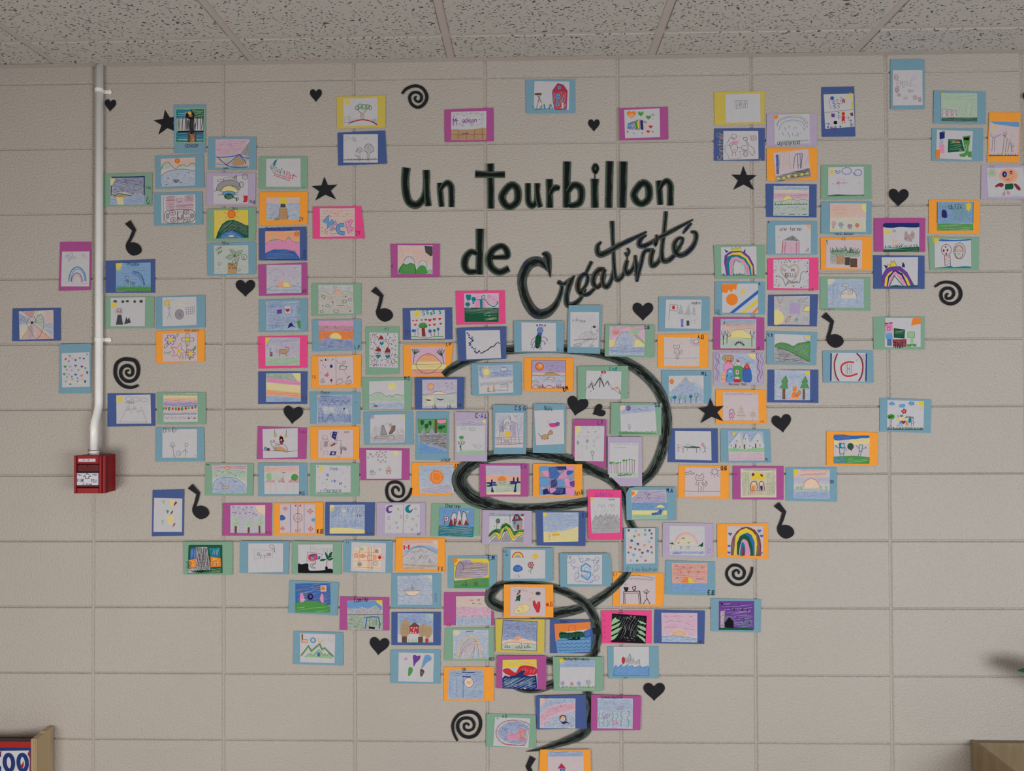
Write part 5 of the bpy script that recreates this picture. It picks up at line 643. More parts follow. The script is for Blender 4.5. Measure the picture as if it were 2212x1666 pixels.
P|m|378,955 862,953 862,1280 372,1280|450,977 798,974 795,1258 450,1257|magenta card with three green pines in a pencil-shaded forest|RV4 452 978 797 1256;hV 80 9 3 455,985 690,980 700,1245 460,1245;hE 76 14 2 460,990 780,1080 780,1250 480,1250;fs9 690,980 796,977 795,1075 740,1060;hO 60 14 2 695,985 790,980 788,1070;lO 4 690,995 730,1050;lO 4 740,1050 770,1065;fh8 455,1190 480,1110 510,1080 535,1110 555,1150 540,1180 490,1195;fh8 580,1195 605,1140 635,1105 665,1145 690,1185 640,1205;fh8 690,1180 715,1120 745,1085 775,1130 790,1170 740,1180;hg 20 11 3 460,1185 510,1090 550,1150 540,1180;hg 20 12 3 585,1190 635,1110 685,1180;hg 20 12 3 695,1175 745,1090 785,1170;Rn 492 1185 515 1252;Rn 622 1195 643 1252;Rn 730 1180 748 1252;vB 3 16 480,995 530,1000 578,1020 612,1000 660,1000 480,1050 505,1055 545,1060 600,1060 640,1050 680,1060 705,1075;gG 3 452,1256 795,1254 10 24;tR 26 3 805,1245 0 A.J
P|o|885,952 1373,945 1372,1268 885,1270|945,965 1297,966 1290,1252 945,1250|orange card with red and blue hockey rink drawing|lb 5 1047,967 1050,1250;lb 4 1184,967 1184,1250;lr 5 1122,967 1120,1250;oR 4 1122,1100 42,44;Fb 945,1078 975,1075 998,1100 985,1122 945,1124;Fc 1290,1105 1265,1108 1253,1125 1270,1138 1290,1136;or 4 996,1008 16 1244,1036 20 968,1208 15 1248,1212 19;dr 996,1008 3 1244,1036 4 968,1208 3 1248,1212 4 1146,980 9;lr 3 970,1008 1024,1008;lr 3 996,985 996,1032;lr 3 1210,1036 1280,1036;lr 3 1244,1005 1244,1070;lr 3 1215,1212 1282,1212;lr 3 1248,1180 1248,1242;lr 3 945,1208 995,1208;lr 3 968,1185 968,1230;dr 1100,980 8;or 3 1105,1230 8,13 1140,1224 8,12;tE 26 3 1092,1108 0 LNJC;tk 40 6 1310,1238 0 X.B
P|B|1395,945 1890,947 1883,1280 1393,1278|1440,972 1788,970 1785,1258 1438,1258|blue card with bright blue scribbled sky and yellow sand strip|Rc7 1442 972 1787 1215;FY 1440,1210 1550,1200 1785,1222 1785,1256 1440,1258;fY 1440,972 1478,972 1490,1030 1440,1035;hb 40 10 5 1450,1000 1560,975 1560,1100 1450,1110;hb 5 10 4 1445,1115 1780,1110 1780,1180 1445,1200;hb 75 11 5 1580,980 1785,975 1780,1090 1600,1110;hb 15 14 4 1560,1140 1780,1120 1780,1190 1600,1200;hw 88 36 5 1500,980 1780,980 1780,1180 1500,1180;mw 8 1580,1030 26,16;dw 1580,1030 28,16 1650,1008 14,8 1680,1060 16,8;mE 2 1580,1030 30,18;mE 2 1680,1060 18,9;mE 2 1650,1008 16,9;nK 4 12 1715,1065 1755,1100 10;hy 2 12 2 1445,1225 1780,1220 1780,1250 1445,1250;tK 22 3 1805,1255 -3 Nathan
Q|l|203,1087 687,1085 685,1417 200,1417|288,1106 634,1102 630,1390 280,1390|lilac card with purple and teal crescent moons and outlined stars|lK 3 470,1104 464,1390;Fv 335,1115 360,1118 355,1150 335,1140 320,1155 330,1175 355,1172 340,1192 310,1190 293,1160 305,1128;fw 322,1135 360,1128 358,1170 332,1172 318,1155;Ft 530,1108 540,1115 520,1140 530,1168 560,1150 545,1185 510,1190 485,1160 495,1125;fw 535,1118 560,1120 560,1150 530,1168 520,1140;Sy 24 415,1152;sK 2 24 415,1152;sK 2 26 397,1288 588,1150 560,1252 410,1338 552,1355;oK 2 320,1240 9,20 330,1332 9,18 505,1230 9,18 445,1228 8,16 600,1315 7,14 617,1222 6,12;nK 3 4 290,1110 625,1385 40;oE 2 297,1297 5 485,1275 5 518,1332 4;tK 30 3 605,1400 0 AV
T|g|70,187 567,185 565,517 75,515|135,225 458,222 462,500 120,505|green card with black waterfall between orange cliffs, name sideways|fG 130,222 458,222 460,500 120,505;fb 150,250 210,245 200,355 140,370;ft 325,250 440,245 440,350 345,330;hc 85 18 6 145,255 205,250 195,350 145,360;hc 80 20 6 340,250 435,250 435,335 350,325;fo 130,370 200,350 200,445 135,450;fo 345,330 445,350 450,435 345,440;hy 30 20 8 350,340 440,360 440,425 350,430;hy 40 20 8 140,375 195,360 195,440 140,440;lK 4 130,368 200,350;lK 4 345,330 450,352;lK 3 345,380 445,380;cK 4 365,430 370,405 400,400 405,425;fw 120,455 200,450 200,500 125,500;hg 10 12 6 125,455 455,450 450,500 130,500;ht 20 16 6 130,455 190,455 190,495 130,500;lG 10 135,225 458,225;lG 10 455,225 458,500;lG 8 130,225 125,370;fE8 200,240 310,240 345,465 200,470;hk 82 13 8 205,228 310,245 345,465 200,475;hk 98 30 5 210,240 310,250 340,465 215,465;hk 5 20 4 240,385 330,385 330,455 240,455;gk 7 170,490 350,480 25 14;tK 60 4 118,490 -85 jod
T|b|640,180 1128,182 1120,512 635,498|720,203 1068,203 1066,486 720,494|light blue card with tiny speech banner drawing on white|lE 3 778,265 962,278 962,348 880,345 850,352 780,355 778,265;dc6 823,310 11,17;oK 3 823,310 11,18;tK 30 3 838,325 0 z-s;fp8 900,300 940,298 942,325 900,330;ov 3 915,315 14,15;ov 3 935,313 10,14;hK 10 7 2 905,300 940,300 940,328 905,328;CK 3 935,240 935,222 960,218 978,235 982,260 965,255 950,258;lK 3 965,262 990,298;lK 3 975,255 985,290;lK 2 882,352 885,375;dK 955,235 2 965,240 2
T|g|1157,180 1647,188 1645,512 1155,510|1215,215 1562,212 1562,500 1218,498|green card with black ground, dark palm and flag-coloured fish|tE 56 3 1340,262 0 Philippe;Fk 1216,408 1250,412 1315,405 1325,470 1400,475 1480,468 1520,455 1562,465 1560,500 1217,498;dk 1498,450 14,20;lR 6 1505,370 1500,440;FG 1505,365 1485,310 1492,290 1515,330;FG 1510,360 1530,300 1558,290 1545,330;FG 1500,360 1450,358 1435,378 1470,378;FG 1510,362 1560,345 1560,362 1530,375;FG 1505,355 1545,330 1562,325 1540,345;lK 3 1308,290 1460,308 1445,340;lK 3 1308,290 1303,378 1395,382;Fr 1322,325 1350,310 1400,312 1405,365 1340,375 1318,355;hb 3 10 5 1325,330 1400,325 1400,370 1325,370;Rb 1345 328 1375 360;tw 20 4 1350,350 0 LK;lB 4 1320,320 1405,312;db 1420,345 18,18;dc 1412,345 10,8;dy 1418,332 5;lK 4 1388,375 1390,415;cK 4 1385,408 1360,400 1340,415 1345,440 1370,450 1385,448 1365,435 1362,415 1385,408;hK 10 8 2 1345,405 1365,405 1365,445 1345,440
T|b|1672,170 2155,175 2150,500 1668,492|1748,190 2092,202 2085,492 1740,480|light blue card with peach game court and small round faces|fs 1780,242 1850,235 2040,248 2045,300 2035,470 1850,462 1765,450 1775,350;hO 2 14 2 1780,245 2035,250 2030,465 1775,450;lR 2 1780,285 2035,300;lR 2 1770,345 2060,315;lR 2 1775,380 2040,372;lR 2 1770,440 2035,450;lR 3 1915,240 1912,468;lR 3 1945,240 1945,468;lR 2 1975,232 1955,468;lR 2 1830,235 1820,450;lR 2 1930,240 1925,470;oR 2 1925,345 20,35;dh 1848,260 22,16;dE 1997,280 19,20;hK 20 6 3 1980,262 2015,262 2015,298 1980,298;dO 1795,322 18,22 1858,330 24,18 1980,345 16,18;or 3 1858,330 25,19 1980,345 16,18 1795,322 18,22;lr 3 1840,330 1880,328;lr 3 1858,315 1858,345;dr 2028,343 16,18;dO 2065,345 13,12 1757,318 9;dE 1828,412 24,22;hK 30 7 3 1808,395 1850,395 1845,432 1812,432;dw 1987,405 20,20;oK 3 1987,405 21;tK 22 3 1695,195 0 P.F
U|o|162,100 650,105 650,440 155,435|230,127 582,127 578,412 230,415|orange card with snowy mountain, striped sky and tiny maple flag|RO6 230 128 582 178;hr 3 9 3 235,135 500,130 560,150 235,165;fc8 235,270 245,230 320,190 400,175 500,180 580,215 578,262 500,225 380,195 300,235;hb 12 9 4 310,190 420,172 575,225 575,250 450,215 330,200;fE4 232,290 300,230 380,198 460,205 520,235 578,270 578,360 232,360;hE 8 12 2 240,300 570,280 575,360 240,360;cK 3 232,290 300,225 350,200 430,190 520,235 578,262;lK 3 315,325 335,290 350,325;lK 3 380,245 410,215 445,248;zK 3 385,290 485,285 20 3;lK 3 385,315 420,280;lK 4 485,350 500,310 510,355;zK 2 310,245 380,235 10 3;RN6 232 358 578 412;hK 2 7 4 235,362 575,378 575,392 400,390 235,378;hy 2 9 3 250,378 560,395 560,402 250,390;hK 2 7 4 235,398 440,398 440,410 235,410;Rw 238 175 298 220;Rr 238 176 255 220;Rr 284 172 298 218;dr 270,198 8;fs6 520,127 582,127 580,180 540,160;tK 42 4 585,415 0 FX
U|b|120,457 609,460 608,800 117,795|177,483 520,473 527,765 180,770|light blue card with grey sailing boat in pale pencil sea|Rc5 180 478 525 768;hE 3 11 2 185,490 460,482 460,650 190,650;hb 10 16 2 190,500 450,500 450,640 190,640;hE 85 16 2 280,680 470,680 470,765 290,765;fY7 470,476 520,475 524,520 500,510;Fs9 248,625 280,632 380,628 405,635 385,660 320,680 270,662;cn 3 248,625 280,632 380,628 405,635 385,660 320,680 270,662 248,625;fE 312,618 318,558 355,620;hK 70 7 3 314,618 320,560 352,620;lK 3 285,628 278,605;cK 2 180,665 220,685 260,670 300,682;zK 2 400,672 525,672 4 5;vK 2 16 293,495 383,520;cK 2 498,575 508,585 512,572;tK 28 2 555,745 -88 Justin
U|b|683,282 1166,275 1160,610 680,603|742,308 1090,310 1088,598 742,603|light blue card with brown and violet scribbled hill on green|Ry 742 308 1090 520;fV 760,400 790,330 900,320 930,350 1080,360 1080,470 1020,500 760,510;hv 6 10 5 830,330 1080,345 1075,450 830,500;hn 5 11 6 800,345 1080,355 1060,480 770,490;hn 80 12 5 755,370 830,345 830,500 755,510;hv 70 14 5 770,340 900,315 870,400 800,400;cn 5 755,500 765,390 800,345 830,370 835,430;hy 3 22 5 870,340 1080,350 1070,490 780,500;do 750,325 24,26;fg 742,530 850,520 960,505 1088,498 1088,598 742,603;hG 5 14 5 745,540 1085,505 1085,570 745,575;gK 4 825,580 875,578 32 5;gK 4 945,575 980,573 40 4;lK 4 830,545 870,545;lK 4 945,540 985,545;tB 40 7 1082,303 2 E.M
U|b|1233,203 1723,202 1722,535 1230,530|1303,217 1650,222 1648,507 1300,510|light blue card with rainbow, sun, rain cloud and red flower icons|ar 8 1376,302 54,58;ao 8 1376,302 46,50;ay 8 1376,302 38,41;ah 7 1376,302 30,32;aV 7 1376,302 22,24;av 5 1376,302 14,15;ay 10 1376,302 42,46;uy 1548,288 20 44 16 4;oo 3 1548,288 19;dK 1542,283 2 1555,283 2;Fb 1328,420 1340,385 1375,370 1410,385 1425,415 1395,438 1350,440;mb 6 1376,408 44,28;hc 60 12 3 1345,385 1410,385 1405,430 1350,430;nB 3 6 1345,455 1405,500 12;wR 5 1506,372 30 6;fp 1488,352 1525,352 1528,392 1486,392;dy 1506,374 13,11;wR 4 1506,374 30 5;lg 4 1506,400 1505,460;cg 4 1505,430 1480,432 1485,440;cg 4 1508,425 1525,402 1510,410;tK 22 3 1232,240 0 R.D;kt 26 1266,275
V|b|135,255 620,255 642,330 645,585 140,590|205,275 557,270 555,567 207,562|light blue card with blue block letter S inside a looping scribble|lc 16 445,395 395,358 350,390 350,430 440,450 440,480 412,520 350,475;lb 3 445,392 400,353 345,388 345,435 380,432 410,455 412,490 395,480;lb 3 445,392 440,425 405,395 375,405 380,425 440,440 445,470 410,525 345,490 350,445;lb 3 345,490 378,465 410,500;cb 3 210,350 240,345 260,325 285,320 280,345 250,355 245,375 265,385 285,390 265,412 285,400 310,395 325,410 315,440 325,470 310,500 285,490 290,455 315,455 325,480 300,515 280,510 300,540 325,530 330,545 350,530 390,545 440,550 460,535 445,520 440,545 480,530 520,515 525,490 500,478 485,500 500,530;cb 3 320,280 330,310 345,345 365,335 360,305 335,315 350,345 390,330 410,305 430,315 410,330 400,310 430,318 470,325 500,290 525,310 510,350 470,350 475,325 520,330 500,355 525,385 520,410 490,435 475,420 480,380 500,380 505,410 480,435 460,470 480,490 460,530;tK 22 3 212,300 0 F.B
V|o|665,440 770,450 1168,452 1160,787 662,780|738,478 1088,475 1087,765 732,762|orange card with stick man reaching beside a table, computer and pot|hE 10 9 2 820,480 1085,480 1080,500 830,500;zK 3 800,505 1070,520 12 9;cK 3 810,490 900,475 1085,505;hE 60 28 1 760,500 1000,540 900,620 750,620;lk 8 768,640 930,632 942,762;lk 6 770,640 770,762;lk 5 782,655 915,650 928,762;lk 5 782,655 785,762;fk 768,590 820,595 815,625 800,635 780,630;hk 60 6 3 770,590 818,595 810,630 780,628;lK 2 780,585 775,560 790,570 795,550 805,580;lk 6 858,592 890,585 892,612 862,615 858,592;lk 5 875,615 878,630;lk 4 860,628 892,625;lK 4 985,625 1005,615 1012,635 995,650 982,638 985,625;hE 30 6 2 988,622 1008,620 1008,640 990,645;lk 6 998,650 1003,705 965,762;lk 6 1003,705 1032,762;lk 5 963,635 998,662 1028,632;tK 24 4 670,468 0 E.T
V|b|1187,325 1678,340 1682,680 1180,665|1250,350 1605,352 1600,640 1253,635|light blue card with red sky, birds and orange-yellow sun at sea|fo7 1252,350 1605,355 1602,555 1252,552;hr 4 9 4 1255,355 1600,360 1600,545 1255,545;hr 70 15 2 1255,360 1350,360 1350,545 1255,545;fo 1348,550 1360,515 1385,500 1410,500 1430,550;fy 1410,500 1445,508 1475,552 1420,555;hr 50 12 3 1355,545 1400,505 1420,545;Rc9 1253 552 1602 640;hb 88 12 4 1255,555 1470,555 1465,632 1258,632;hb 3 10 3 1380,560 1600,558 1598,635 1400,635;vR 3 22 1298,385 1368,398 1438,402 1552,400 1338,445 1418,445 1512,442 1300,505;zR 3 1490,510 1560,510 8 3;tk 40 6 1612,648 3 E.B
V|b|1638,703 2138,715 2133,1045 1638,1033|1715,733 2070,733 2068,1022 1715,1018|light blue card with dark purple night, black house and falling marks|Rv 1716 733 2069 1020;hB 5 18 9 1720,870 2060,870 2060,990 1720,990;hb 5 26 6 1870,880 2060,870 2060,1000 1870,1000;hV 5 24 5 1730,760 2050,760 2050,860 1780,860;fG 1716,1000 1900,992 2060,1005 2060,1022 1716,1018;hk 88 8 8 1735,830 1780,828 1770,1000 1735,1000;fR6 1735,830 1778,828 1768,1000 1735,995;fk 1775,950 1820,890 1865,935 1865,1000 1780,995;Sk 26 1750,762;lk 5 1730,745 1775,780;lk 5 1840,755 1838,778;lk 5 1918,755 1922,775;lk 7 1838,795 1835,815;lk 7 1872,800 1865,830;lk 9 1960,800 1945,830;lk 7 2008,808 2000,835;lk 5 1900,880 1902,905;lk 5 1942,915 1970,905 1965,945;lk 6 2025,930 2018,960
V|p|545,827 1048,827 1050,1155 550,1152|655,855 1000,880 988,1155 645,1142|hot pink card with black night road between pale green rays|fk 655,855 1000,880 988,1155 645,1142;hK 60 24 3 670,870 990,890 980,1100 680,1120;fh 660,915 690,893 700,910 735,925 650,970 648,955;fh 650,985 700,965 745,940 720,980 645,1020;fh 645,1040 700,1010 755,990 715,1040 640,1075;fh 640,1090 720,1055 680,1110 645,1125;fh 910,925 940,930 995,955 990,965 940,955;fh 900,975 950,980 990,1000 990,1030 940,1010;fh 905,1020 950,1030 990,1065 985,1080 930,1055;fh 890,1060 940,1080 985,1110 985,1145;nw 4 5 770,880 890,915 24;hE 80 26 3 770,960 880,960 870,1080 770,1080;Rk 800 1020 830 1100;nw 3 10 770,1070 880,1140 12;sR 2 16 578,925 580,990 582,1042 577,1095;tR 26 3 570,870 0 L;tR 20 2 720,845 0 oule
V|B|1078,817 1580,827 1572,1160 1073,1152|1145,848 1503,852 1505,1145 1150,1137|blue card with pale pink sky and yellow sun setting on sea|Rp6 1147 850 1504 1085;hp 4 9 3 1152,856 1500,858 1500,1070 1155,1070;hR 4 26 1 1155,860 1500,860 1500,1060 1155,1050;FY 1225,1080 1260,1040 1310,1015 1370,1030 1415,1075 1320,1080;fo8 1228,1080 1262,1040 1310,1018 1370,1032 1412,1075;hy 10 9 4 1235,1075 1310,1020 1405,1070;fc6 1148,1080 1250,1078 1350,1085 1505,1105 1505,1145 1150,1138;cb 3 1150,1085 1250,1078 1350,1085 1505,1108;cK 2 1285,1095 1330,1085 1370,1100;cK 2 1390,1110 1440,1120 1480,1105;cK 2 1175,1110 1200,1115 1250,1125;cK 2 1175,878 1195,892 1210,875;cK 2 1265,890 1300,875 1340,882;cK 2 1195,945 1240,925 1280,935 1345,935;cK 2 1175,1010 1200,990 1250,995 1300,985;cK 2 1390,950 1430,965;cK 2 1370,1000 1420,1012 1470,1015;cK 2 1420,890 1455,885;tK 22 4 1512,1138 0 C.R
V|b|610,1185 1117,1182 1120,1503 618,1503|670,1185 1022,1185 1022,1475 670,1472|light blue card with grey striped ship on spiky blue waves|fE8 760,1290 780,1295 820,1285 830,1255 845,1285 880,1320 890,1345 915,1320 930,1315 935,1360 820,1352 770,1345;hK 85 12 4 785,1290 870,1290 880,1345 785,1345;lK 4 818,1285 832,1255 845,1290;lK 3 885,1350 915,1320 930,1315 930,1355;dr 767,1322 14,34;oR 3 767,1322 15,35;hK 10 8 3 770,1345 940,1355 940,1368 820,1360;fc 672,1392 695,1370 710,1395 745,1360 765,1395 805,1365 820,1390 860,1372 875,1395 940,1375 945,1395 1020,1380 1022,1475 672,1472;hb 3 10 4 678,1400 1018,1395 1018,1470 678,1468;lb 4 672,1395 695,1370 705,1392 730,1385 755,1360 765,1390 780,1385 815,1360 825,1388 850,1368 865,1392 895,1390 935,1372 940,1395 965,1385 970,1395 980,1380 990,1395 1005,1375 1020,1390;lb 4 675,1400 672,1475 1020,1475 1022,1390;tK 20 3 770,1493 0 Auli
V|b|772,5 1108,0 1103,443 768,440|790,10 1083,5 1083,355 795,362|tall light blue card covered with rainbow-coloured outlined stars|oE 2 805,125 22 805,190 25 860,150 22;sk 6 20 820,28 1028,28 957,250;sV 6 24 890,35 1025,142 943,290 842,330;sg 6 20 985,25 877,88 1052,248;sY 6 22 827,68 957,115 1040,292;so 6 24 922,72 978,175;sc 6 28 985,70 870,272;sB 6 24 850,130 912,165 1010,235;sB 5 20 1048,60;sr 6 22 840,198 1045,195 928,222;sG 5 20 1048,105 885,212 818,248 905,330;sr 5 20 988,330;tK 50 3 795,418 30 S;tK 34 3 860,418 0 Lisa_Gauthier
R|l|1068,1288 1568,1295 1565,1638 1065,1628|1133,1318 1485,1325 1488,1617 1133,1605|lilac card with faint pink arch sun between two small palms|ap 9 1300,1500 110,110;aO 6 1298,1500 115,115;aO 4 1300,1500 96,96;FY7 1200,1505 1210,1450 1260,1420 1330,1430 1390,1490 1370,1505;hO 6 10 2 1215,1500 1240,1430 1320,1425 1380,1490;hr 60 12 2 1190,1470 1240,1400 1260,1410 1210,1490;vK 4 18 1270,1445 1225,1492 1325,1488;aK 3 1270,1450 16,12;lE 3 1160,1500 1155,1540;lE 3 1148,1500 1165,1545;cs 8 1160,1500 1165,1545;cs 8 1430,1520 1438,1560;FG 1150,1500 1130,1490 1160,1490 1150,1470 1170,1490 1180,1505;FG 1440,1520 1415,1525 1440,1505 1460,1490 1470,1480 1468,1520 1450,1530;oK 2 1250,1535 10,8 1328,1530 8;nK 3 5 1240,1520 1260,1560 8;nK 3 5 1295,1520 1335,1565 12;fc6 1135,1580 1200,1565 1300,1575 1480,1570 1487,1600 1400,1600 1180,1605;hb 3 8 4 1150,1580 1475,1575 1475,1592 1160,1592;cb 5 1165,1600 1190,1590 1250,1595;lb 4 1430,1600 1465,1575;tK 26 2 1525,1585 -80 F.S
S|o|42,1070 550,1060 552,1417 45,1405|140,1092 502,1093 498,1390 143,1378|orange card with brown-edged rainbow arch, pink stripe and blue hearts|fn 178,1380 185,1260 200,1200 240,1140 290,1105 360,1103 420,1130 465,1200 482,1290 475,1390;fy 205,1380 215,1270 225,1190 270,1135 330,1110 390,1140 430,1190 440,1270 430,1385;fp 235,1380 240,1240 270,1185 320,1160 380,1180 410,1230 415,1380;fb 245,1370 245,1250 290,1175 345,1155 385,1180 415,1250 415,1385 385,1385 365,1270 330,1190 290,1250 265,1370;fG 240,1370 240,1260 270,1190 320,1170 360,1200 395,1290 400,1385 370,1385 345,1260 300,1215 265,1290 260,1385;Fp 265,1380 285,1240 320,1225 350,1260 370,1385;Ft 270,1385 285,1260 300,1253 320,1290 318,1380;fR 285,1380 298,1290 310,1300 318,1382;hR 85 11 5 180,1380 200,1200 230,1160 215,1380;hR 95 10 5 430,1150 470,1230 475,1385 440,1380;cR 6 180,1380 190,1240 230,1160 300,1108 360,1105 430,1150 470,1230 478,1385;fy 215,1105 225,1092 240,1110 258,1092 262,1115;lo 3 270,1110 300,1095;kb 40 172,1170 462,1140;kb 36 485,1190;kb 32 162,1290 160,1355;kb 20 488,1360
S|b|728,505 1232,507 1235,850 725,838|803,525 1163,527 1162,820 803,815|light blue card with pink dome sunrise, green trees and blue water|RO5 805 527 1162 600;hr 3 9 4 865,532 1160,530 1150,550 880,545;hr 3 9 4 860,575 1130,560 1130,585 870,590;fy 805,527 850,527 840,570 808,590;hy 20 9 4 808,600 1150,580 1140,610 850,605;RV6 805 605 1162 670;hV 3 9 3 808,615 1160,610 1160,640 808,640;Fs 910,725 905,670 940,630 985,620 1030,640 1058,690 1050,725;hO 85 8 2 915,722 925,640 985,625 1040,650 1050,722;cr 4 912,728 905,670 940,632 985,620 1030,640 1058,690 1055,728;Rh5 808 710 1160 735;cR 3 803,738 850,728 980,732 1060,732 1162,745;dh 838,710 14,14 880,705 14,18 1075,705 15,18 1128,705 15,16;hg 60 7 2 825,695 890,690 890,725 825,725;ln 3 838,720 838,735;ln 3 882,720 882,735;lg 3 1078,720 1078,735;lg 3 1130,720 1130,740;fc7 808,745 985,738 1160,750 1160,820 805,815;hb 12 10 4 812,745 1155,755 1155,812 812,810;tK 30 4 1168,650 0 SO
S|o|1130,143 1645,160 1640,492 1130,485|1203,180 1560,188 1558,472 1203,468|orange card with two blue box people beside a dark green ball|Fb 1203,183 1300,180 1380,190 1558,190 1545,215 1480,215 1420,225 1330,232 1215,235;hB 3 12 6 1210,188 1370,190 1370,225 1215,228;FY 1205,240 1250,248 1250,270 1205,280;FY 1360,230 1440,225 1555,218 1560,260 1500,275 1420,280 1370,265;hy 4 12 5 1380,235 1555,225 1540,268 1400,275;lt 7 1258,265 1308,268 1305,372 1262,370 1258,265;ft 1258,265 1308,268 1300,320 1262,315;dw 1290,288 14,20;lt 6 1268,372 1266,400;lt 6 1295,372 1298,400;lt 6 1215,290 1258,318;lt 6 1230,285 1225,308;lt 6 1310,300 1335,340;vt 4 12 1290,285;lt 7 1458,280 1490,285 1482,350 1455,345 1458,280;lt 5 1422,285 1455,320;lt 5 1490,325 1528,305;lt 5 1515,298 1528,322;lt 5 1458,350 1445,395;lt 5 1478,352 1465,398;dG 1370,298 32,34;hk 50 9 6 1345,275 1395,275 1395,325 1350,325;fG 1370,330 1385,330 1380,348;fg 1203,400 1280,395 1400,390 1480,398 1560,405 1558,472 1203,468;ft9 1203,410 1315,410 1320,465 1203,465;hG 5 14 6 1205,410 1310,405 1310,465 1205,462;hh 5 22 5 1330,410 1550,415 1545,460 1330,460
S|m|200,493 705,495 703,830 200,825|275,517 630,517 632,802 277,807|magenta card with olive scribbles around a couple and mushroom cap|RY7 277 518 631 805;hg 88 9 3 285,550 370,545 380,790 290,795;hn 86 12 2 285,550 625,545 625,790 290,795;hg 80 10 3 530,560 625,550 620,780 540,790;hn 2 12 2 380,640 620,660 610,790 340,790;hK 2 6 4 280,522 625,518 625,540 300,540;Fy 378,595 400,565 445,555 500,575 520,610 510,630 440,635 385,620;ho 12 12 3 385,600 510,590 510,630 390,625;dR 400,578 15,16;fR 470,570 500,580 495,600 475,595;oY 3 320,590 12,16;cR 6 378,735 375,680 395,650 430,650 440,690 438,730;cR 6 465,735 460,680 475,648 500,655 510,700 515,730;ds 407,668 16 482,668 16;Ro 390 690 415 738;fB 470,690 495,690 495,730 475,735;lR 3 375,740 520,735;hr 4 11 2 340,740 530,735 520,775 340,780;tR 30 3 205,570 0 au
R|o|1225,713 1725,720 1725,1050 1220,1040|1290,735 1643,742 1640,1025 1285,1027|orange card with outlined standing cat, cloud and big-rayed sun|CK 4 1400,860 1398,830 1405,805 1425,820 1445,818 1462,798 1475,830 1470,855 1440,870;dK 1420,842 4 1455,842 4;vK 3 10 1440,850;lK 3 1400,860 1410,870 1395,908 1415,915 1430,880;lK 3 1460,865 1485,905 1470,912 1450,885;lK 3 1425,885 1422,980 1442,985 1448,925 1455,980 1475,975 1462,885;cK 4 1470,925 1500,920 1510,890 1490,870;cK 3 1475,905 1495,900 1500,875;lK 3 1285,972 1420,975;lK 3 1470,975 1640,975;CK 4 1295,800 1300,785 1325,785 1345,770 1355,788 1382,795 1370,805 1340,800 1310,810;oK 4 1585,782 29;lK 3 1550,750 1562,760;lK 3 1578,738 1580,748;lK 3 1608,742 1602,755;lK 3 1635,765 1618,772;lK 3 1538,785 1552,785;lK 3 1620,800 1635,810;lK 3 1548,812 1560,800;lK 3 1580,820 1580,840;lK 3 1605,812 1630,832;tk 36 6 1650,748 0 O.B
R|b|1642,353 2133,358 2147,690 1645,688|1717,375 2068,378 2080,668 1722,670|light blue card with three snowy white peaks, trees and green band|Rc8 1718 377 2068 545;hb 40 11 3 1720,380 1850,380 1840,420 1720,440;hb 60 12 3 1860,382 2000,382 1930,470 1850,420;hb 70 10 3 2040,385 2066,385 2066,480;Fw 1727,545 1740,500 1790,430 1830,385 1850,400 1870,545;Fw 1860,545 1870,470 1900,390 1925,440 1950,545;Fw 1930,545 1960,470 2010,395 2050,410 2068,480 2070,545;cK 2 1730,490 1790,430 1835,385 1855,480 1870,540;cK 2 1860,470 1900,390 1930,480;cK 2 1930,480 2005,395 2045,420 2070,500;Rn 1788 505 1800 542;Rn 1874 510 1888 556;Rn 1985 500 1998 545;dw 1793,490 20,12 1882,493 18,14 1992,485 20,14;oE 2 1793,490 21,13 1882,493 19,15 1992,485 21,15;tK 24 3 1745,520 0 x;tK 24 3 1800,470 0 x;tK 24 3 1830,530 0 x;tK 24 3 1930,520 0 x;tK 26 3 2005,470 0 x;tK 24 3 2030,515 0 x;tK 22 3 1885,450 0 x;tK 22 3 1960,540 0 x;tK 20 3 1770,540 0 x;dy 1775,403 16;Fh 1722,550 1800,545 1900,560 1980,545 2078,545 2079,580 1722,580;hg 4 10 3 1725,555 2075,550 2075,578 1725,578;fp4 1722,590 2079,590 2080,668 1722,670;hr 3 10 2 1725,595 2077,590 2077,660 1725,662;tK 30 2 2088,660 0 ML
R|B|1145,350 1615,350 1620,692 1115,685|1190,373 1548,377 1553,668 1192,657|blue card with two stick figures playing table tennis|oK 2 1222,517 9,11;lK 3 1220,528 1222,560 1212,580;lK 3 1222,560 1230,580;lK 3 1210,545 1240,540;op 3 1255,530 14,18;hp 50 7 3 1243,515 1268,515 1268,545 1243,545;FG 1272,528 1330,532 1370,525 1435,535 1430,543 1370,545 1290,540;hE 5 7 2 1275,530 1425,535 1425,545 1285,540;lK 4 1270,540 1270,592;lK 3 1310,545 1312,570;lK 4 1405,545 1403,592;lK 3 1432,545 1440,545 1438,572;CK 2 1335,530 1350,518 1365,530;cK 2 1290,515 1300,510;oK 2 1322,512 4 1311,514 3;dp 1466,510 13,16;or 3 1466,510 14,17;oK 2 1488,535 9;lK 3 1485,548 1485,570 1470,595;lK 3 1485,570 1497,585;lK 3 1475,525 1487,555 1502,550
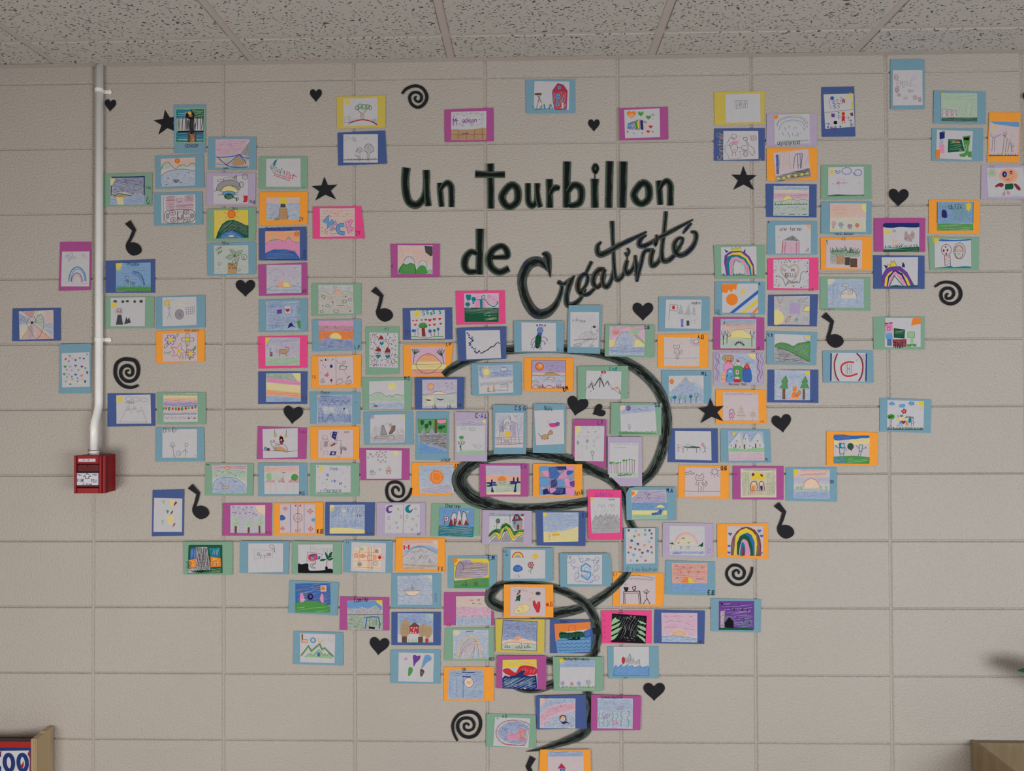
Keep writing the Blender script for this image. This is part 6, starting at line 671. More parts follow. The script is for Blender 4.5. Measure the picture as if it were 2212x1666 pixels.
T|b|1130,570 1622,592 1605,922 1117,895|1195,600 1540,610 1532,893 1185,888|light blue card with two pink figures on green hill under deep blue sky|Rb 1190 602 1538 820;hB 6 20 8 1195,605 1535,612 1535,800 1195,790;hc 8 34 5 1200,680 1400,620 1400,720 1200,700;fg 1187,800 1250,780 1330,775 1400,785 1480,800 1535,830 1532,893 1187,890;hh 5 26 4 1200,830 1520,840 1520,885 1200,880;fo 1445,628 1480,625 1478,670 1448,670;Rw 1440 622 1498 684;do 1468,652 20,22;lK 3 1448,628 1452,670;dv 1338,735 34,40;dk 1338,735 26,30;db 1340,732 14,16;Fp 1240,700 1262,705 1280,760 1268,785 1235,785;fw 1248,760 1290,760 1275,780;hP 88 8 3 1240,700 1262,705 1265,745 1240,745;Fp 1452,700 1465,720 1470,790 1445,785 1435,750;lp 4 1430,750 1475,740;ct 0 1,1
T|m|1633,732 2123,740 2122,1070 1630,1065|1705,775 2055,768 2060,1066 1710,1064|magenta card with grey mountains, green field and blue goalpost river|fc 1707,778 1980,772 2050,830 2050,870 1707,850;hb 5 10 3 1710,785 2000,775 2040,850 1720,860;fy 1985,770 2055,768 2055,812 2010,805;lg 3 1975,768 2040,850;fE8 1710,845 1745,850 1790,865 1850,835 1910,855 1990,818 2055,890 2055,912 1712,912;hK 65 8 3 1720,850 1745,848 1770,880 1720,880;hK 90 11 2 1720,870 1850,850 2040,870 2050,910 1715,910;hK 60 8 3 1820,860 1850,838 1880,870;hK 70 7 3 1965,855 1990,820 2030,870;Rg7 1712 915 2060 1065;hG 60 12 4 1712,918 1830,918 1790,1000 1712,1060;hG 70 12 3 1790,950 1880,930 1880,1060 1760,1060;hN 60 20 2 1712,918 1870,930 1850,1050 1712,1060;hG 80 11 3 1940,945 2005,945 2005,1030 1935,1030;lK 5 1710,915 2058,912;lb 11 1885,1055 1900,940 1960,935 2015,938 2030,1000 2022,1055;lK 3 1930,945 1925,1020;lK 3 2000,945 1990,1025;lk 20 1920,1040 1980,1048;vK 4 14 1745,962 1785,1035 1877,942 2035,1012;tk 40 4 1775,770 -2 Camille
T|b|1170,1077 1663,1090 1663,1420 1165,1405|1236,1098 1587,1108 1580,1397 1235,1385|light blue card with child's name above green zigzag mountains and tent|ln 12 1258,1105 1260,1190;RO9 1258 1162 1310 1192;ln 3 1250,1110 1255,1192 1310,1192 1310,1160 1268,1160;oc 10 1365,1168 22,22;ob 3 1365,1168 27,27;oK 2 1365,1168 15,15;cO 9 1422,1148 1420,1175 1440,1185 1458,1170 1460,1145;lO 8 1460,1145 1462,1185;oE 2 1548,1145 28,32;lg 12 1245,1320 1320,1225 1350,1275 1430,1205 1455,1260 1480,1245 1570,1330;lK 2 1240,1330 1318,1215 1350,1262 1435,1195 1465,1250 1480,1235 1575,1340;lK 2 1252,1325 1320,1240 1348,1290 1428,1222 1455,1275 1480,1262 1560,1330;fh 1283,1335 1330,1300 1365,1320 1400,1275 1425,1258 1470,1320 1485,1300 1500,1322 1522,1295 1558,1352 1400,1340;hg 50 10 3 1290,1332 1425,1262 1550,1345 1400,1338;lG 3 1283,1335 1330,1300 1365,1320 1425,1258 1470,1320 1485,1300 1502,1322 1522,1295 1558,1352;Rb 1412 1290 1432 1330;lK 2 1410,1285 1408,1335;lK 2 1434,1285 1436,1338
U|B|118,842 610,840 608,1173 118,1170|180,853 535,855 533,1145 178,1142|blue card with red windowed house between three olive trees|Rc8 182 855 534 1060;hb 6 9 4 185,860 460,858 470,940 185,950;hb 3 14 4 200,950 520,930 520,1000 200,1000;Rw 180 1060 532 1144;gh 4 280,1143 380,1142 40 12;gh 4 430,1143 530,1143 36 10;FN 205,1040 210,970 245,925 285,930 305,970 300,1040 275,1080 220,1080;hG 75 8 3 208,1040 215,960 285,932 300,1030 270,1078 220,1078;FN 392,1030 400,985 435,960 470,975 480,1030 450,1080 400,1080;hG 65 8 3 395,1030 435,962 475,1000 440,1078 400,1078;FN 450,1060 480,985 510,985 525,1020 510,1080 470,1105;hG 70 8 3 455,1060 490,985 522,1020 480,1100;Rn 222 1082 272 1145;hk 88 9 3 222,1082 272,1082 272,1145 222,1145;Rn 383 1088 430 1145;hk 88 9 3 383,1088 430,1088 430,1145 383,1145;Rr 455 1105 487 1144;fR 300,985 390,985 388,1055 300,1055;fr 305,990 385,990 380,1050 302,1050;fn 298,985 348,945 398,985;lk 3 298,985 348,945 398,985;Rw 310 990 324 1005;Rw 340 990 352 1004;Rw 364 990 378 1005;Rw 335 1010 345 1030;Rw 305 1038 318 1052;Rw 328 1038 340 1055;Rw 352 1038 364 1052;fh7 470,855 534,857 533,910 500,895;hg 40 9 3 475,858 530,858 530,905;tK 20 3 325,1160 0 P.D
U|b|110,1220 607,1217 605,1554 108,1548|190,1243 542,1250 533,1540 185,1530|light blue card with four long hearts, purple, blue, green and black|dp 262,1307 14,11;oP 3 262,1307 14,11;Fv 332,1275 360,1268 370,1280 405,1275 400,1310 360,1350 340,1388 335,1330;cO 3 330,1390 340,1388 362,1352 402,1312 408,1275;Fc 450,1275 485,1268 515,1290 510,1320 470,1345 430,1395 415,1395 430,1345;CO 3 450,1270 485,1264 518,1288 512,1325 472,1350 430,1400 410,1397 428,1345;hb 60 14 4 450,1280 505,1285 480,1330 430,1380;Fg 290,1395 310,1390 330,1405 325,1440 300,1475 285,1475 285,1430;FK 405,1415 425,1410 445,1430 435,1460 415,1485 405,1470;CO 3 403,1412 425,1406 450,1428 437,1465 415,1490 403,1475;hE 60 12 3 412,1420 440,1430 415,1475
U|m|640,643 1060,645 1072,820 1137,840 1137,975 640,972|760,685 1060,680 1112,760 1110,972 760,975|magenta card with peach, pink and pale blue sky bands, at swirl's edge|RO4 762 685 1070 792;RP5 762 790 1110 890;Rc5 762 888 1110 972;hp 5 10 4 790,800 1050,800 1050,885 800,850;hO 6 14 2 765,695 1060,690 1060,780 765,785;hb 86 11 2 770,880 1100,880 1100,970 770,970;cK 3 898,730 910,718 915,728 922,720 925,732;oK 3 980,720 7,6 992,720 7,6;cK 3 922,762 928,750 935,760 942,752 946,762;cK 3 980,755 990,764 997,756 1005,764 1015,756;tR 28 3 665,970 0 A.B
U|o|1238,567 1728,567 1730,895 1235,897|1303,587 1650,597 1652,885 1298,882|orange card with doodled yellow face, red flame, stars and green leaf|lK 2 1340,640 1338,625 1385,610;lK 2 1350,640 1400,622;lK 2 1410,608 1460,620 1472,640;lK 2 1405,622 1445,632 1455,645;fR 1365,665 1390,620 1405,625 1400,650 1365,675;hE 55 9 3 1370,660 1400,625 1400,650;fG 1345,740 1362,705 1358,690 1395,665 1405,670 1395,735 1370,725;Sy 22 1520,652;Sy 30 1500,718;sN 2 22 1520,652;sN 2 30 1500,718;dK 1577,656 26,17;hk 10 8 3 1555,645 1602,645 1602,668 1555,668;FY 1345,840 1350,810 1375,800 1395,768 1430,762 1480,775 1490,810 1450,845 1400,850 1350,855;CN 3 1345,840 1350,810 1375,800 1395,768 1430,762 1480,775 1490,810 1450,845 1400,855 1350,858;oN 3 1415,785 14,13 1432,820 13;cK 3 1370,815 1378,830 1392,822;lK 3 1375,835 1400,832;fr 1525,730 1545,725 1560,765 1580,735 1598,740 1600,790 1590,845 1565,848 1540,800 1525,770;hR 80 20 3 1530,740 1595,745 1590,840 1550,800;tr 40 6 1662,765 0 m.G
U|g|650,1000 1138,997 1137,1325 642,1322|730,1018 1083,1018 1085,1305 733,1312|green card with pale pencilled rainbow of many thin arcs|Rc4 730 1020 1084 1306;hb 88 16 1 740,1030 1080,1030 1080,1290 740,1290;dY8 765,1048 36,30;cO 5 765,1300 780,1200 820,1130 870,1090 920,1080 970,1105 1000,1180 1015,1300;cy 5 780,1300 795,1210 835,1140 880,1100 925,1092 965,1115 990,1190 1003,1300;cg 3 790,1300 808,1215 840,1150 890,1112 930,1105 965,1130 980,1200 990,1300;cp 6 800,1300 820,1215 855,1160 900,1125 940,1135 965,1150 970,1250 975,1300;cY 6 820,1300 845,1225 880,1170 930,1145 950,1165 955,1300;cr 4 810,1260 850,1190 900,1150 960,1130;cb 3 840,1240 870,1190 905,1165 950,1155;cV 4 900,1300 930,1230 952,1165;cp 5 860,1300 880,1240 920,1200 945,1165;cy 5 880,1300 905,1240 940,1190;cO 5 850,1270 870,1220 910,1190;cr 3 925,1300 940,1230 950,1165;gh 3 735,1308 1085,1300 8 18;zK 4 862,1035 940,1030 6 6;lK 2 855,1045 885,1030;dK 748,1275 4 1035,1268 3 1062,1268 3;cK 2 1025,1285 1048,1298 1070,1285;tK 30 4 1092,1312 0 MER
X|o|133,328 630,328 632,665 132,663|183,360 528,365 523,648 170,643|orange card with peach sun among swirling dark blue hatching|Rc7 182 360 528 646;hb 5 9 3 185,365 525,368 525,430 185,430;hB 5 22 4 200,370 520,370 500,410 200,400;hb 88 10 3 180,440 320,430 330,640 175,640;hb 35 9 3 420,430 525,410 522,560 430,540;hb 8 10 3 330,540 522,560 520,640 330,640;lB 9 315,380 380,385 440,382;lB 9 318,422 360,428 400,425;lB 3 325,430 325,640;ds 381,482 43,46;ob 4 381,482 46,50;Fo8 360,480 372,468 390,472 405,490 385,500 365,495;cn 3 405,455 415,470 408,478;tK 30 4 318,355 0 QB
U|y|1152,910 1642,912 1637,1252 1158,1240|1230,922 1568,937 1562,1228 1213,1215|yellow card with orange dome sun on hill under dark blue sky|fb8 1230,922 1568,937 1565,1135 1400,1105 1225,1125;hb 30 9 4 1232,925 1400,930 1400,1090 1230,1120;hb -30 9 4 1400,930 1565,940 1560,1120 1400,1080;hB 10 17 3 1235,930 1560,945 1555,1030 1240,1010;fs9 1220,1140 1300,1110 1340,1125 1400,1100 1470,1115 1563,1140 1560,1170 1217,1165;ho 4 10 3 1225,1140 1340,1115 1460,1112 1550,1135 1500,1150 1230,1155;fO 1330,1125 1350,1090 1375,1078 1400,1085 1410,1110 1380,1125;hn 40 9 3 1335,1122 1375,1080 1408,1112;fh5 1217,1165 1560,1160 1562,1228 1213,1215;gK 4 1240,1190 1300,1195 30 6;gK 4 1350,1200 1420,1200 30 6;gK 4 1435,1200 1510,1195 36 6;cK 3 1217,1165 1300,1140 1400,1150 1560,1160;lB 4 1230,922 1568,937 1562,1228 1213,1215 1230,922;lK 3 1412,1150 1410,1210
V|B|38,912 445,912 440,930 480,960 530,1060 535,1245 415,1245 400,1252 38,1250|80,960 438,940 445,1235 112,1252|blue card with orange sky, green trees and turquoise waves, beside swirl|fo 80,960 438,940 438,1010 130,1045 135,1100 92,1135;hr 85 14 3 85,960 435,945 435,1000 130,1040;hr 80 10 3 85,965 130,960 125,1130 100,1130;fc 95,1130 140,1100 380,1080 385,1040 440,1005 445,1235 112,1252;hb 88 12 4 100,1130 440,1100 445,1230 112,1250;Fb 372,1040 440,1012 448,1080 400,1100 372,1090;hB 40 9 3 375,1040 440,1015 440,1080 380,1090;FG 130,1050 160,1038 230,1050 300,1035 360,1040 380,1065 370,1092 200,1100 135,1100;gk 4 135,1060 380,1045 14 24;lk 3 155,1100 158,1050;lk 3 188,1100 190,1050;lk 3 222,1098 222,1045;lk 3 258,1095 255,1045;lk 3 292,1095 290,1045;lk 3 328,1092 325,1045;Fk 200,1102 250,1105 280,1088 300,1108 320,1085 340,1110 300,1118 220,1115;zk 3 110,1125 440,1110 7 8;zk 3 115,1160 440,1150 10 7;zk 3 115,1195 445,1185 10 7;zk 3 120,1225 445,1215 9 7;cr 3 222,1035 230,985 260,970 285,985 292,1030;tK 26 3 140,935 0 Robyn
U|m|1168,1272 1660,1277 1658,1615 1162,1600|1225,1318 1562,1312 1572,1610 1220,1600|magenta card with yellow, red and blue painted brush bands|fy 1225,1320 1560,1315 1565,1390 1225,1395;hw 30 30 10 1230,1325 1555,1325 1555,1390 1400,1380 1260,1390;ho 20 34 5 1240,1330 1550,1320 1550,1390 1240,1380;ho -20 44 5 1240,1330 1550,1320 1550,1390 1240,1380;Fr 1225,1420 1280,1400 1350,1440 1400,1380 1480,1375 1560,1400 1560,1460 1480,1470 1350,1485 1260,1460;hp 75 22 4 1400,1390 1555,1400 1545,1460 1420,1460;fw 1330,1400 1355,1392 1365,1440 1345,1445;fB 1222,1500 1250,1470 1280,1485 1350,1470 1420,1420 1450,1430 1430,1465 1500,1480 1560,1470 1570,1610 1222,1602;ht 30 13 9 1225,1500 1380,1490 1560,1490 1500,1580 1240,1590;hb 20 16 8 1225,1520 1300,1540 1560,1540 1568,1605 1225,1600;hk 35 18 5 1350,1480 1440,1425 1440,1460 1380,1500;fw 1430,1605 1448,1592 1462,1608;hw 50 44 3 1225,1540 1300,1560 1280,1600 1225,1600
V|g|65,1285 565,1287 567,1620 530,1632 75,1625|135,1315 487,1318 482,1610 130,1605|green card with sky band and four small flowers above grass|Rc8 137 1318 486 1387;hb 4 10 3 200,1325 484,1325 484,1380 140,1380;uy 150,1325 18 38 12 4;lb 2 137,1388 486,1386;wb 3 162,1550 20 5;wr 3 255,1556 18 5;wb 3 325,1553 22 5;wb 3 417,1542 26 5;dy 417,1545 6;lg 3 162,1568 163,1585;lg 3 255,1572 256,1588;lg 3 327,1570 330,1585;lg 3 416,1560 416,1585;gg 4 133,1600 484,1600 26 44;hg 5 8 4 133,1588 484,1586 482,1600 133,1602;tK 28 4 175,1310 0 Michaelle;tK 26 3 310,1312 0 Tremblay
X|g|555,792 1050,805 1050,1133 553,1122|642,825 993,840 975,1132 623,1113|green card with red and blue oval emblem like a hockey badge|FR8 645,985 665,920 730,870 820,852 920,865 985,900 975,1000 940,1105 850,1110 730,1100 665,1045;hr 40 9 4 645,985 730,870 820,852 880,860 730,890 670,960;Fw 662,985 680,925 740,880 830,865 940,885 985,920 975,960 935,1090 830,1098 740,1085 680,1040;Fb7 668,985 700,925 760,885 850,870 930,890 985,940 960,980 940,1080 850,1092 760,1075 700,1040;hb 80 12 4 680,930 770,910 780,1060 720,1060;hb 10 10 3 700,920 850,872 980,920 860,930;hb 70 9 4 775,920 870,915 860,990 780,990;hb 8 10 3 740,1060 920,1060 920,1090 770,1085;Rp 765 995 870 1052;fr8 870,935 950,945 938,1065 868,1055;hr 3 9 4 765,995 870,995 870,1052 765,1052;hr 85 10 5 872,935 948,945 938,1065 870,1055;fc7 775,920 868,915 868,985 850,990 780,980;hb 85 9 4 775,920 868,915 868,985 780,985;lr 5 740,1100 860,1110 942,1108;ok 3 668,840 7;tK 30 4 715,822 0 A.D
X|B|1045,617 1545,602 1557,940 1060,952|1088,638 1443,648 1440,940 1087,935|blue card with girl below a red-pink rainbow band|Rc5 1088 640 1442 938;hb 35 12 2 1095,650 1435,655 1430,690 1120,760;hb 40 12 2 1150,930 1300,830 1435,790 1435,930;fp7 1090,790 1180,720 1290,690 1442,682 1440,770 1290,800 1200,840 1120,925 1090,930;hr 18 9 3 1095,800 1200,720 1440,690 1435,740 1200,800 1100,880;hR 14 30 2 1095,800 1300,700 1440,690 1435,760 1110,920;fO7 1088,640 1170,645 1120,700 1090,720;nB 3 5 1110,650 1430,760 50;nB 3 5 1100,820 1430,930 50;FR 1285,850 1300,812 1335,808 1355,850 1345,870 1335,830 1300,840;ds 1318,840 22,22;cn 8 1285,860 1292,820 1320,808 1342,820 1352,865;dk 1310,835 4,6 1326,832 4,6;dR 1318,850 5;FB 1285,858 1310,875 1345,868 1378,885 1378,892 1350,885 1342,895 1315,895;lN 3 1318,895 1318,928;lN 3 1338,893 1340,925;lN 3 1352,893 1365,922;lK 2 1310,932 1330,928;tR 26 2 1140,630 0 DJ
X|m|1600,602 2097,618 2087,957 1597,962|1663,635 2015,650 2010,945 1660,935|magenta card with three purple fish swimming among seaweed|Rc5 1662 640 2013 940;hb 4 12 3 1670,650 2010,655 2010,780 1670,770;ht 3 20 1 1670,780 2005,790 2005,930 1670,920;cg 4 1678,925 1685,890 1672,850 1685,800 1678,780;cg 4 1722,920 1715,890 1728,850 1712,810 1720,780;cg 4 1758,925 1768,880 1755,850 1770,820;cg 5 1815,920 1822,880 1808,850 1820,810 1810,780;cg 4 1860,900 1850,850 1868,820 1855,790;cg 5 1900,920 1895,880 1908,840 1895,800 1910,765;cg 5 1962,930 1975,880 1960,840 1978,800 1968,762;FV 1855,745 1880,722 1910,730 1900,748 1875,755;fV 1905,735 1922,702 1925,742;CK 2 1855,745 1880,722 1910,730 1900,748 1875,755;FV 1722,835 1750,800 1785,800 1780,820 1750,838;fV 1725,832 1690,825 1700,855;CK 2 1722,835 1750,800 1785,800 1780,820 1750,838;dy 1772,808 6;Fp 1812,880 1835,862 1855,880 1845,895 1825,898;fp 1855,882 1872,870 1873,902;CK 2 1812,880 1835,862 1858,880 1845,898 1825,898;tK 26 3 1700,630 0 LLewis-Gaultier
X|o|1092,1150 1590,1147 1600,1500 1080,1500|1168,1165 1522,1162 1530,1480 1165,1480|orange card cut by bottom edge, with red-roofed blue tower and sky band|Rc7 1168 1164 1520 1220;hb 4 9 4 1172,1168 1520,1165 1518,1215 1172,1218;fr 1265,1340 1302,1288 1348,1340;lB 3 1265,1342 1302,1288 1350,1342;dR 1302,1318 4;Rb 1288 1342 1338 1420;Rc 1300 1350 1325 1380
C|y|1748,788 2180,775 2177,1057 1753,1067|1842,805 2142,798 2145,1042 1845,1047|yellow card with small grey and blue scribble on white|lK 3 1918,860 2035,860;hK 90 12 3 1918,860 1990,862 1985,925 1920,930;ht 88 12 3 1960,862 2035,862 2035,920 1960,920;cE 3 1945,862 1948,895 1940,928;hK 86 18 3 1995,862 2030,862 2030,920 1995,920;lK 2 1922,928 2030,918
C|B|1750,1096 2182,1093 2180,1372 1748,1372|1827,1118 2125,1118 2127,1358 1825,1365|blue card with red-pen cartoon figures and upright pencil name|oR 3 1917,1165 22,22;cR 2 1905,1168 1917,1178 1930,1168;cR 3 1862,1225 1880,1180 1905,1178 1920,1200;fp 1880,1225 1885,1215 1960,1200 1955,1220 1930,1228 1890,1230;hR 30 8 2 1895,1205 1950,1195 1950,1225 1895,1228;lR 3 1885,1228 1880,1240 1895,1255;oR 3 1920,1265 30,35;dR 1910,1258 2 1930,1258 2;cR 3 1912,1275 1922,1282 1932,1272;lR 3 1945,1258 1980,1260;oR 3 2010,1262 28,22;lR 3 1985,1275 2045,1290;lR 3 1905,1298 1900,1330;lR 3 1930,1298 1935,1332;cR 2 1890,1240 1850,1240 1840,1280 1870,1330 1880,1355 1960,1350 1975,1320 1965,1290 2020,1298;oR 3 2018,1315 20,20;hR 80 9 2 2000,1300 2036,1300 2036,1335 2000,1335;oR 3 2015,1185 18,14;lR 3 1998,1170 2005,1178;lR 3 2025,1170 2022,1178;cR 3 2015,1200 2035,1235 2080,1260 2092,1300 2075,1328 2050,1290;lR 3 2025,1200 2045,1235;lR 3 2060,1160 2105,1160 2108,1195 2068,1200 2060,1160;lR 2 2082,1160 2084,1198;lR 2 2062,1180 2105,1178;ly 4 1975,1150 1976,1180;tN 60 5 1810,1360 -90 Santhe;oN 3 1790,1155 20,18;dN 1782,1165 2 1795,1150 2;tN 26 4 2135,1362 0 A
D|l|17,967 445,967 445,1245 12,1240|78,980 382,972 385,1222 83,1230|lilac card with large pastel rainbow arc over blue rain dashes|fo 72,985 115,982 110,1010 85,1020;cy 3 85,1085 100,1020 150,990 250,980 330,985 375,1030 380,1080;cR 3 105,1080 120,1040 170,1010 250,1000 310,1010 350,1050 365,1090;cc 4 95,1070 130,1015 200,995 280,990 340,1010 372,1060;ct 3 118,1115 140,1060 190,1030 260,1025 320,1045 345,1090;cV 3 140,1090 170,1050 230,1035 290,1050 325,1090 345,1110;lb 3 210,1068 205,1095;lb 3 170,1085 178,1112;lb 3 250,1085 248,1105;lb 3 265,1080 272,1100;lb 3 148,1128 162,1155;lb 3 190,1125 210,1150 208,1180;lb 3 238,1135 240,1160;lb 3 275,1125 285,1140 260,1165;lb 3 300,1135 310,1138;lb 3 325,1140 328,1142;lb 3 285,1150 285,1165;lb 3 330,1095 340,1110;tG 34 4 110,1220 -2 ayvalynold;hG 3 6 3 110,1205 380,1190 380,1210 110,1218
D|B|484,742 763,738 773,1165 488,1168|500,798 755,792 768,1082 515,1100|tall blue card with doodles, red figure and a line across the middle|lK 3 512,962 758,932;lG 6 500,802 640,798 755,795;db 575,838 17;lG 3 575,825 575,850;zR 3 548,850 562,930 10 4;cb 5 575,860 595,865 580,880 605,890 585,905 605,915 590,930;cR 3 600,855 625,850 615,880 640,885 620,905 640,910 620,930;cR 3 640,828 660,835 645,860 665,870 650,890;tR 34 6 665,862 10 N;cy 3 690,815 700,870 710,900;uy 730,820 12 34 10 4;fy 735,868 752,862 755,920 740,925;hn 80 8 3 738,870 752,868 752,920 742,920;cy 3 715,930 735,925 728,945;fv 567,968 598,970 598,1000 570,1000;uy 670,968 14 28 12 3;dr 670,970 14;fr 660,985 682,985 685,1030 655,1030;lr 3 625,1005 660,1002;lr 3 680,1002 730,1005;lr 5 663,1030 660,1055;lr 5 677,1030 685,1052;lR 3 630,995 632,1020;lR 3 712,990 715,1015;dk 603,1046 16;vt 3 14 632,965;lt 3 632,955 632,990;lt 3 615,990 650,992;lt 4 520,1055 560,1060;lt 4 545,1045 540,1080;lt 4 715,1025 745,1028;lt 4 735,1020 735,1080;ct 3 740,1080 740,1060 752,1058 752,1080;tv 24 4 560,1092 0 HAAE;dv 540,1085 8;dG 645,1080 7;fR 728,965 752,960 755,990 735,990
D|b|1073,505 1363,502 1363,930 1073,933|1092,598 1345,597 1348,898 1090,900|tall light blue card with faint pink spirals and pencil letters|oR 3 1122,660 17,24;oR 3 1122,662 8,12;oV 2 1272,665 22,18;oV 2 1272,665 10,8;tR 46 2 1130,718 -3 EMILE;oR 3 1128,765 16,24;oR 4 1128,768 9,13;dV 1185,745 8;oV 2 1290,735 16,14;oR 2 1145,810 14;oR 3 1145,810 6;oR 3 1237,775 11;oR 2 1262,775 7;oV 2 1200,835 20,16;oR 2 1200,838 10,6;oR 2 1282,832 18,18;oR 3 1282,832 9;oR 3 1322,850 12,18;oR 2 1322,850 5,10
D|b|1442,772 1885,780 1885,1060 1438,1052|1505,795 1812,795 1812,1040 1505,1040|light blue card with three small outlined cats on mint background|Rh8 1506 796 1812 1005;hg 4 14 2 1510,810 1800,800 1800,860 1510,850;hg 80 22 3 1640,880 1800,870 1800,1000 1650,1000;hh 10 16 4 1510,880 1640,860 1640,910 1510,920;RG 1506 1003 1813 1038;hG 3 9 5 1508,1005 1812,1003 1812,1036 1508,1036;fy 1502,797 1538,797 1508,822;fw 1515,925 1550,930 1550,1000 1518,1000;fw 1562,938 1590,938 1590,1000 1565,1000;fw 1605,940 1635,940 1632,1000 1608,1000;CR 3 1515,950 1518,930 1530,935 1545,930 1550,948 1532,958;CR 3 1562,950 1565,935 1578,940 1592,935 1592,950 1577,958;CR 3 1605,950 1608,938 1620,942 1635,938 1634,952 1620,960;op 3 1532,980 12,22 1577,980 10,22 1618,980 11,22;lR 3 1515,965 1512,995;lR 3 1550,960 1552,990;lR 3 1562,965 1560,990;lR 3 1592,960 1595,990;lR 3 1605,965 1605,990;lR 3 1635,965 1638,990
D|b|1425,1093 1863,1096 1860,1376 1423,1372|1468,1107 1776,1120 1765,1365 1460,1352|light blue card with blocky blue, pink, orange and green marker shapes|fB 1490,1130 1536,1120 1535,1180 1492,1190;hb 3 9 6 1495,1120 1540,1115 1535,1130 1490,1130;hc 0 9 6 1490,1190 1535,1185 1530,1240 1495,1240;fp 1485,1245 1530,1230 1535,1308 1505,1308;hr 85 10 4 1495,1200 1525,1200 1525,1250 1495,1250;fo 1460,1280 1497,1275 1495,1352 1460,1352;fG 1565,1188 1680,1190 1705,1290 1562,1302;hg 8 18 6 1570,1200 1680,1200 1690,1285 1570,1290;ho 40 12 5 1590,1200 1665,1195 1665,1225 1590,1225;fg 1688,1165 1755,1155 1740,1300 1710,1305 1700,1240;hh 80 16 6 1700,1230 1745,1220 1735,1300 1710,1300;fk 1695,1175 1745,1170 1742,1198 1700,1195;fg 1660,1318 1765,1290 1765,1345 1735,1340 1730,1320 1705,1340 1665,1335
D|o|1915,957 2183,960 2175,1386 1897,1382|1918,1030 2172,1035 2163,1328 1912,1330|tall orange card with pencil stick family and blue sky strip|fc 1918,1035 2170,1040 2170,1085 2080,1075 1960,1058;hb 5 9 5 1920,1036 2170,1042 2168,1082 1960,1060;dY 1952,1088 13;uy 1952,1088 12 22 10 3;oN 2 1962,1160 12,14;lK 3 1925,1135 1940,1170 1962,1175 1995,1155 2020,1148;lK 3 1945,1180 1938,1290;lK 3 1962,1180 1960,1295;oK 3 2050,1140 13,11;lK 3 2045,1155 2030,1310;lK 3 2045,1155 2070,1190 2050,1300;op 2 2065,1112 14;lK 3 2030,1150 2050,1165 2065,1140;oN 2 2090,1195 10,12;lK 3 2088,1210 2072,1300;lK 3 2090,1210 2100,1225 2108,1300;oN 2 2115,1228 10;lN 3 2110,1240 2110,1300;lK 3 2100,1250 2135,1245;lN 3 2120,1240 2118,1300;oR 1 2115,1160 10;gK 3 1915,1328 2165,1330 22 20;fy 2040,1295 2055,1295 2055,1312 2040,1312;lk 5 1912,1330 2162,1328
D|o|15,1265 445,1265 445,1540 18,1542|68,1305 370,1272 397,1510 97,1548|orange card with tilted sheet showing blue towers over black ground|lB 20 105,1320 112,1485;hb 88 7 5 90,1325 125,1320 130,1480 100,1485;hN 84 16 3 125,1310 215,1305 215,1460 135,1470;lN 3 135,1305 210,1305;lN 3 205,1310 225,1450;cB 4 245,1440 250,1380 265,1320 320,1310;lB 4 280,1315 285,1440;lB 4 300,1312 305,1440;lB 5 320,1310 310,1435;lB 3 280,1410 310,1408;fE 95,1505 240,1465 385,1432 397,1510 97,1548;hk 6 12 5 98,1505 240,1465 385,1435 395,1510 100,1545;hk -6 10 4 230,1470 385,1435 390,1480 240,1500;Ry 105 1515 130 1530;Ry 150 1510 175 1528;Ry 190 1495 218 1515;Ry 250 1488 275 1508;Ry 305 1480 330 1500;Ry 350 1475 375 1490;lN 3 345,1400 370,1340 375,1400
I|l|1787,120 2230,125 2230,462 1783,460|1838,152 2203,145 2235,440 1853,442|lilac card cut by right edge, big round orange face on small body|uN 1893,200 20 48 12 5;dh 1893,200 22,25;FO 1960,215 1990,175 2040,160 2110,165 2148,215 2135,270 2090,298 2020,295 1970,250;hr 20 14 4 1980,200 2040,170 2120,180 2140,240 2080,290 2000,280;lO 5 2095,170 2110,150;dB 2018,215 24,30;dc 2020,215 8,12;dB 2082,195 15,17;dO 2080,196 7;cB 4 2030,262 2045,272 2068,268;lB 3 2045,262 2045,270;lB 3 2060,260 2060,268;fG 2025,312 2100,305 2110,340 2095,365 2022,368;FR 1925,330 1960,305 1990,300 2012,320 1990,342 1960,335 1935,345;FR 2110,315 2135,310 2175,350 2172,375 2145,365;cR 3 2015,370 2020,400 2000,420;lR 3 2040,370 2055,410;dp 2012,410 11,14 2058,402 11,14;oR 3 2012,410 11,14 2058,402 11,14;hh 4 8 3 1860,435 2150,420 2235,440;tK 20 2 1880,135 0 L.J
I|g|192,123 693,120 695,462 190,467|262,145 617,140 618,430 260,432|green card with blue clouds, sun, two tiny pink figures and grass strip|uy 298,192 18 36 14 4;dh 298,192 8;Cb 5 335,175 352,188 378,180 378,198 345,205;mb 5 447,182 50,38;mb 5 560,198 38,34;Rw 508 180 530 200;cb 5 525,190 515,210 535,225;op 3 358,272 14,11;op 3 416,270 11;fp 345,290 375,290 378,315 355,315;hR 60 7 2 345,290 375,288 375,312 350,312;hR 60 7 2 405,288 430,288 430,312 410,312;lR 3 340,315 370,295 385,302 410,300 458,300;lp 4 365,315 378,338;lp 4 415,310 425,325;dK 310,310 4 571,301 4;fG 260,425 350,415 450,420 520,420 618,418 618,430 260,432;hG 2 6 4 262,425 617,420 617,430 262,431
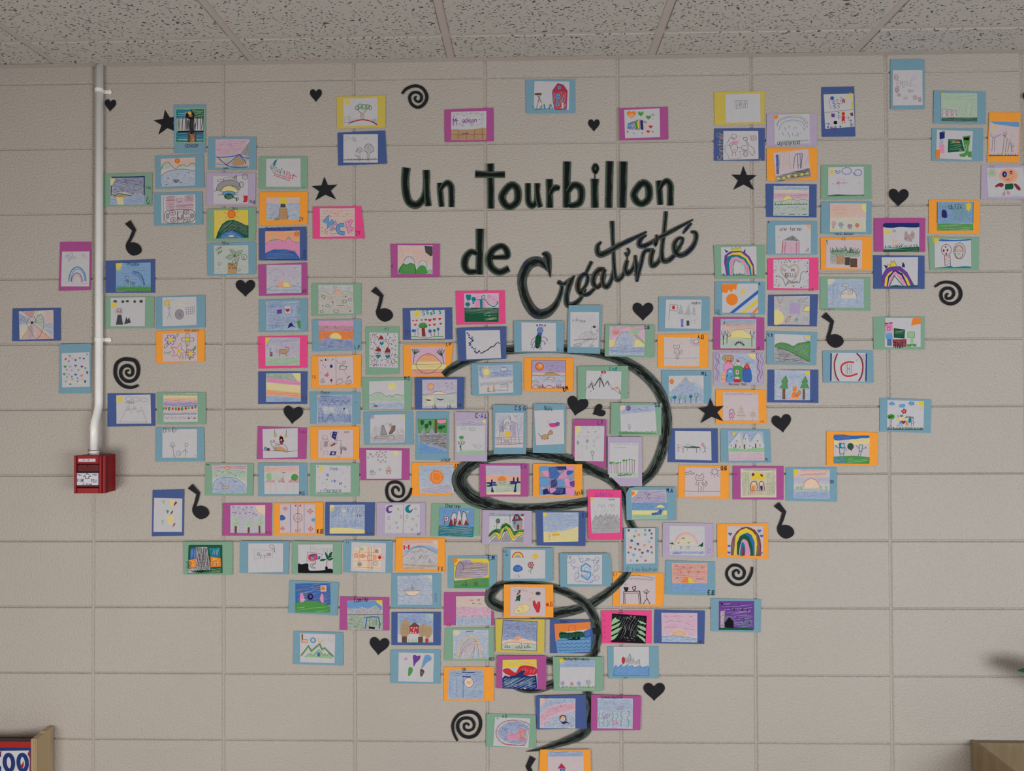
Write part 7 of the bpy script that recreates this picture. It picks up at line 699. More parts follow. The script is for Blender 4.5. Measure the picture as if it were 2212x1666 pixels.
H|B|712,-105 1217,-100 1215,230 715,225|790,-85 1142,-80 1138,215 785,212|blue card with sunset over green hills and dotted blue waves|Rc5 790 -84 1142 -30;RY6 790 -45 1142 -10;Rp8 790 -15 1142 45;Rh5 788 45 1140 212;hb 3 12 3 795,-80 1140,-78 1138,-40 795,-45;hR 3 11 4 795,0 1135,-5 1135,35 795,38;FY 878,65 895,30 935,12 970,35 980,50;co 3 878,65 895,30 935,12 970,35 980,50;gG 5 795,105 1125,100 26 14;cK 3 790,80 830,75 870,70 900,60 980,50 1030,65 1060,50 1138,60;cg 3 805,145 825,125 845,148;cg 3 925,135 960,125 990,135;cg 3 1000,150 1025,128 1050,145;cg 3 1070,135 1085,150 1110,140;hb 3 14 2 790,110 1138,110 1135,200 790,200;lB 4 805,195 820,197;lB 4 855,195 900,193;lB 4 935,198 1000,200;lB 4 1030,198 1050,198;lB 4 1075,202 1120,200;lB 3 1150,210 1180,212
H|b|1262,72 1765,72 1763,395 1260,392|1352,88 1710,90 1705,373 1347,370|light blue card with orange sunset and four pastel flowers in a row|RO6 1350 90 1708 250;RY6 1350 230 1706 372;hO 5 9 4 1360,110 1640,95 1640,210 1360,220;hr 4 17 2 1360,130 1500,120 1500,210 1360,200;hN 6 18 2 1420,270 1700,250 1700,340 1420,340;fY 1680,90 1710,90 1710,180 1685,175 1665,150 1655,120;co 2 1650,100 1665,120 1655,140 1680,160 1670,170 1700,180;wp 6 1388,290 24 6;wc 6 1460,302 24 6;wv 5 1547,318 22 6;wr 5 1620,308 18 6;dy 1388,290 5 1460,302 5 1547,318 5 1620,308 5;cg 4 1385,312 1375,330 1400,325;lg 3 1385,312 1385,350;lg 3 1460,322 1462,345;cg 3 1450,335 1460,342 1475,330;lg 3 1548,338 1548,350;lg 3 1620,325 1618,345;hh 3 10 2 1350,345 1705,345 1705,370 1350,368;tB 24 3 1400,392 0 Anais_Jackson
H|b|725,262 1222,265 1220,600 722,598|803,308 1160,300 1157,590 807,590|light blue card with red barn, black roof and French caption|tK 40 4 850,345 0 une_ferme;fO 1105,300 1160,300 1158,345 1130,335;hy 40 8 3 1110,302 1158,302 1158,340;fp8 880,465 1042,465 1042,590 862,590;hr 88 9 3 870,470 915,470 905,588 865,588;hr 4 15 2 1005,480 1040,480 1040,585 1005,585;lR 4 880,465 872,590;lR 4 1042,468 1042,590;hr 88 18 2 880,470 1040,470 1040,588 870,588;lR 3 905,470 900,590;lR 3 1015,470 1015,590;fK7 870,460 980,405 1048,465;hk 5 7 4 885,455 980,408 1040,462;lR 3 1130,530 1135,550 1110,560 1110,578;oR 2 1130,548 9;lR 3 1120,570 1145,572;lK 2 828,415 850,415;lK 2 828,430 850,430;tK 20 4 735,280 0 M
I|o|185,842 697,835 697,1170 190,1170|245,865 602,870 598,1155 240,1147|orange card with green plants in dark brown planter boxes|lb 6 245,870 258,915;lb 6 255,868 252,905;Fg6 285,980 350,965 430,980 520,985 580,1010 560,1040 440,1035 340,1025 290,1040;hG 60 9 5 285,975 440,970 580,990 560,1040 430,1035 290,1045;hg 40 11 4 290,960 520,960 575,1010 440,1030 300,1030;hG 88 8 5 285,1030 340,1030 335,1110 288,1110;RN 342 1022 430 1112;hn 85 9 4 342,1022 430,1022 430,1112 345,1112;RK 430 1042 478 1120;hk 70 8 3 430,1042 478,1042 478,1120 430,1120;Rn 480 1052 550 1140;hk 88 8 3 480,1052 550,1052 550,1142 482,1142;gG 4 285,990 450,975 50 16;gG 4 450,990 580,1000 56 14;lG 3 500,990 525,945;tK 24 3 400,860 0 C.C
H|p|730,637 1232,630 1235,952 730,952|785,650 1143,645 1138,938 787,932|hot pink card with heart reading Tu es belle, leaf border|CN 6 945,725 900,695 860,715 858,770 910,830 965,880 1030,790 1038,730 1010,698 965,705;CK 2 945,735 905,705 870,725 870,770 920,830 965,868 1022,790 1030,735 1005,708 970,715;tK 30 4 872,750 0 Tu;tR 30 5 965,750 0 es;tR 42 7 905,808 0 B;tK 36 4 935,805 0 ELLE;ck 4 808,815 840,815 880,840 908,905 930,870 950,860 990,880 1015,865 1045,880 1060,800 1080,770 1105,772;zk 3 920,885 1030,875 14 9;nR 5 10 792,655 1135,690 16;nR 5 10 792,900 1130,930 14;nR 5 10 1110,690 1138,900 12;nK 4 9 792,690 830,920 14;nG 4 9 800,655 1130,685 10;nK 3 8 1080,690 1135,920 10;tR 26 3 1145,950 0 L.D
H|g|192,505 703,503 703,838 207,840|263,525 618,518 620,807 267,805|green card with crowned striped rainbow arch, two blue horns|ft 265,805 400,790 500,800 620,800 620,807;fv 318,805 295,680 300,610 350,570 440,560 500,575 550,620 590,700 600,800 560,805 540,700 440,640 400,650 370,720 370,805;fy 345,800 322,690 330,610 380,580 460,575 530,630 580,720 580,800 555,800 540,700 480,620 380,610 345,680 355,790;ft 340,805 318,700 330,620 380,600 450,605 510,640 560,720 570,805 540,805 530,720 470,650 400,630 350,690 360,805;fp 355,805 345,680 370,630 420,620 490,650 540,720 555,805 520,805 510,730 450,660 410,650 380,700 385,805;hR 84 9 3 365,800 360,680 400,635 470,655 530,740 540,800 500,800 440,670 400,660 385,800;fE8 368,805 365,690 395,645 440,650 500,690 535,805 505,805 480,720 420,665 385,710 390,805;hR 88 10 3 370,800 370,700 395,655 395,800;hR 88 9 3 505,710 535,720 535,800 510,800;fw 405,805 385,720 410,670 450,680 490,710 505,805;cG 4 385,805 385,710 410,655 460,680;fy 375,565 370,530 400,548 412,525 425,545 455,522 465,560;lG 3 375,565 370,530 400,548 412,525 425,545 455,522 465,560;fB 295,545 340,570 318,580;fB 508,540 505,580 488,570;gG 4 275,800 300,800 20 3;gG 4 410,800 500,798 20 6;lG 4 265,806 620,803
H|b|205,867 702,872 702,1197 202,1195|275,890 633,888 635,1180 275,1178|light blue card with orange circle, spiky square and diagonal stripes|fo 275,895 428,890 415,955 390,940 370,975 340,950 322,985 275,975;do 374,1047 59,59;fy 485,935 508,985 457,988;lO 2 485,935 508,985 457,988 485,935;fb 348,1180 635,950 633,990 395,1182;fy 468,1180 635,1035 633,1075 505,1180;fo 572,1180 635,1110 634,1145 603,1180;tG 56 5 210,1172 0 AL;tK 30 5 642,890 0 A
H|m|190,1220 695,1225 695,1552 188,1548|262,1243 617,1243 612,1535 258,1530|magenta card with bare black trees, dusk sky and giant yellow sun|RV5 262 1245 616 1310;Rc6 262 1245 616 1290;RO6 280 1285 612 1370;Rh6 260 1430 613 1533;hB 4 8 2 265,1250 612,1248 610,1300 265,1310;hR 2 9 2 290,1290 612,1285 610,1345 350,1345;hb 70 9 2 265,1340 300,1300 330,1400 265,1445;hb 70 9 2 540,1370 612,1340 612,1445 550,1420;FY 325,1430 370,1370 430,1352 490,1355 545,1390 570,1435 440,1440;cK 2 325,1430 370,1370 430,1350 490,1353 545,1390;Rh6 262 1435 613 1532;cg 3 262,1440 350,1428 450,1430 612,1440;hg 3 14 1 265,1445 610,1445 610,1525 265,1525;ck 5 300,1268 302,1280 285,1292;lk 6 288,1500 288,1410;lk 5 323,1485 325,1395;lk 6 573,1520 572,1410;lk 3 288,1430 270,1370;lk 3 288,1415 300,1360;lk 3 288,1430 315,1370;lk 3 272,1400 275,1355;lk 3 325,1410 350,1360;lk 3 325,1400 335,1345;lk 3 325,1415 305,1360;lk 3 330,1420 370,1400;lk 3 355,1420 360,1388;lk 3 572,1420 550,1370;lk 3 572,1420 605,1370;lk 3 560,1400 560,1355;lk 3 590,1395 590,1355;lk 3 572,1430 598,1410;lk 7 405,1505 420,1480 440,1470 470,1480 498,1505;ok 3 412,1490 12 430,1475 12 450,1470 12 470,1480 12 488,1498 9;tR 26 3 625,1535 0 JT
H|B|735,1000 1233,995 1218,1315 732,1310|793,1015 1148,1010 1145,1300 793,1293|blue card with grey background, violet square, star and yellow shapes|RE5 794 1015 1146 1296;hK 3 10 1 800,1020 1140,1020 1140,1290 900,1290;hK 80 14 1 1085,1190 1140,1190 1140,1290 1085,1290;FY 793,1160 840,1155 885,1200 885,1260 850,1293 793,1293;fV 945,1090 1052,1082 1050,1185 948,1192;hp 88 12 2 950,1090 1050,1085 1045,1185 950,1190;lO 5 800,1018 850,1110 915,1015;lK 3 820,1018 850,1090 885,1015;lb 3 1025,1045 1042,1070 1060,1035 1075,1075 1130,1020;fY 1080,1160 1105,1118 1145,1110 1145,1165;lK 3 1075,1162 1105,1115 1145,1110;lK 3 1075,1162 1145,1165;fO 902,1268 942,1212 962,1218 922,1275;lK 3 902,1268 942,1212 962,1218 922,1275 902,1268;Sh 34 1015,1250;sK 3 34 1015,1250;lK 2 1170,1035 1210,1028
H|g|1252,820 1752,825 1750,1158 1252,1150|1325,843 1683,840 1687,1130 1335,1125|green card with pencil mushroom and hut on pale blue sky|Rc6 1326 842 1686 1128;hb 88 14 3 1335,900 1440,870 1440,1115 1340,1115;hb 86 16 2 1560,880 1680,860 1680,1110 1620,1110;FY5 1325,843 1400,843 1370,890 1330,900;Fs7 1455,1030 1480,970 1540,945 1590,970 1615,1025 1540,1035;cK 3 1452,1030 1470,975 1515,945 1560,945 1600,975 1618,1028;lK 2 1510,945 1512,915;fw 1462,918 1500,882 1540,912;lK 2 1462,918 1480,895 1500,882 1525,892 1540,912 1515,918 1490,912 1462,918;nK 2 4 1485,895 1520,908 8;lK 3 1528,955 1575,950 1575,990 1530,995 1528,955;lK 2 1530,972 1575,970;lK 2 1550,955 1552,990;oK 2 1500,985 9;oK 2 1478,992 6;vE 2 14 1480,860 1570,870;tK 20 2 1270,1145 0 Liam_Harris
I|m|720,652 1230,650 1228,988 720,986|810,702 1170,700 1168,985 815,990|magenta card with navy sky band, brown heart, pale figure and grass|FB 812,705 920,700 1170,700 1170,740 1080,745 980,740 900,748 812,740;oy 9 846,788 18,22;uy 846,788 10 42 10 4;oO 3 905,825 20,28;FO6 905,880 930,855 965,875 950,895 915,900;cO 3 905,855 920,880 905,895;lv 4 902,790 918,768 935,785;lv 4 925,775 928,795;fR7 1020,870 1020,810 1035,775 1065,810 1070,830 1100,772 1125,800 1120,850 1085,888;hR 20 9 3 1025,860 1035,780 1065,830 1100,775 1120,840 1080,885;gG 4 820,950 1165,940 34 24;lG 3 940,945 975,900;lG 3 960,945 1000,905;lG 3 980,945 1012,910;fG 815,962 920,955 1050,945 1168,935 1168,985 815,990;hg 3 22 4 820,965 1160,945 1160,980 820,985
I|B|712,1020 1222,1025 1222,1357 713,1355|795,1042 1157,1040 1153,1328 803,1333|blue card with thick violet-edged rainbow arch and yellow crown|fv 800,1332 800,1220 840,1150 900,1130 980,1130 1050,1190 1120,1320 1085,1332 1000,1230 930,1180 870,1210 840,1332;fy 822,1328 830,1250 860,1200 900,1175 900,1190 865,1230 845,1328;fy 960,1170 1010,1205 1050,1250 1085,1328 1060,1332 1020,1240 970,1185;fB 845,1332 860,1230 920,1170 1000,1200 1060,1330 1040,1330 990,1220 920,1185 870,1250 860,1332;fp 855,1332 870,1250 930,1180 1000,1240 1050,1332 1020,1332 940,1215 890,1260 880,1332;hR 60 12 4 870,1300 930,1190 1000,1250 1030,1320 940,1220;fw 885,1332 930,1240 1000,1332;lG 8 870,1332 920,1225 1015,1332;fG 880,1325 940,1318 1000,1325 1050,1325 1155,1318 1155,1332 880,1334;fB 818,1115 860,1130 835,1155;fy 855,1140 855,1105 880,1125 890,1075 905,1095 930,1078 945,1130 880,1135;lG 4 855,1140 855,1105 880,1130 890,1075 905,1095 920,1075 945,1125;fB 1005,1085 1025,1115 1025,1145 995,1135
I|o|1265,467 1775,475 1773,805 1263,805|1350,488 1710,490 1705,777 1345,775|orange card with teal scribbled sky, small dark door and green ground|fc9 1350,490 1710,492 1708,700 1348,705;ht 5 11 7 1352,492 1700,495 1690,560 1355,560;hb 88 13 6 1352,560 1450,560 1450,700 1352,700;ht 35 11 7 1480,530 1620,530 1690,680 1480,690;ht -10 14 6 1500,560 1700,600 1700,700 1380,700;hw 5 50 3 1460,500 1560,500 1560,620 1600,690 1600,640;Rg 1348 705 1706 775;hg 4 12 6 1350,708 1704,705 1702,772 1350,772;hh 4 30 4 1400,740 1700,730 1690,765 1400,770;FB 1395,640 1395,580 1415,568 1440,585 1445,645;cR 3 1395,640 1395,580 1415,568 1440,585 1445,645;fy 1635,545 1640,520 1620,510 1650,508 1660,490 1668,510 1690,508 1682,530 1685,550 1668,570 1660,595 1650,565 1638,570;lB 4 1350,490 1347,700;lB 4 1706,492 1704,700;tK 44 5 1465,540 0 ULTZA
I|g|1257,835 1765,840 1762,1170 1275,1170|1320,858 1683,858 1687,1148 1323,1148|green card with spotted twisted tree and rainbow mirror oval|Fb 1370,860 1520,868 1680,858 1678,872 1550,880 1380,880;fy 1322,858 1358,858 1345,892 1322,895;uy 1335,865 8 46 14 5;oR 5 1438,968 50,55;dR 1412,975 10,14 1450,970 9,14 1438,1005 8,12 1432,938 9,8;lR 5 1420,1020 1425,1130;lR 5 1475,1020 1482,1130;lR 3 1420,1040 1475,1025;lR 3 1422,1070 1475,1035;lR 3 1422,1095 1478,1070;lR 3 1425,1125 1480,1095;oG 4 1570,978 58,82;oE 3 1568,978 50,68;aR 6 1565,985 42,60;ao 5 1565,985 34,48;lc 5 1525,985 1610,985;cR 5 1530,995 1540,1040 1565,1055 1590,1040 1602,995;cy 4 1543,995 1550,1025 1565,1035 1580,1025 1588,995;cg 4 1555,995 1560,1015 1570,1015 1575,995;ar 4 1565,985 18,22;ft 1323,1145 1420,1138 1480,1125 1510,1140 1620,1130 1685,1135 1687,1148 1325,1150
N|g|710,205 1222,203 1222,532 715,530|830,215 1183,217 1183,505 825,507|green card with stacked blocks in pink, blue, green and dark red|fo 1105,218 1183,218 1183,275 1088,293;fp 828,265 905,258 905,350 828,360;lR 5 828,275 905,260;lk 5 830,262 835,282 860,268;lk 5 875,280 890,262 900,275;lk 4 828,295 900,298;lR 4 852,310 882,312 880,338 852,340 852,310;fc 832,365 900,362 905,425 838,428;hw 88 14 5 842,365 895,365 895,390 842,390;fb 850,428 893,425 895,495 850,492;hB 88 8 4 852,430 892,430 892,490 852,490;fG 918,320 1025,335 1020,418 918,412;hg 5 12 5 925,335 1015,345 1015,375 925,375;lk 4 918,320 1025,335 1020,420 918,412 918,320;fR 903,430 1042,425 1042,503 908,503;hr 3 13 4 908,435 1040,430 1040,500 908,500;tk 56 7 918,492 0 TNT;fh 1055,355 1122,357 1122,415 1055,412;lG 3 1055,355 1122,357 1122,415 1055,412 1055,355;fh 1082,418 1110,418 1110,480 1080,480;fg 1048,478 1085,478 1140,475 1140,500 1110,500 1100,488 1085,502 1048,502;tK 20 2 738,335 20 i
M|b|1177,440 1685,452 1670,780 1178,770|1257,468 1615,480 1605,757 1253,750|light blue card with green twin hills and grey slope under a sun|fy 1568,480 1615,480 1615,512 1585,510;lK 3 1555,500 1548,490;lK 3 1560,515 1550,512;lK 3 1570,520 1562,535;lK 3 1585,525 1582,542;lK 3 1600,520 1602,538;Fg 1262,590 1290,560 1340,555 1400,570 1445,590 1500,560 1560,550 1614,548 1610,700 1606,745 1500,690 1380,630;fg 1262,590 1440,588 1612,560 1606,745 1480,690 1360,630;hG 30 10 5 1270,590 1340,560 1420,590 1500,570 1610,555 1605,740 1480,690;hg 60 13 4 1450,600 1600,560 1600,720 1500,690;cG 3 1262,590 1290,562 1340,555 1400,570 1445,590 1500,560 1612,548;fK6 1260,590 1300,605 1400,640 1606,745 1580,757 1255,750;hk 6 12 4 1262,600 1320,615 1600,745 1580,755 1258,748;hE 85 9 4 1260,595 1290,600 1290,748 1258,748;lk 4 1262,595 1400,640 1606,748;tk 34 7 1190,480 0 V.t
M|B|1192,825 1695,825 1695,1155 1190,1150|1258,825 1612,838 1610,1128 1257,1122|blue card with orange fox sitting between two pine trees|RV4 1258 830 1612 1128;Rc5 1258 830 1612 1125;hb 70 14 2 1262,850 1330,840 1310,1000 1262,1100;hb 12 14 2 1400,850 1600,900 1600,960 1400,900;fy 1545,838 1613,838 1610,885 1580,870;fg 1370,880 1395,945 1378,945 1392,1015 1308,1012 1335,960 1322,940;hG 50 9 4 1370,885 1392,945 1388,1010 1312,1010;fg 1565,888 1590,945 1575,950 1605,1012 1510,1008 1535,955 1523,950;hG 50 9 4 1565,890 1590,945 1600,1010 1515,1005;lG 3 1370,880 1395,945 1378,945 1392,1015;lG 3 1565,888 1590,945 1575,950 1605,1012;Rn 1338 1015 1365 1118;hR 88 8 3 1338,1015 1365,1015 1365,1115 1338,1115;Rn 1537 1015 1563 1122;hR 88 8 3 1537,1015 1563,1015 1563,1118 1537,1118;fo 1440,985 1455,1000 1475,980 1480,1030 1462,1045 1440,1035;Fo 1425,1110 1435,1060 1460,1040 1480,1060 1500,1115 1450,1118;fO 1408,1115 1425,1095 1500,1100 1505,1120 1410,1122;Fo 1475,1085 1495,1045 1510,1035 1520,1055 1500,1085;do 1460,1018 21,22;hn 60 9 2 1440,1050 1475,1050 1490,1110 1430,1110;Cn 3 1475,1085 1495,1045 1510,1035 1520,1055 1500,1085;tR 22 3 1620,1130 0 A.L
N|b|205,542 708,540 715,862 212,860|287,563 645,567 640,850 285,848|light blue card with red and blue letters like a hockey emblem|hK 80 7 2 300,570 350,570 320,700 355,845 300,845;hK 80 7 2 560,570 640,575 635,845 580,845 610,700;lB 12 293,568 290,845;lB 12 643,570 638,848;cR 14 355,570 330,640 325,710 340,790 370,845;cR 15 545,568 590,620 608,700 595,790 565,845;cr 16 520,660 470,655 420,670 392,705 400,760 430,790 480,795 555,772;lK 3 440,672 440,780;lK 3 455,670 455,775;lK 3 478,670 478,775;lK 3 495,672 495,775;lK 3 455,720 478,718;lK 3 455,730 478,728;cK 2 560,620 545,640 555,655
M|b|105,98 610,100 610,435 103,443|178,125 533,128 525,418 165,410|light blue card with small red-dot flag and three grey pencil peaks|tK 30 4 430,160 0 Andre;lK 3 205,325 220,175;lK 3 222,172 298,182 288,240 218,232;dr 253,205 15,20;fE7 295,270 325,170 350,230 358,280;fE7 360,280 410,165 415,220 425,285;fE7 430,280 460,170 475,280;hK 80 8 2 295,272 325,175 350,275;hK 80 8 2 360,280 405,170 420,280;hK 80 8 2 430,280 458,180 472,280;oE 2 340,308 25,14;oE 2 400,305 22,14;cE 2 440,300 480,285 485,320 450,335;lE 3 435,320 435,375;lE 3 465,320 465,370;Rb 328 322 350 400;hb 88 6 4 326,320 352,320 350,402 330,402;RK 384 335 408 385;hk 88 7 3 382,332 410,332 408,388 385,388
M|o|92,475 600,468 598,798 95,803|158,500 515,503 513,790 153,788|orange card with pencil cat and spiky sun above a thin ground line|RO2 156 502 514 788;CK 3 255,605 258,575 272,585 295,582 308,575 312,600 300,615 268,615;dK 270,600 2 295,600 2;vK 2 8 282,605;lK 3 268,618 258,655 270,662 280,640 275,712;lK 3 300,615 318,655 308,660;lK 3 305,650 305,715 275,715;lK 3 290,660 290,712;cK 3 308,680 335,660 340,628 325,640 310,665;zK 2 160,710 500,708 3 14;oK 3 480,542 25;lK 3 445,520 425,500;lK 3 465,508 462,500;lK 3 500,510 510,500;lK 3 505,530 514,528;lK 3 452,535 412,535;lK 3 455,552 418,562;lK 3 460,562 445,588;lK 3 478,570 478,590;lK 3 495,565 505,585;lK 3 503,550 514,555;tk 38 5 495,500 0 A.O
M|b|133,830 630,833 628,1162 130,1160|205,885 553,882 553,1160 203,1158|light blue card with blue slope mountain and six round trees|fc6 205,1045 330,950 375,900 400,935 440,960 465,945 553,1030 553,1160 204,1158;hb 50 9 3 210,1050 330,960 380,910 545,1040 545,1150 210,1150;hE 65 18 1 210,890 540,890 500,950 380,900 220,1000;cN 6 335,945 365,905 378,898 400,935;cN 3 300,970 340,940 378,898 415,955 465,935 510,970 553,1030;do 235,942 17,22;oR 3 235,942 18,23;lO 3 318,970 318,955;dt 265,1100 17,17 425,1092 15,17;ot 4 228,1107 12,14 265,1100 16,16 317,1100 12,15 368,1097 14,14 425,1092 15,16 480,1078 16,18;dh 228,1107 10,12 317,1100 10,12 368,1097 12,12 480,1078 14,16;ln 5 230,1122 230,1158;ln 5 263,1118 263,1158;ln 5 312,1115 310,1158;ln 5 367,1112 370,1158;ln 5 425,1110 427,1158;ln 5 480,1096 477,1155;tB 36 7 535,865 0 M.L
M|l|648,648 1155,650 1145,973 650,973|715,665 1075,665 1077,950 718,948|lilac card with crowd of rounded cartoon creatures, wavy lines each side|Rc5 716 667 1076 948;hb 4 12 3 860,680 1060,720 1060,760 960,780;fY 990,665 1075,665 1077,720 1040,715 1010,695;FN 740,720 748,690 795,680 845,690 852,730 830,755 780,760;cK 3 742,725 748,690 795,680 845,690 852,730;oN 4 760,685 10 830,682 10;dk 768,718 4 825,715 4;cK 3 785,735 797,742 812,735;Fp 750,820 760,770 790,740 820,745 842,780 845,830 800,870 755,860;CR 3 750,820 760,770 790,740 820,745 842,780 845,830;fr 780,742 790,728 810,735 825,728 840,745;vK 2 16 780,760 815,760;Fw 855,790 870,755 905,745 940,770 942,795 900,800;fr 875,715 895,735 905,720 910,745 885,748;Fg 848,795 940,795 935,880 930,948 860,900;hG 88 10 3 850,800 938,800 930,940 860,880;cK 3 850,795 870,755 905,745 940,775;dk 888,775 4 920,778 4;Fb 940,830 960,800 1000,800 1025,830 1028,942 945,942;hB 80 14 2 945,830 1020,820 1022,935 950,935;Fr 955,800 975,770 1000,775 1008,810 960,815;lg 5 970,755 990,770 1005,752;ow 3 982,793 9;FV 735,850 765,850 775,948 732,948;fO 732,850 768,852 770,950 735,950;lR 3 732,880 768,880;lR 3 733,920 768,920;Fc 785,835 815,812 850,830 852,940 780,945;lB 3 785,835 780,945;cB 3 785,835 815,812 850,830 852,940;fw 795,850 815,828 842,850;dR 790,885 7 830,890 7;cK 3 800,900 815,912 830,895;Rw 872 830 902 870;dr 888,848 8,10;Fr 855,950 862,900 905,900 918,950;fw 858,915 870,895 905,895 912,918;lK 3 870,890 860,870;lK 3 905,890 915,870;dR 888,938 5;cv 3 670,655 660,700 685,740 665,800 690,850 670,900 680,940;cB 3 685,655 675,700 700,750 680,800 705,860 688,900 695,930;cv 4 700,655 710,690 695,720 710,760;cv 4 1085,655 1075,700 1100,740 1085,800 1110,850 1090,900 1100,950;cv 3 1105,655 1095,700 1120,750 1100,800 1125,860 1115,920;cB 3 1135,655 1120,690 1145,730 1130,800 1140,860 1120,900;tK 24 3 805,968 0 Monsieur_Mad.
M|o|672,1022 1175,1025 1180,1360 672,1357|742,1045 1097,1053 1100,1335 742,1332|orange card with yellow stars, girl in pink dress and two pines|hb 3 9 4 750,1055 1090,1055 1090,1075 760,1090;Sy 24 950,1085;Sy 26 775,1128;Sy 22 830,1083;Sy 22 890,1103;Sy 24 1045,1072;SY 10 1000,1060;oK 2 830,1243 14,18;cK 4 808,1280 810,1235 830,1215 850,1230 862,1280;fp 820,1262 842,1262 855,1300 805,1300;lR 3 820,1262 842,1262 855,1300 805,1300 820,1262;lK 3 825,1300 812,1330;lK 3 835,1300 845,1332;fN6 925,1180 950,1210 935,1215 960,1245 945,1250 972,1285 885,1285 905,1250 895,1245 912,1215;zN 3 905,1215 945,1215 4 5;zN 3 890,1245 955,1245 4 6;zN 4 885,1282 970,1282 5 8;lN 3 925,1180 905,1215 950,1215;lN 2 918,1290 915,1330;lN 2 945,1290 945,1330;fN6 1045,1215 1065,1255 1072,1290 1010,1290 1025,1255;zN 3 1015,1285 1072,1285 5 8;zN 3 1025,1255 1062,1255 4 5;lN 2 1040,1292 1040,1330;lR 2 775,1190 790,1200;gN 2 745,1332 1098,1332 8 20;tR 24 3 1115,1340 0 A.B
N|b|778,1015 1290,1028 1282,1362 775,1350|852,1035 1217,1043 1212,1332 848,1327|light blue card with sun, three small clouds, red flower and holding-hands figures|Fc 865,1070 880,1055 900,1050 925,1065 925,1080 895,1088 870,1082;hb 60 14 4 870,1060 920,1060 915,1080 875,1080;Fc 970,1085 985,1075 1025,1075 1025,1105 1000,1110 970,1105;Fc 1062,1068 1080,1050 1115,1055 1118,1080 1085,1085;lb 3 1062,1068 1080,1050 1115,1055 1118,1080 1085,1088 1062,1068;fy 1160,1043 1217,1043 1215,1102 1185,1095 1165,1070;ly 4 1125,1055 1145,1060;ly 4 1130,1075 1150,1072;ly 4 1145,1095 1155,1085;ly 4 1165,1108 1170,1098;ly 4 1182,1130 1186,1108;ly 4 1200,1132 1200,1110;dR 1018,1128 10 1035,1140 10 1030,1160 9 1010,1162 9 1000,1145 10;dr 1018,1145 16;dN 1018,1145 9;dg 870,1198 18,18 908,1198 18,18 890,1190 20,18 888,1212 30,18;fR6 875,1225 900,1225 895,1300 872,1300;fv8 873,1225 898,1225 895,1300 873,1300;tK 24 4 958,1192 0 Liah;tK 22 4 1030,1200 5 Juliana;Fy 958,1240 962,1210 985,1200 1005,1215 1008,1245 990,1235;ds 984,1220 15;fc 975,1240 992,1240 1000,1275 968,1275;lb 3 975,1278 942,1292;lb 3 990,1278 1005,1292;lb 3 940,1292 1010,1292;kR 44 1012,1255;ds 1048,1228 13;cy 4 1032,1235 1048,1212 1064,1235;fN 1038,1240 1058,1240 1062,1280 1032,1280;ln 3 1042,1280 1040,1298;ln 3 1055,1280 1058,1300;Ft 1062,1225 1085,1212 1090,1240 1075,1265 1065,1250;lt 4 1090,1240 1090,1298;lt 4 1110,1240 1112,1298;lt 3 1112,1260 1128,1250;ot 4 1100,1225 13,12;lt 3 1090,1265 1112,1262;gG 7 850,1325 1210,1330 24 34;hG 3 9 6 850,1305 1212,1308 1212,1326 850,1322
"""
for i_, l_ in enumerate(CARDS.strip().split('\n')): make_card(l_, i_)

# ------------------------------------------------------------------ cut-paper pieces
def px(crop, p): cx, cy, sc = CR[crop]; return (cx+p[0]/sc, cy+p[1]/sc)
def flat(name, outline, off, mat, parent=None, thick=.0006, curl=None, origin=None):
    """a paper piece with thickness, outline in photo pixels"""
    mx = sum(p[0] for p in outline)/len(outline); my = sum(p[1] for p in outline)/len(outline)
    org = origin if origin is not None else W(mx, my, off)
    n = len(outline); cf = curl or (lambda x, y: 0.0)
    vs = [W(x, y, off+cf(x, y)+thick)-org for x, y in outline]+[W(x, y, off+cf(x, y))-org for x, y in outline]
    fs = [list(range(n))[::-1], list(range(n, 2*n))]+[[i, (i+1) % n, n+(i+1) % n, n+i] for i in range(n)]
    o = link(name, mesh(name, vs, fs), mat, parent)
    if parent is None: o.location = org
    return o
def uv_ribbon(name, strips, off, mat, parent, origin, thick=.0006, ramp=0.0):
    """strips: list of (points, widths) in photo pixels, built as one paper part with u across / v along"""
    vs, fs, uvs = [], [], []
    for pts, ws in strips:
        L, R = ribbon(pts, ws); n = len(vs); ln = 0; acc = [0]
        for a, b in zip(L, L[1:]): ln += math.hypot(b[0]-a[0], b[1]-a[1]); acc.append(ln)
        N = len(L)
        for i, (a, b) in enumerate(zip(L, R)):
            o_ = off+ramp*i/N
            vs += [W(*a, o_+thick)-origin, W(*b, o_+thick)-origin, W(*a, o_)-origin, W(*b, o_)-origin]
        for i in range(N-1):
            k = n+4*i; v0, v1 = acc[i]/60, acc[i+1]/60
            fs.append([k, k+1, k+5, k+4]); uvs += [(0, v0), (1, v0), (1, v1), (0, v1)]
            fs.append([k+2, k, k+4, k+6]); uvs += [(0, v0)]*4
            fs.append([k+1, k+3, k+7, k+5]); uvs += [(1, v0)]*4
        for k in (n, n+4*(N-1)):
            fs.append([k, k+2, k+3, k+1]); uvs += [(0, 0), (0, 0), (1, 0), (1, 0)]
    me = mesh(name, vs, fs); u = me.uv_layers.new(name='UV'); u.data.foreach_set('uv', [c for q in uvs for c in q])
    return link(name, me, mat, parent)
def path(crop, spec, sub=7, closed=False, smooth=True):
    """'x,y,w x,y,w ...' -> points and widths in photo px"""
    cx, cy, sc = CR[crop]; P = [tuple(float(v) for v in q.split(',')) for q in spec.split()]
    P = [(cx+a/sc, cy+b/sc, c*(1.1 if crop == 'G' else 1)/sc) for a, b, c in P]
    if smooth: P = catmull(P, closed, sub)
    return [(a, b) for a, b, c in P], [max(c, .4) for a, b, c in P]
M_LET = pastel_material('pastel_edged_black_paper', (68, 88, 74), None, 0.8, 0.24)
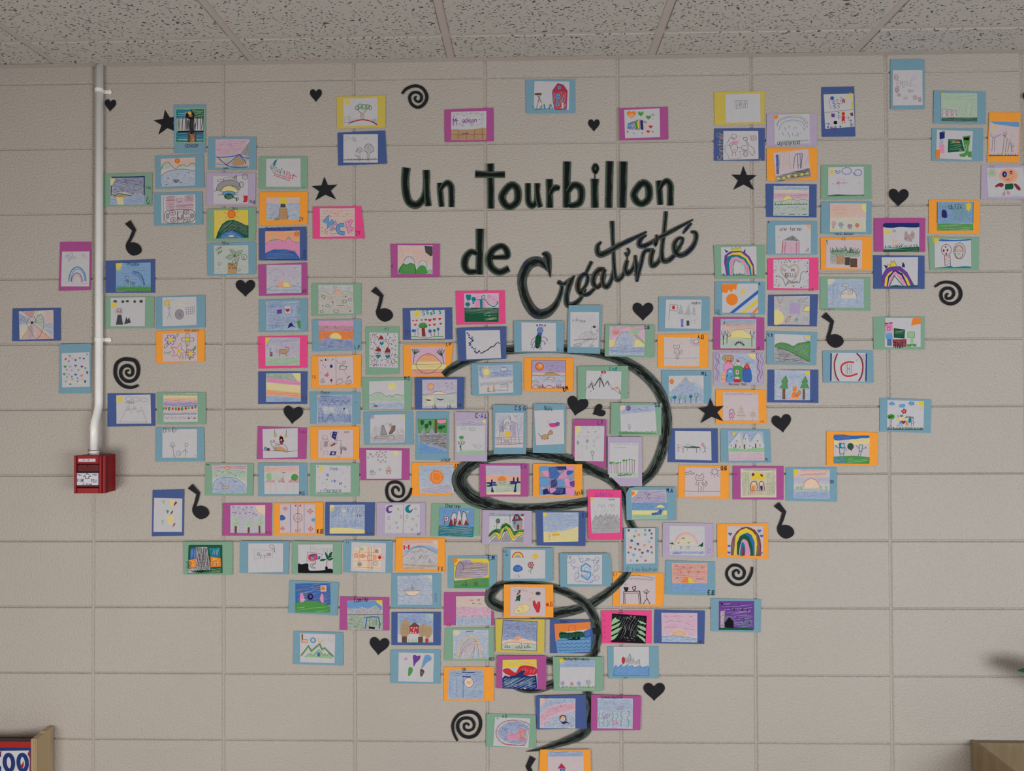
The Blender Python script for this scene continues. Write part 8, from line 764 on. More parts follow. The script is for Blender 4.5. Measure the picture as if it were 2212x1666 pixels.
M_SWIRL = pastel_material('streaked_black_paper', (86, 96, 90), None, 1.6, 0.08, 0.5)
M_SCRIPT = pastel_material('multicolour_pastel_paper', (70, 82, 76), ((54, 58, 82), (80, 64, 56)), 1.3, 0.12, 0.8)

# title letters, one cut-out per letter
LET = [
 ('U', 'curved capital U opening the title', [(1,'120,102,54 112,180,50 117,270,50 138,335,50 185,358,50 228,325,46 250,270,42 257,190,44 255,118,46'),(0,'258,180,30 262,290,40 270,365,42')]),
 ('n', 'lower-case n just after the capital U', [(0,'347,205,34 352,280,38 361,369,36'),(1,'350,262,22 372,226,30 402,206,38 425,235,42 428,300,38 428,371,38')]),
 ('T', 'cross-shaped T beginning the second word', [(0,'693,74,48 696,230,44 697,382,44'),(0,'590,146,48 690,150,40 792,150,44')]),
 ('o', 'letter o between the cross-shaped T and letter u', [(2,'830,222,46 775,292,48 790,350,46 830,368,44 872,340,46 882,292,48 872,240,48')]),
 ('u', 'lower-case u in the middle of the upper word', [(1,'950,208,38 951,300,38 958,345,42 980,362,40 1005,335,34 1012,280,34 1014,208,40'),(0,'1012,250,30 1020,320,36 1036,372,34')]),
 ('r', 'letter r left of the tall b', [(0,'1096,180,46 1098,280,44 1098,376,46'),(1,'1100,290,20 1118,255,34 1142,240,44 1166,245,30')]),
 ('b', 'tall letter b with round bowl', [(0,'1217,60,52 1214,220,48 1215,375,50'),(1,'1222,270,30 1262,222,44 1308,240,48 1316,300,44 1298,345,46 1250,360,36 1222,358,28')]),
 ('i', 'letter i whose oval dot sits on a thin stem', [(0,'1407,178,54 1405,240,46 1407,376,48'),(0,'1407,150,7 1407,182,7'),(2,'1410,80,20 1424,108,24 1410,138,20 1396,108,24')]),
 ('l', 'first letter l, right beside the dotted i', [(0,'1508,58,50 1504,220,48 1501,376,48')]),
 ('l', 'second letter l, standing right of the block joint', [(0,'1601,60,54 1598,220,52 1595,376,48')]),
 ('o', 'letter o near the end of the upper word', [(2,'1727,208,46 1676,275,46 1688,328,46 1727,348,44 1768,322,46 1778,275,48 1768,225,48')]),
 ('n', 'lower-case n ending the upper word', [(0,'1842,190,38 1848,270,40 1854,356,38'),(1,'1850,255,22 1868,215,30 1898,193,38 1922,225,42 1922,300,40 1922,361,42')]),
 ('d', 'tall letter d below the title line', [(0,'622,520,54 620,680,48 618,832,50'),(1,'604,690,30 560,678,40 524,720,46 518,775,44 545,812,40 600,812,34')]),
 ('e', 'round letter e below the title line', [(1,'702,716,28 760,714,32 808,706,40 800,660,40 765,638,40 710,665,44 685,725,46 702,785,46 755,816,44 820,790,44')]),
]
for k, (ch, desc, strokes) in enumerate(LET):
    strips = []
    for typ, spec in strokes: strips.append(path('G', spec, 7, typ == 2, typ > 0 or True))
    xs = [p[0] for s_ in strips for p in s_[0]]; ys = [p[1] for s_ in strips for p in s_[0]]
    org = W((min(xs)+max(xs))/2, (min(ys)+max(ys))/2, .0018)
    # overlapping strokes sit a hair apart so neither flickers
    root = uv_ribbon('paper_letter', strips[:1], .0018, M_LET, None, org); root.location = org
    tag(root, desc+', black paper with grey-green edges', 'letter', 'cut-out title letters')
    for q, s_ in enumerate(strips[1:]): uv_ribbon('letter_stroke', [s_], .0019+.00008*(q+1), M_LET, root, org)
SCRIPT = [
 '1045,690,10 1076,700,50 1090,760,40 1103,852,6',
 '1092,810,16 1062,768,44 1015,742,62 955,765,66 912,850,60 918,945,58 955,1040,64 1010,1098,66 1075,1095,60 1130,1050,44 1165,985,32 1182,915,26 1165,885,28 1158,900,18',
 '1160,893,14 1195,897,24 1235,870,26 1272,838,8',
 '1262,850,16 1240,880,40 1222,940,34 1212,1000,34 1225,1040,40 1265,1035,36 1310,995,26 1345,930,14',
 '1300,962,16 1345,905,24 1358,850,24 1340,828,26 1305,858,34 1290,920,34 1312,962,32 1362,965,28 1410,920,22',
 '1348,825,10 1353,808,22 1385,742,24','1475,800,30 1435,800,34 1402,845,36 1398,895,32 1425,918,30 1460,880,24 1476,828,22',
 '1476,795,26 1460,850,28 1466,900,32 1490,915,34 1518,870,26 1534,800,20',
 '1524,466,30 1528,560,26 1534,680,24 1540,800,26 1556,868,28 1590,850,26 1615,790,26 1628,735,22',
 '1450,608,14 1425,640,30 1432,690,38 1470,690,40 1560,640,34 1660,590,28 1760,540,14',
 '1628,735,24 1614,790,30 1630,825,36 1660,800,26 1682,745,24 1684,700,20',
 '1680,700,16 1690,780,30 1694,882,18','1696,870,18 1722,760,26 1748,675,26 1810,668,30',
 '1806,660,30 1790,720,30 1800,772,34 1840,745,28 1870,680,22',
 '1892,400,26 1882,520,26 1866,650,26 1868,730,34 1910,735,34 1958,690,26 1992,640,20',
 '1760,562,14 1720,590,28 1712,632,34 1750,635,30 1830,590,26 1950,525,28 2078,456,10',
 '1950,690,20 1990,635,22 2006,590,22 1978,585,22 1952,620,30 1955,680,32 2000,700,34 2060,660,32 2095,600,28 2095,550,28 2062,540,18',
 '2008,552,10 2032,520,22 2066,480,18','1627,652,16 1640,675,18 1627,706,14 1614,680,18','1627,706,8 1627,738,10',
 '1825,560,14 1832,590,22 1820,630,20 1812,598,22']
strips = [path('G', s_) for s_ in SCRIPT]
org = W(1310, 570, .002)
root = uv_ribbon('paper_script_word', strips[1:2], .0018, M_SCRIPT, None, org); root.location = org
tag(root, 'large slanted handwritten word Créativité cut from black paper with coloured pastel', 'lettering')
for q, s_ in enumerate([strips[0]]+strips[2:]): uv_ribbon('letter_stroke', [s_], .0019+.00007*(q+1), M_SCRIPT, root, org)

# the long whirlwind ribbon
org = W(1250, 1200, .004)
sw = empty('paper_whirlwind', org)
tag(sw, 'long looping black whirlwind ribbon winding down between the cards', 'ribbon')
def U2(s_, dx): return ' '.join('%g,%g,%g' % (float(a)+dx, float(b), float(c)) for a, b, c in (q.split(',') for q in s_.split()))
SW = [('d', '362,408,58 400,375,66 480,325,70 600,275,70 760,230,72 900,205,75 1100,195,75 1340,200,75 1600,235,75 1800,300,82 1960,400,88 2080,540,88 2132,700,85 2135,860,85 2095,1030,85 2020,1180,82 1900,1285,74 1780,1350,66'),
 ('d', '1840,1330,60 1700,1378,70 1500,1420,76 1300,1450,72 1060,1468,70 860,1465,84 700,1430,112 560,1365,122 487,1250,122 535,1150,116 640,1085,96'),
 ('d', '610,1100,104 720,1060,88 860,1040,80 1060,1035,86 1300,1070,90 1500,1140,98 1680,1230,84 1780,1335,72 1820,1450,54 1840,1560,60 1880,1640,60'),
 ('V', '880,300,60 830,410,62 790,475,74 700,575,76 600,660,80 480,740,94 400,790,84 250,830,98 75,862,100 -100,865,90 -230,835,92 -330,780,108'),
 ('U', '1320,805,92 1200,790,104 1115,745,112 1100,680,100 1165,600,88 1260,555,64 1400,548,60 1560,565,66 1740,605,84 1900,665,84 2060,770,96 2130,880,88 2170,1000,84'),
 ('U', '2162,960,84 2172,1080,84 2155,1180,80 2105,1290,84 1960,1340,76 1800,1345,80 1640,1330,78 1500,1370,80 1420,1440,78'),
 ('X', '800,370,70 800,470,74 900,545,66 1060,552,74 1220,500,86 1400,440,86 1520,480,80 1560,570,86 1590,700,72 1582,850,80 1545,960,104 1470,1020,100 1360,1065,84 1200,1118,56 1080,1150,34 950,1172,4')]
for q, (cr, s_) in enumerate(SW):
    uv_ribbon('paper_strip', [path(cr, s_, 9)], .0036+.00016*q, M_SWIRL, sw, org, .0005, .0003)
v_ = [px('V', p) for p in ((460,998),(540,1002),(543,1058),(470,1060))]
flat('joining_tab', v_, .0054, M_BLACK, sw, .0004, None, org)

GH = 'black paper hearts on the wall'
def heart(crop, cx, cy, w, h, rot, desc, off=.0022):
    x0, y0 = px(crop, (cx, cy)); sc = CR[crop][2]; w /= sc; h /= sc; r = math.radians(rot); o = []
    for i in range(40):
        t = 2*math.pi*i/40; hx = w*.5*abs(math.sin(t))**2.6*(1 if math.sin(t) > 0 else -1)*1.0
        hy = -h/29.5*(13*math.cos(t)-5*math.cos(2*t)-2*math.cos(3*t)-math.cos(4*t)+2.4)
        o.append((x0+hx*math.cos(r)-hy*math.sin(r), y0+hx*math.sin(r)+hy*math.cos(r)))
    ob = flat('paper_heart', o, off, M_BLACK, None, .0005)
    tag(ob, desc, 'heart', GH)
heart('A', 941, 901, 95, 107, 4, 'small black heart just right of the conduit near the ceiling')
heart('B', 523, 816, 102, 112, 0, 'small black heart left of the yellow tree card')
heart('C', 723, 1071, 98, 108, 0, 'small black heart between the red house card and the magenta hearts card')
heart('I', 963, 449, 200, 182, 2, 'black heart above the brown-heart card at upper right')
heart('J', 1475, 153, 194, 174, 0, 'black heart left of the lilac sunset card, under the flower pot card')
heart('J', 1948, 1415, 196, 184, 6, 'black heart above the tiger skating card')
heart('L', 1976, 247, 206, 186, 0, 'black heart beneath the end of the handwritten word')
heart('L', 1320, 1190, 212, 196, 12, 'larger of the two hearts inside the whirlwind')
heart('L', 1530, 1240, 128, 130, 62, 'smallest tilted heart inside the whirlwind, pointing left')
heart('M', 1332, 1362, 196, 184, -8, 'black heart below the fox card')
heart('T', 2022, 1230, 196, 182, 6, 'black heart beside the olive trees card')
heart('V', 1074, 1637, 214, 185, 0, 'lowest black heart, right of the fish card')
heart('p', 2221, 212, 24, 26, 0, 'black heart cut off by the right edge of the view')
GS = 'black paper stars on the wall'
def star(crop, tips, desc, off=.0016):
    P = [px(crop, t) for t in tips]; mx = sum(p[0] for p in P)/5; my = sum(p[1] for p in P)/5; o = []
    for i in range(5):
        a, b = P[i], P[(i+1) % 5]; o.append(a)
        o.append((mx+((a[0]+b[0])/2-mx)*.50, my+((a[1]+b[1])/2-my)*.50))
    tag(flat('paper_star', o, off, M_BLACK, None, .0005), desc, 'star', GS)
star('A', [(1407,937),(1540,985),(1515,1130),(1350,1150),(1312,1028)], 'black star half hidden by the fence card, near the conduit', .0011)
star('E', [(1845,470),(1975,548),(1962,695),(1757,706),(1720,563)], 'black star above the bubble-letter pink card')
star('C', [(1998,1418),(2111,1496),(2090,1622),(1911,1620),(1897,1490)], 'black star below the pencil cartoon blue card at upper right')
star('M', [(620,1107),(752,1185),(748,1338),(523,1357),(497,1205)], 'black star overlapping an orange card, outside the whirlwind', .0042)
GN = 'black paper music notes on the wall'
def note(crop, A, B, desc, off=.0024):
    A = px(crop, A); B = px(crop, B)
    tA, tB = (1465, 215), (1710, 1070)
    k = complex(B[0]-A[0], B[1]-A[1])/complex(tB[0]-tA[0], tB[1]-tA[1])
    T = lambda p: (lambda z: (A[0]+z.real, A[1]+z.imag))(k*complex(p[0]-tA[0], p[1]-tA[1]))
    q = [(1320,352),(1465,215),(1690,478),(1640,700),(1575,893),(1640,876),(1715,868),(1800,885),(1890,935),(1945,1010),(1965,1100),(1920,1180),(1850,1235),(1750,1272),(1670,1268),(1580,1220),(1500,1140),(1458,1050),(1452,950),(1475,880),(1520,760),(1575,525)]
    def curl(x, y): return .0022*max(0, (B[1]-y)/(B[1]-A[1]))
    tag(flat('paper_note', [T(p) for p in q], off, M_BLACK, None, .0005, curl), desc, 'music note', GN)
note('F', (1297,165), (1330,452), 'black eighth note above the stick figure and arc card')
note('K', (745,135), (833,418), 'black eighth note above the tall green card')
note('b', (1465,215), (1710,1070), 'black eighth note left of the pine forest magenta card')
note('H', (1313,1173), (1402,1460), 'black eighth note between the mushroom card and the hockey emblem card')
note('S', (660,852), (725,1148), 'black eighth note above the rainbow arch card, its flag curling off the wall')
v_ = [px('X', p) for p in ((990,1210),(1048,1242),(998,1325),(1030,1400),(1090,1430),(1120,1500),(1090,1580),(1000,1610),(930,1580),(905,1500),(930,1430),(985,1400),(945,1320))]
tag(flat('paper_note', v_, .0024, M_BLACK, None, .0005), 'black eighth note cut off by the bottom edge, below the whirlwind tail', 'music note', GN)
GP = 'black paper spirals on the wall'
def spiral(crop, spec, desc, off=.0020):
    p, w = path(crop, spec, 5); mid = p[len(p)//2]; o0 = W(*mid, off)
    L, R = ribbon(p, w); n = len(L); vs, fs = [], []
    for i, (a, b) in enumerate(zip(L, R)):
        lift = off+.0022*(1-i/n)*(.5+.5*math.sin(i*.35))
        vs += [W(*a, lift+.0005)-o0, W(*b, lift+.0005)-o0, W(*a, lift)-o0, W(*b, lift)-o0]
    for i in range(n-1):
        k = 4*i; fs += [[k,k+1,k+5,k+4],[k+2,k,k+4,k+6],[k+1,k+3,k+7,k+5],[k+3,k+2,k+6,k+7]]
    fs += [[0,2,3,1],[4*n-4,4*n-3,4*n-1,4*n-2]]
    o = link('paper_spiral', mesh('paper_spiral', vs, fs), M_BLACK); o.location = o0
    tag(o, desc, 'spiral', GP)
spiral('B', '1258,800,20 1300,755,26 1375,733,27 1440,760,27 1470,830,27 1440,893,28 1388,916,27 1338,885,25 1322,830,25 1345,795,25 1385,788,24 1420,810,24 1422,850,24 1398,870,22 1372,855,20 1368,832,18 1385,824,14', 'black spiral under the ceiling, above the title')
spiral('J', '410,1118,26 340,1140,30 265,1125,34 208,1075,36 178,1000,36 190,910,36 240,865,36 300,858,38 375,875,38 408,940,38 400,1020,36 360,1068,34 300,1078,34 250,1045,34 232,990,34 252,940,34 305,922,34 348,950,32 350,1005,30 315,1022,26 288,1000,26 290,975,22 318,968,20', 'black spiral right of the conduit, above the pencil mountains card')
spiral('I', '1325,1336,20 1380,1300,26 1450,1288,30 1530,1310,34 1578,1370,34 1578,1440,34 1530,1492,34 1462,1503,34 1400,1465,32 1388,1395,32 1428,1352,32 1488,1355,32 1515,1400,30 1490,1445,28 1445,1450,28 1437,1418,24 1460,1402,20', 'black spiral on the far right, casting a shadow')
spiral('Q', '548,942,20 520,1020,28 460,1072,30 388,1088,30 320,1045,30 300,970,30 320,905,30 378,882,32 440,900,30 470,958,28 458,1015,26 415,1030,26 370,1008,26 358,960,26 385,932,26 418,950,26 420,978,16', 'black spiral beside the large orange sun card')
spiral('X', '268,1065,22 228,975,26 225,885,30 280,805,32 370,778,34 450,792,34 493,850,34 493,930,34 455,1000,34 390,1028,34 320,1010,34 275,950,34 275,885,34 320,842,32 395,842,30 432,888,28 425,940,26 380,962,26 338,945,24 335,903,24 365,892,22 385,912,20', 'large black spiral at the lower left of the whirlwind tail')
spiral('V', '2050,392,22 2042,455,28 2000,530,30 1930,570,28 1855,555,28 1802,490,28 1802,425,28 1850,378,28 1920,382,30 1970,430,30 1963,488,28 1920,512,28 1872,493,26 1862,445,26 1895,425,24 1918,440,22 1912,462,16', 'black spiral below the brown-edged rainbow arch card')

# ------------------------------------------------------------------ conduit
def tube(pts, r, seg=16):
    vs, fs = [], []
    for i, p in enumerate(pts):
        a = Vector(pts[max(i-1, 0)]); b = Vector(pts[min(i+1, len(pts)-1)]); t = (b-a).normalized()
        u = t.cross(Vector((0, 1, 0))); u = (u if u.length > .01 else t.cross(Vector((1, 0, 0)))).normalized(); w = t.cross(u)
        rr = r[i] if isinstance(r, list) else r
        for k in range(seg):
            q = 2*math.pi*k/seg; vs.append(Vector(p)+u*math.cos(q)*rr+w*math.sin(q)*rr)
    for i in range(len(pts)-1):
        for k in range(seg): j = (k+1) % seg; fs.append([i*seg+k, i*seg+j, (i+1)*seg+j, (i+1)*seg+k])
    fs += [list(range(seg))[::-1], list(range((len(pts)-1)*seg, len(pts)*seg))]
    return vs, fs
RC = .0112
PX_ = W(214.5, 500, .0125).x
zt = CEIL_Z-.001; z1 = W(214, 868, .0125).z; z2 = W(208, 925, .034).z; zb = W(207, 972, .036).z
ctr = [(PX_, -.0125, zt), (PX_, -.0125, z1)]
N_ = 10
for i in range(1, N_+1):
    t = i/N_; s_ = t*t*(3-2*t); ctr.append((PX_, -.0125-.0245*s_, z1+(z2-z1)*t))
ctr.append((PX_, -.037, zb))
vs, fs = tube(ctr, RC)
o0 = Vector((PX_, -.0125, (zt+zb)/2)); vs = [v-o0 for v in vs]
cond = link('conduit', mesh('conduit', vs, fs, True), M_PIPE); cond.location = o0
tag(cond, 'white painted metal conduit running down the wall to the red alarm box', 'pipe')
def strap(yp):
    z = W(214, yp, .01).z-o0.z; vs, fs = [], []
    n = 12; w = .011; r = RC+.0016
    for i in range(n+1):
        q = math.pi*(1.0+i/n)   # over the front from left to right
        for dz in (-w/2, w/2):
            for rr in (RC+.0002, r): vs.append(Vector((rr*math.cos(q), rr*math.sin(q), z+dz)))
    # foot on the right with rounded end
    for i in range(n):
        k = 4*i; fs += [[k+1,k+5,k+7,k+3],[k,k+4,k+5,k+1],[k+2,k+3,k+7,k+6]]
    link('strap', mesh('strap', vs, fs), M_PIPE, cond)
    vs, fs = [], []; m_ = []
    for y in (.0105, .0085):
        pts = [(.001, z-w/2), (RC+.012, z-w/2)]+[(RC+.014+.0075*math.sin(a), z-.0075*math.cos(a)) for a in [math.pi*t/8 for t in range(9)]]+[(RC+.012, z+w/2), (.001, z+w/2)]
        m_.append(len(vs)); vs += [Vector((a, y, b)) for a, b in pts]
    n = len(vs)//2; fs = [list(range(n, 2*n)), list(range(n))[::-1]]+[[i, (i+1) % n, n+(i+1) % n, n+i] for i in range(n)]
    foot = link('strap_foot', mesh('strap_foot', vs, fs), M_PIPE, cond)
    sv, sf = tube([(RC+.0135, .0085, z), (RC+.0135, .0068, z), (RC+.0135, .0062, z)], [.0042, .0042, .0028], 12)
    link('screw', mesh('screw', sv, sf, True), M_PIPE, foot)
strap(197); strap(734)

# ------------------------------------------------------------------ fire alarm pull station
def Wd(x, y, dep): return W(x, y, dep)
D1, D2 = .055, .078
bl = px('a', (400, 600)); br = px('a', (1092, 600)); tb = px('a', (700, 603)); bb = px('a', (1065, 1500))
X0, X1 = W(bl[0], 1010, D1).x, W(br[0]-.8, 1010, D1).x; Z1, Z0 = W(200, tb[1], D1).z, W(200, bb[1], D1).z
fx0 = W(px('a', (315, 0))[0], 1010, D2).x; fx1 = W(px('a', (1050, 0))[0], 1010, D2).x
fz1 = W(190, px('a', (0, 608))[1], D2).z; fz0 = W(190, px('a', (0, 1515))[1], D2).z
fa = empty('fire_alarm_station', ((X0+X1)/2, 0, (Z0+Z1)/2)); O_ = Vector(fa.location)
tag(fa, 'red fire alarm pull station with white bilingual plate, under the white conduit', 'fire alarm')
def rbox(name, x0, x1, y0, y1, z0, z1, mat, ch=0.0, parent=fa, org=O_):
    v, f = [], []; box(v, f, x0-org.x, x1-org.x, y0-org.y, y1-org.y, z0-org.z, z1-org.z, ch); return link(name, mesh(name, v, f), mat, parent)
rbox('back_box', X0, X1, -D1, -.0012, Z0, Z1, M_RED, .0015)
rw = fx1-fx0; fh = fz1-fz0
def FX(u): return fx0+rw*u
def FZ(v): return fz1-fh*v
rbox('cover', FX(.0), FX(1.0), -D2+.012, -D1, fz0, fz1, M_REDD, .001)
rbox('side_rib', FX(0), FX(.075), -D2, -D2+.012, fz0, fz1, M_RED, .003)
rbox('side_rib', FX(.82), FX(.90), -D2, -D2+.012, fz0, fz1, M_RED, .003)
rbox('side_rib', FX(.91), FX(1.0), -D2+.003, -D2+.012, fz0, fz1, M_RED, .003)
rbox('top_panel', FX(.09), FX(.80), -D2+.004, -D2+.012, FZ(.22), FZ(.0), M_RED, .001)
hp = rbox('handle_panel', FX(.09), FX(.80), -D2+.006, -D2+.012, FZ(.43), FZ(.235), M_REDD, .001)
kv, kf = tube([(FX(.43)-O_.x, -D2+.0061, FZ(.27)-O_.z), (FX(.43)-O_.x, -D2+.0052, FZ(.27)-O_.z)], .0022, 12)
link('keyhole', mesh('keyhole', kv, kf), M_DARK, hp)
rbox('slot', FX(.09), FX(.80), -D2+.009, -D2+.0125, FZ(.46), FZ(.43), M_DARK)
pull = rbox('pull_plate', FX(.095), FX(.795), -D2+.002, -D2+.010, FZ(.785), FZ(.458), M_PLATE, .0012)
rbox('slot', FX(.09), FX(.80), -D2+.009, -D2+.0125, FZ(.86), FZ(.787), M_DARK)
rbox('slot_lip', FX(.09), FX(.80), -D2+.006, -D2+.012, FZ(.83), FZ(.805), M_REDD)
rbox('bottom_panel', FX(.09), FX(.80), -D2+.004, -D2+.012, FZ(1.0), FZ(.86), M_RED, .001)
def stickerart(strokes, name, parent, y, mat, org=O_):
    """strokes: list of (list of (x,z) , width) or filled polygons (pts, None) in world metres"""
    vs, fs = [], []
    for pts, w in strokes:
        n = len(vs)
        if w is None: vs += [Vector((a, y, b))-org for a, b in pts]; fs.append(list(range(n, n+len(pts))))
        else:
            L, R = ribbon(pts, w)
            for a, b in zip(L, R): vs += [Vector((a[0], y, a[1]))-org, Vector((b[0], y, b[1]))-org]
            for i in range(len(L)-1): fs.append([n+2*i, n+2*i+1, n+2*i+3, n+2*i+2])
    return link(name, mesh(name, vs, fs), mat, parent)
def words(txt, x, z, size, w, sx=1.0, slant=0.0):
    out = []; u = size/6; xx = 0
    for ch in txt:
        for st in FONT.get(ch, []):
            pts = [(x+xx+int(st[k])*u*.8*sx+slant*(6-int(st[k+1]))*u, z-int(st[k+1])*u) for k in range(0, len(st)-1, 2)]
            if len(pts) > 3: pts = catmull(pts, False, 3)
            out.append((pts, w))
        xx += u*4.6*sx
    return out
yf = -D2+.0018
S_ = words('PULL', FX(.125), FZ(.488), .0042, .0008, 1.1)+words('TIREZ', FX(.60), FZ(.488), .0042, .0008, 1.0)
S_ += words('FIRE', FX(.125), FZ(.625), .0080, .0013, .9)+words('FEU', FX(.575), FZ(.635), .0080, .0013, .9)
S_ += words('Mircom', FX(.40), FZ(.738), .0040, .0009, 1.0, .25)+words('AA', FX(.29), FZ(.738), .0036, .0010, .9, .3)
ax, az = FX(.44), FZ(.47); aw, ah = rw*.25, fh*.135
arrow = [(0,0),(.5,-.60),(.22,-.60),(.22,-1),(-.22,-1),(-.22,-.60),(-.5,-.60),(0,0)]
S_ += [([(ax+a*aw, az+b*ah) for a, b in arrow], .0018)]
stickerart(S_, 'lettering', pull, yf, M_INK)
lab = rbox('label_strip', FX(.145), FX(.70), -D2+.0035, -D2+.0045, FZ(.165), FZ(.083), M_WHITEP)
stickerart(words('LO.CO.', FX(.28), FZ(.108), .0022, .0006, 1)+words('ZONE', FX(.44), FZ(.108), .0022, .0006, 1), 'lettering', lab, -D2+.0033, M_INK)
cxn = (PX_, -.037)
v_, f_ = tube([(PX_, -.037, Z1-.0015), (PX_, -.037, Z1+.012), (PX_, -.037, Z1+.013)], [.0138, .0138, .0122], 12)
v_ = [Vector(q)-o0 for q in v_]; col_ = link('connector', mesh('connector', v_, f_), M_PIPE, cond)
v_, f_ = tube([(PX_-.013, -.037, Z1+.007), (PX_-.0185, -.037, Z1+.007)], .0034, 10); v_ = [Vector(q)-o0 for q in v_]; link('clamp_screw', mesh('clamp_screw', v_, f_), M_PIPE, col_)
q1 = W(190, 971, .0008)
pm = stickerart(words('CL', q1.x, q1.z, .006, .0008, .8), 'pencil_mark', wall, -.0006, M_INK, Vector((0, 0, 0)))

# ------------------------------------------------------------------ plywood boxes and plant
# left: shallow box with printed front panel. Right side face and front edge in view
DL = .082
xr = W(79, 1597, DL).x; zt_ = W(79, 1597, DL).z; x_in = W(67, 1604, DL).x
xl = xr-.62; zbm = FLOOR_Z+.55
lb = empty('plywood_display_box', (xr-.3, -.002, zbm)); LO = Vector(lb.location)
tag(lb, 'shallow plywood box with red, white and blue number panel at lower left', 'box')
def lbox(name, x0, x1, y0, y1, z0, z1, mat, ch=0, parent=lb, org=LO): return rbox(name, x0, x1, y0, y1, z0, z1, mat, ch, parent, org)
th = xr-x_in
# side board with a stepped top
P_ = [(-DL, zbm), (-DL, zt_), (-.045, zt_+.000), (-.040, zt_+.0035), (-.003, zt_+.0035), (-.003, zbm)]
vs = [Vector((xr, y, z))-LO for y, z in P_]+[Vector((xr-th, y, z))-LO for y, z in P_]; n = len(P_)
link('side_board', mesh('side_board', vs, [list(range(n)), list(range(n, 2*n))[::-1]]+[[i, n+i, n+(i+1) % n, (i+1) % n] for i in range(n)]), M_PLY, lb)
for k in range(3): lbox('ply_layer', xr-th+th*(.10+.31*k), xr-th+th*(.22+.31*k), -DL-.0006, -DL, zbm, zt_-.001, M_EDGE)
lbox('side_board', xl, xl+th, -DL, -.003, zbm, zt_, M_PLY)
lbox('bottom_board', xl+th, xr-th, -DL, -.003, zbm, zbm+.018, M_PLY)
zp = W(40, 1604, DL-.004).z
pn = lbox('printed_panel', xl+th, xr-th, -DL+.004, -DL+.010, zbm+.018, zp, M_REDP)
yy = -DL+.0035
def PT(x, y): q = W(x, y, DL-.0042); return (q.x, q.z)
def Yp(x, y): return px('Y', (x, y))
def pp(lst): return [PT(*Yp(*q)) for q in lst]
zlow = 1900
stickerart([([(xl+th, PT(0, Yp(0,1165)[1])[1]), (xr-th, PT(66, Yp(0,1160)[1])[1]), (xr-th, zbm+.02), (xl+th, zbm+.02)], None)], 'navy_field', pn, yy, M_NAVY, LO)
stickerart([(pp([(-900,1235),(640,1218),(600,1290),(645,1380),(650,1500),(620,1900),(560,2300),(-900,2300)]), None)], 'white_field', pn, yy-.0003, M_WHITEP, LO)
stickerart([(pp([(-900,1240),(45,1236),(25,1290),(-900,1300)]), None), (pp([(632,1255),(662,1240),(668,1900),(640,1880),(660,1500),(645,1340),(608,1290)]), None)], 'red_flash', pn, yy-.0005, M_REDP, LO)
def oval(cx, cy, rx, ry): return [(cx+rx*math.cos(2*math.pi*i/28)+.06*ry*math.sin(-2*math.pi*i/28)*-1, cy+ry*math.sin(2*math.pi*i/28)) for i in range(29)]
o5 = [(30,1310),(-190,1320),(-210,1560),(-80,1520),(-10,1590),(-20,1760),(-110,1860),(-220,1800)]
stickerart([(pp(oval(200,1480,92,170)), .0122), (pp(oval(498,1480,92,170)), .0122), (pp(o5), .0122)], 'digits', pn, yy-.0008, M_NAVY, LO)
stickerart([(pp([(520,1440),(522,1540),(505,1590),(478,1612),(460,1580),(462,1540),(490,1500)]), None)], 'red_drop', pn, yy-.001, M_REDP, LO)
# right: open-topped plywood bin standing against the wall
xL = W(2098, 1599, .004).x; zT = W(2098, 1599, .004).z; wdt = .40; dep = .46; tb_ = .012
rb = empty('plywood_bin', (xL+wdt/2, -dep/2, FLOOR_Z)); RO_ = Vector(rb.location)
tag(rb, 'open plywood bin against the wall in the lower right corner', 'bin')
def kbox(name, x0, x1, y0, y1, z0, z1, mat): return rbox(name, x0, x1, y0, y1, z0, z1, mat, 0, rb, RO_)
kbox('side_board', xL, xL+tb_, -dep, -.004, FLOOR_Z, zT, M_PLYD)
kbox('side_board', xL+wdt-tb_, xL+wdt, -dep, -.004, FLOOR_Z, zT, M_PLYD)
kbox('back_board', xL+tb_, xL+wdt-tb_, -.018, -.004, FLOOR_Z, zT-.002, M_PLYD)
kbox('front_board', xL+tb_, xL+wdt-tb_, -dep, -dep+.012, FLOOR_Z, zT-.12, M_PLYD)
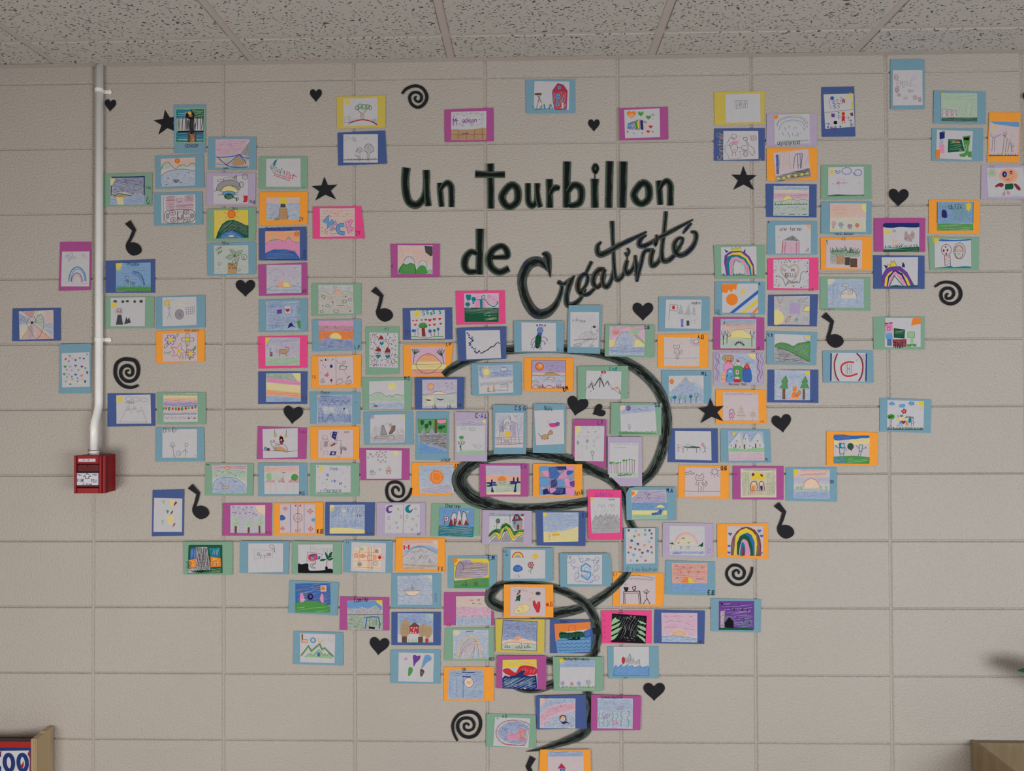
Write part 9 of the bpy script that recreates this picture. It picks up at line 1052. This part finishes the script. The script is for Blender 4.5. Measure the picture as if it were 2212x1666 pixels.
kbox('shelf_board', xL+tb_, xL+wdt-tb_, -dep+.012, -.018, zT-.26, zT-.248, M_PLYD)
# plant standing in the bin, one leaf reaching into view
lx = W(2203, 1453, .12)
pb = empty('potted_plant', (xL+wdt+.22, -.22, FLOOR_Z)); PO = Vector(pb.location)
tag(pb, 'dark green leafy floor plant mostly beyond the right edge, leaf tip showing', 'plant')
prof = [(.12, 0), (.15, .26), (.165, .26), (.165, .30), (.150, .30), (.142, .27), (.0, .27)]
vs, fs = [], []
for r, z in prof:
    for k in range(20): q = 2*math.pi*k/20; vs.append((r*math.cos(q), r*math.sin(q), z))
for i in range(len(prof)-1):
    for k in range(20): j = (k+1) % 20; fs.append([i*20+k, i*20+j, i*20+20+j, i*20+20+k])
fs.append(list(range(20))[::-1]); link('pot', mesh('pot', vs, fs, True), M_POT, pb)
vs, fs = tube([(0, 0, .2), (.01, 0, .4), (-.01, .01, .65)], [.014, .012, .008], 10); link('stem', mesh('stem', vs, fs, True), M_LEAF, pb)
def leaf(p0, p1, sag, w):
    p0, p1 = Vector(p0), Vector(p1); vs, fs = [], []; n = 12; side = (p1-p0).cross(Vector((0, 0, 1))).normalized(); side = (side*.35+Vector((0, 0, .9))).normalized()
    for i in range(n+1):
        t = i/n; c = p0.lerp(p1, t)+Vector((0, 0, sag*4*t*(1-t))); q = max(0, (t-.45)/.55)
        ww = .002+w*math.sin(math.pi*q**.8)**.42 if 0 < q < 1 else .002
        for s_ in (-1, 0, 1): vs.append(c+side*ww*s_+Vector((0, .3*ww if s_ else 0, 0)))
    for i in range(n):
        for k in (0, 1): q = 3*i+k; fs.append([q, q+1, q+4, q+3])
    link('leaf', mesh('leaf', vs, fs, True), M_LEAF, pb)
tip = lx-PO+Vector((-.006, 0, .004))
leaf((-.01, .01, .64), tip, .05, .034)
for a, r, h in ((60,.17,.95),(120,.12,1.1),(15,.28,.82),(-30,.3,.95),(-80,.25,.8),(-150,.16,1.2),(-110,.2,.6)):
    leaf((0, 0, .55), (r*math.cos(math.radians(a)), r*math.sin(math.radians(a))*.6, h), .05, .04)
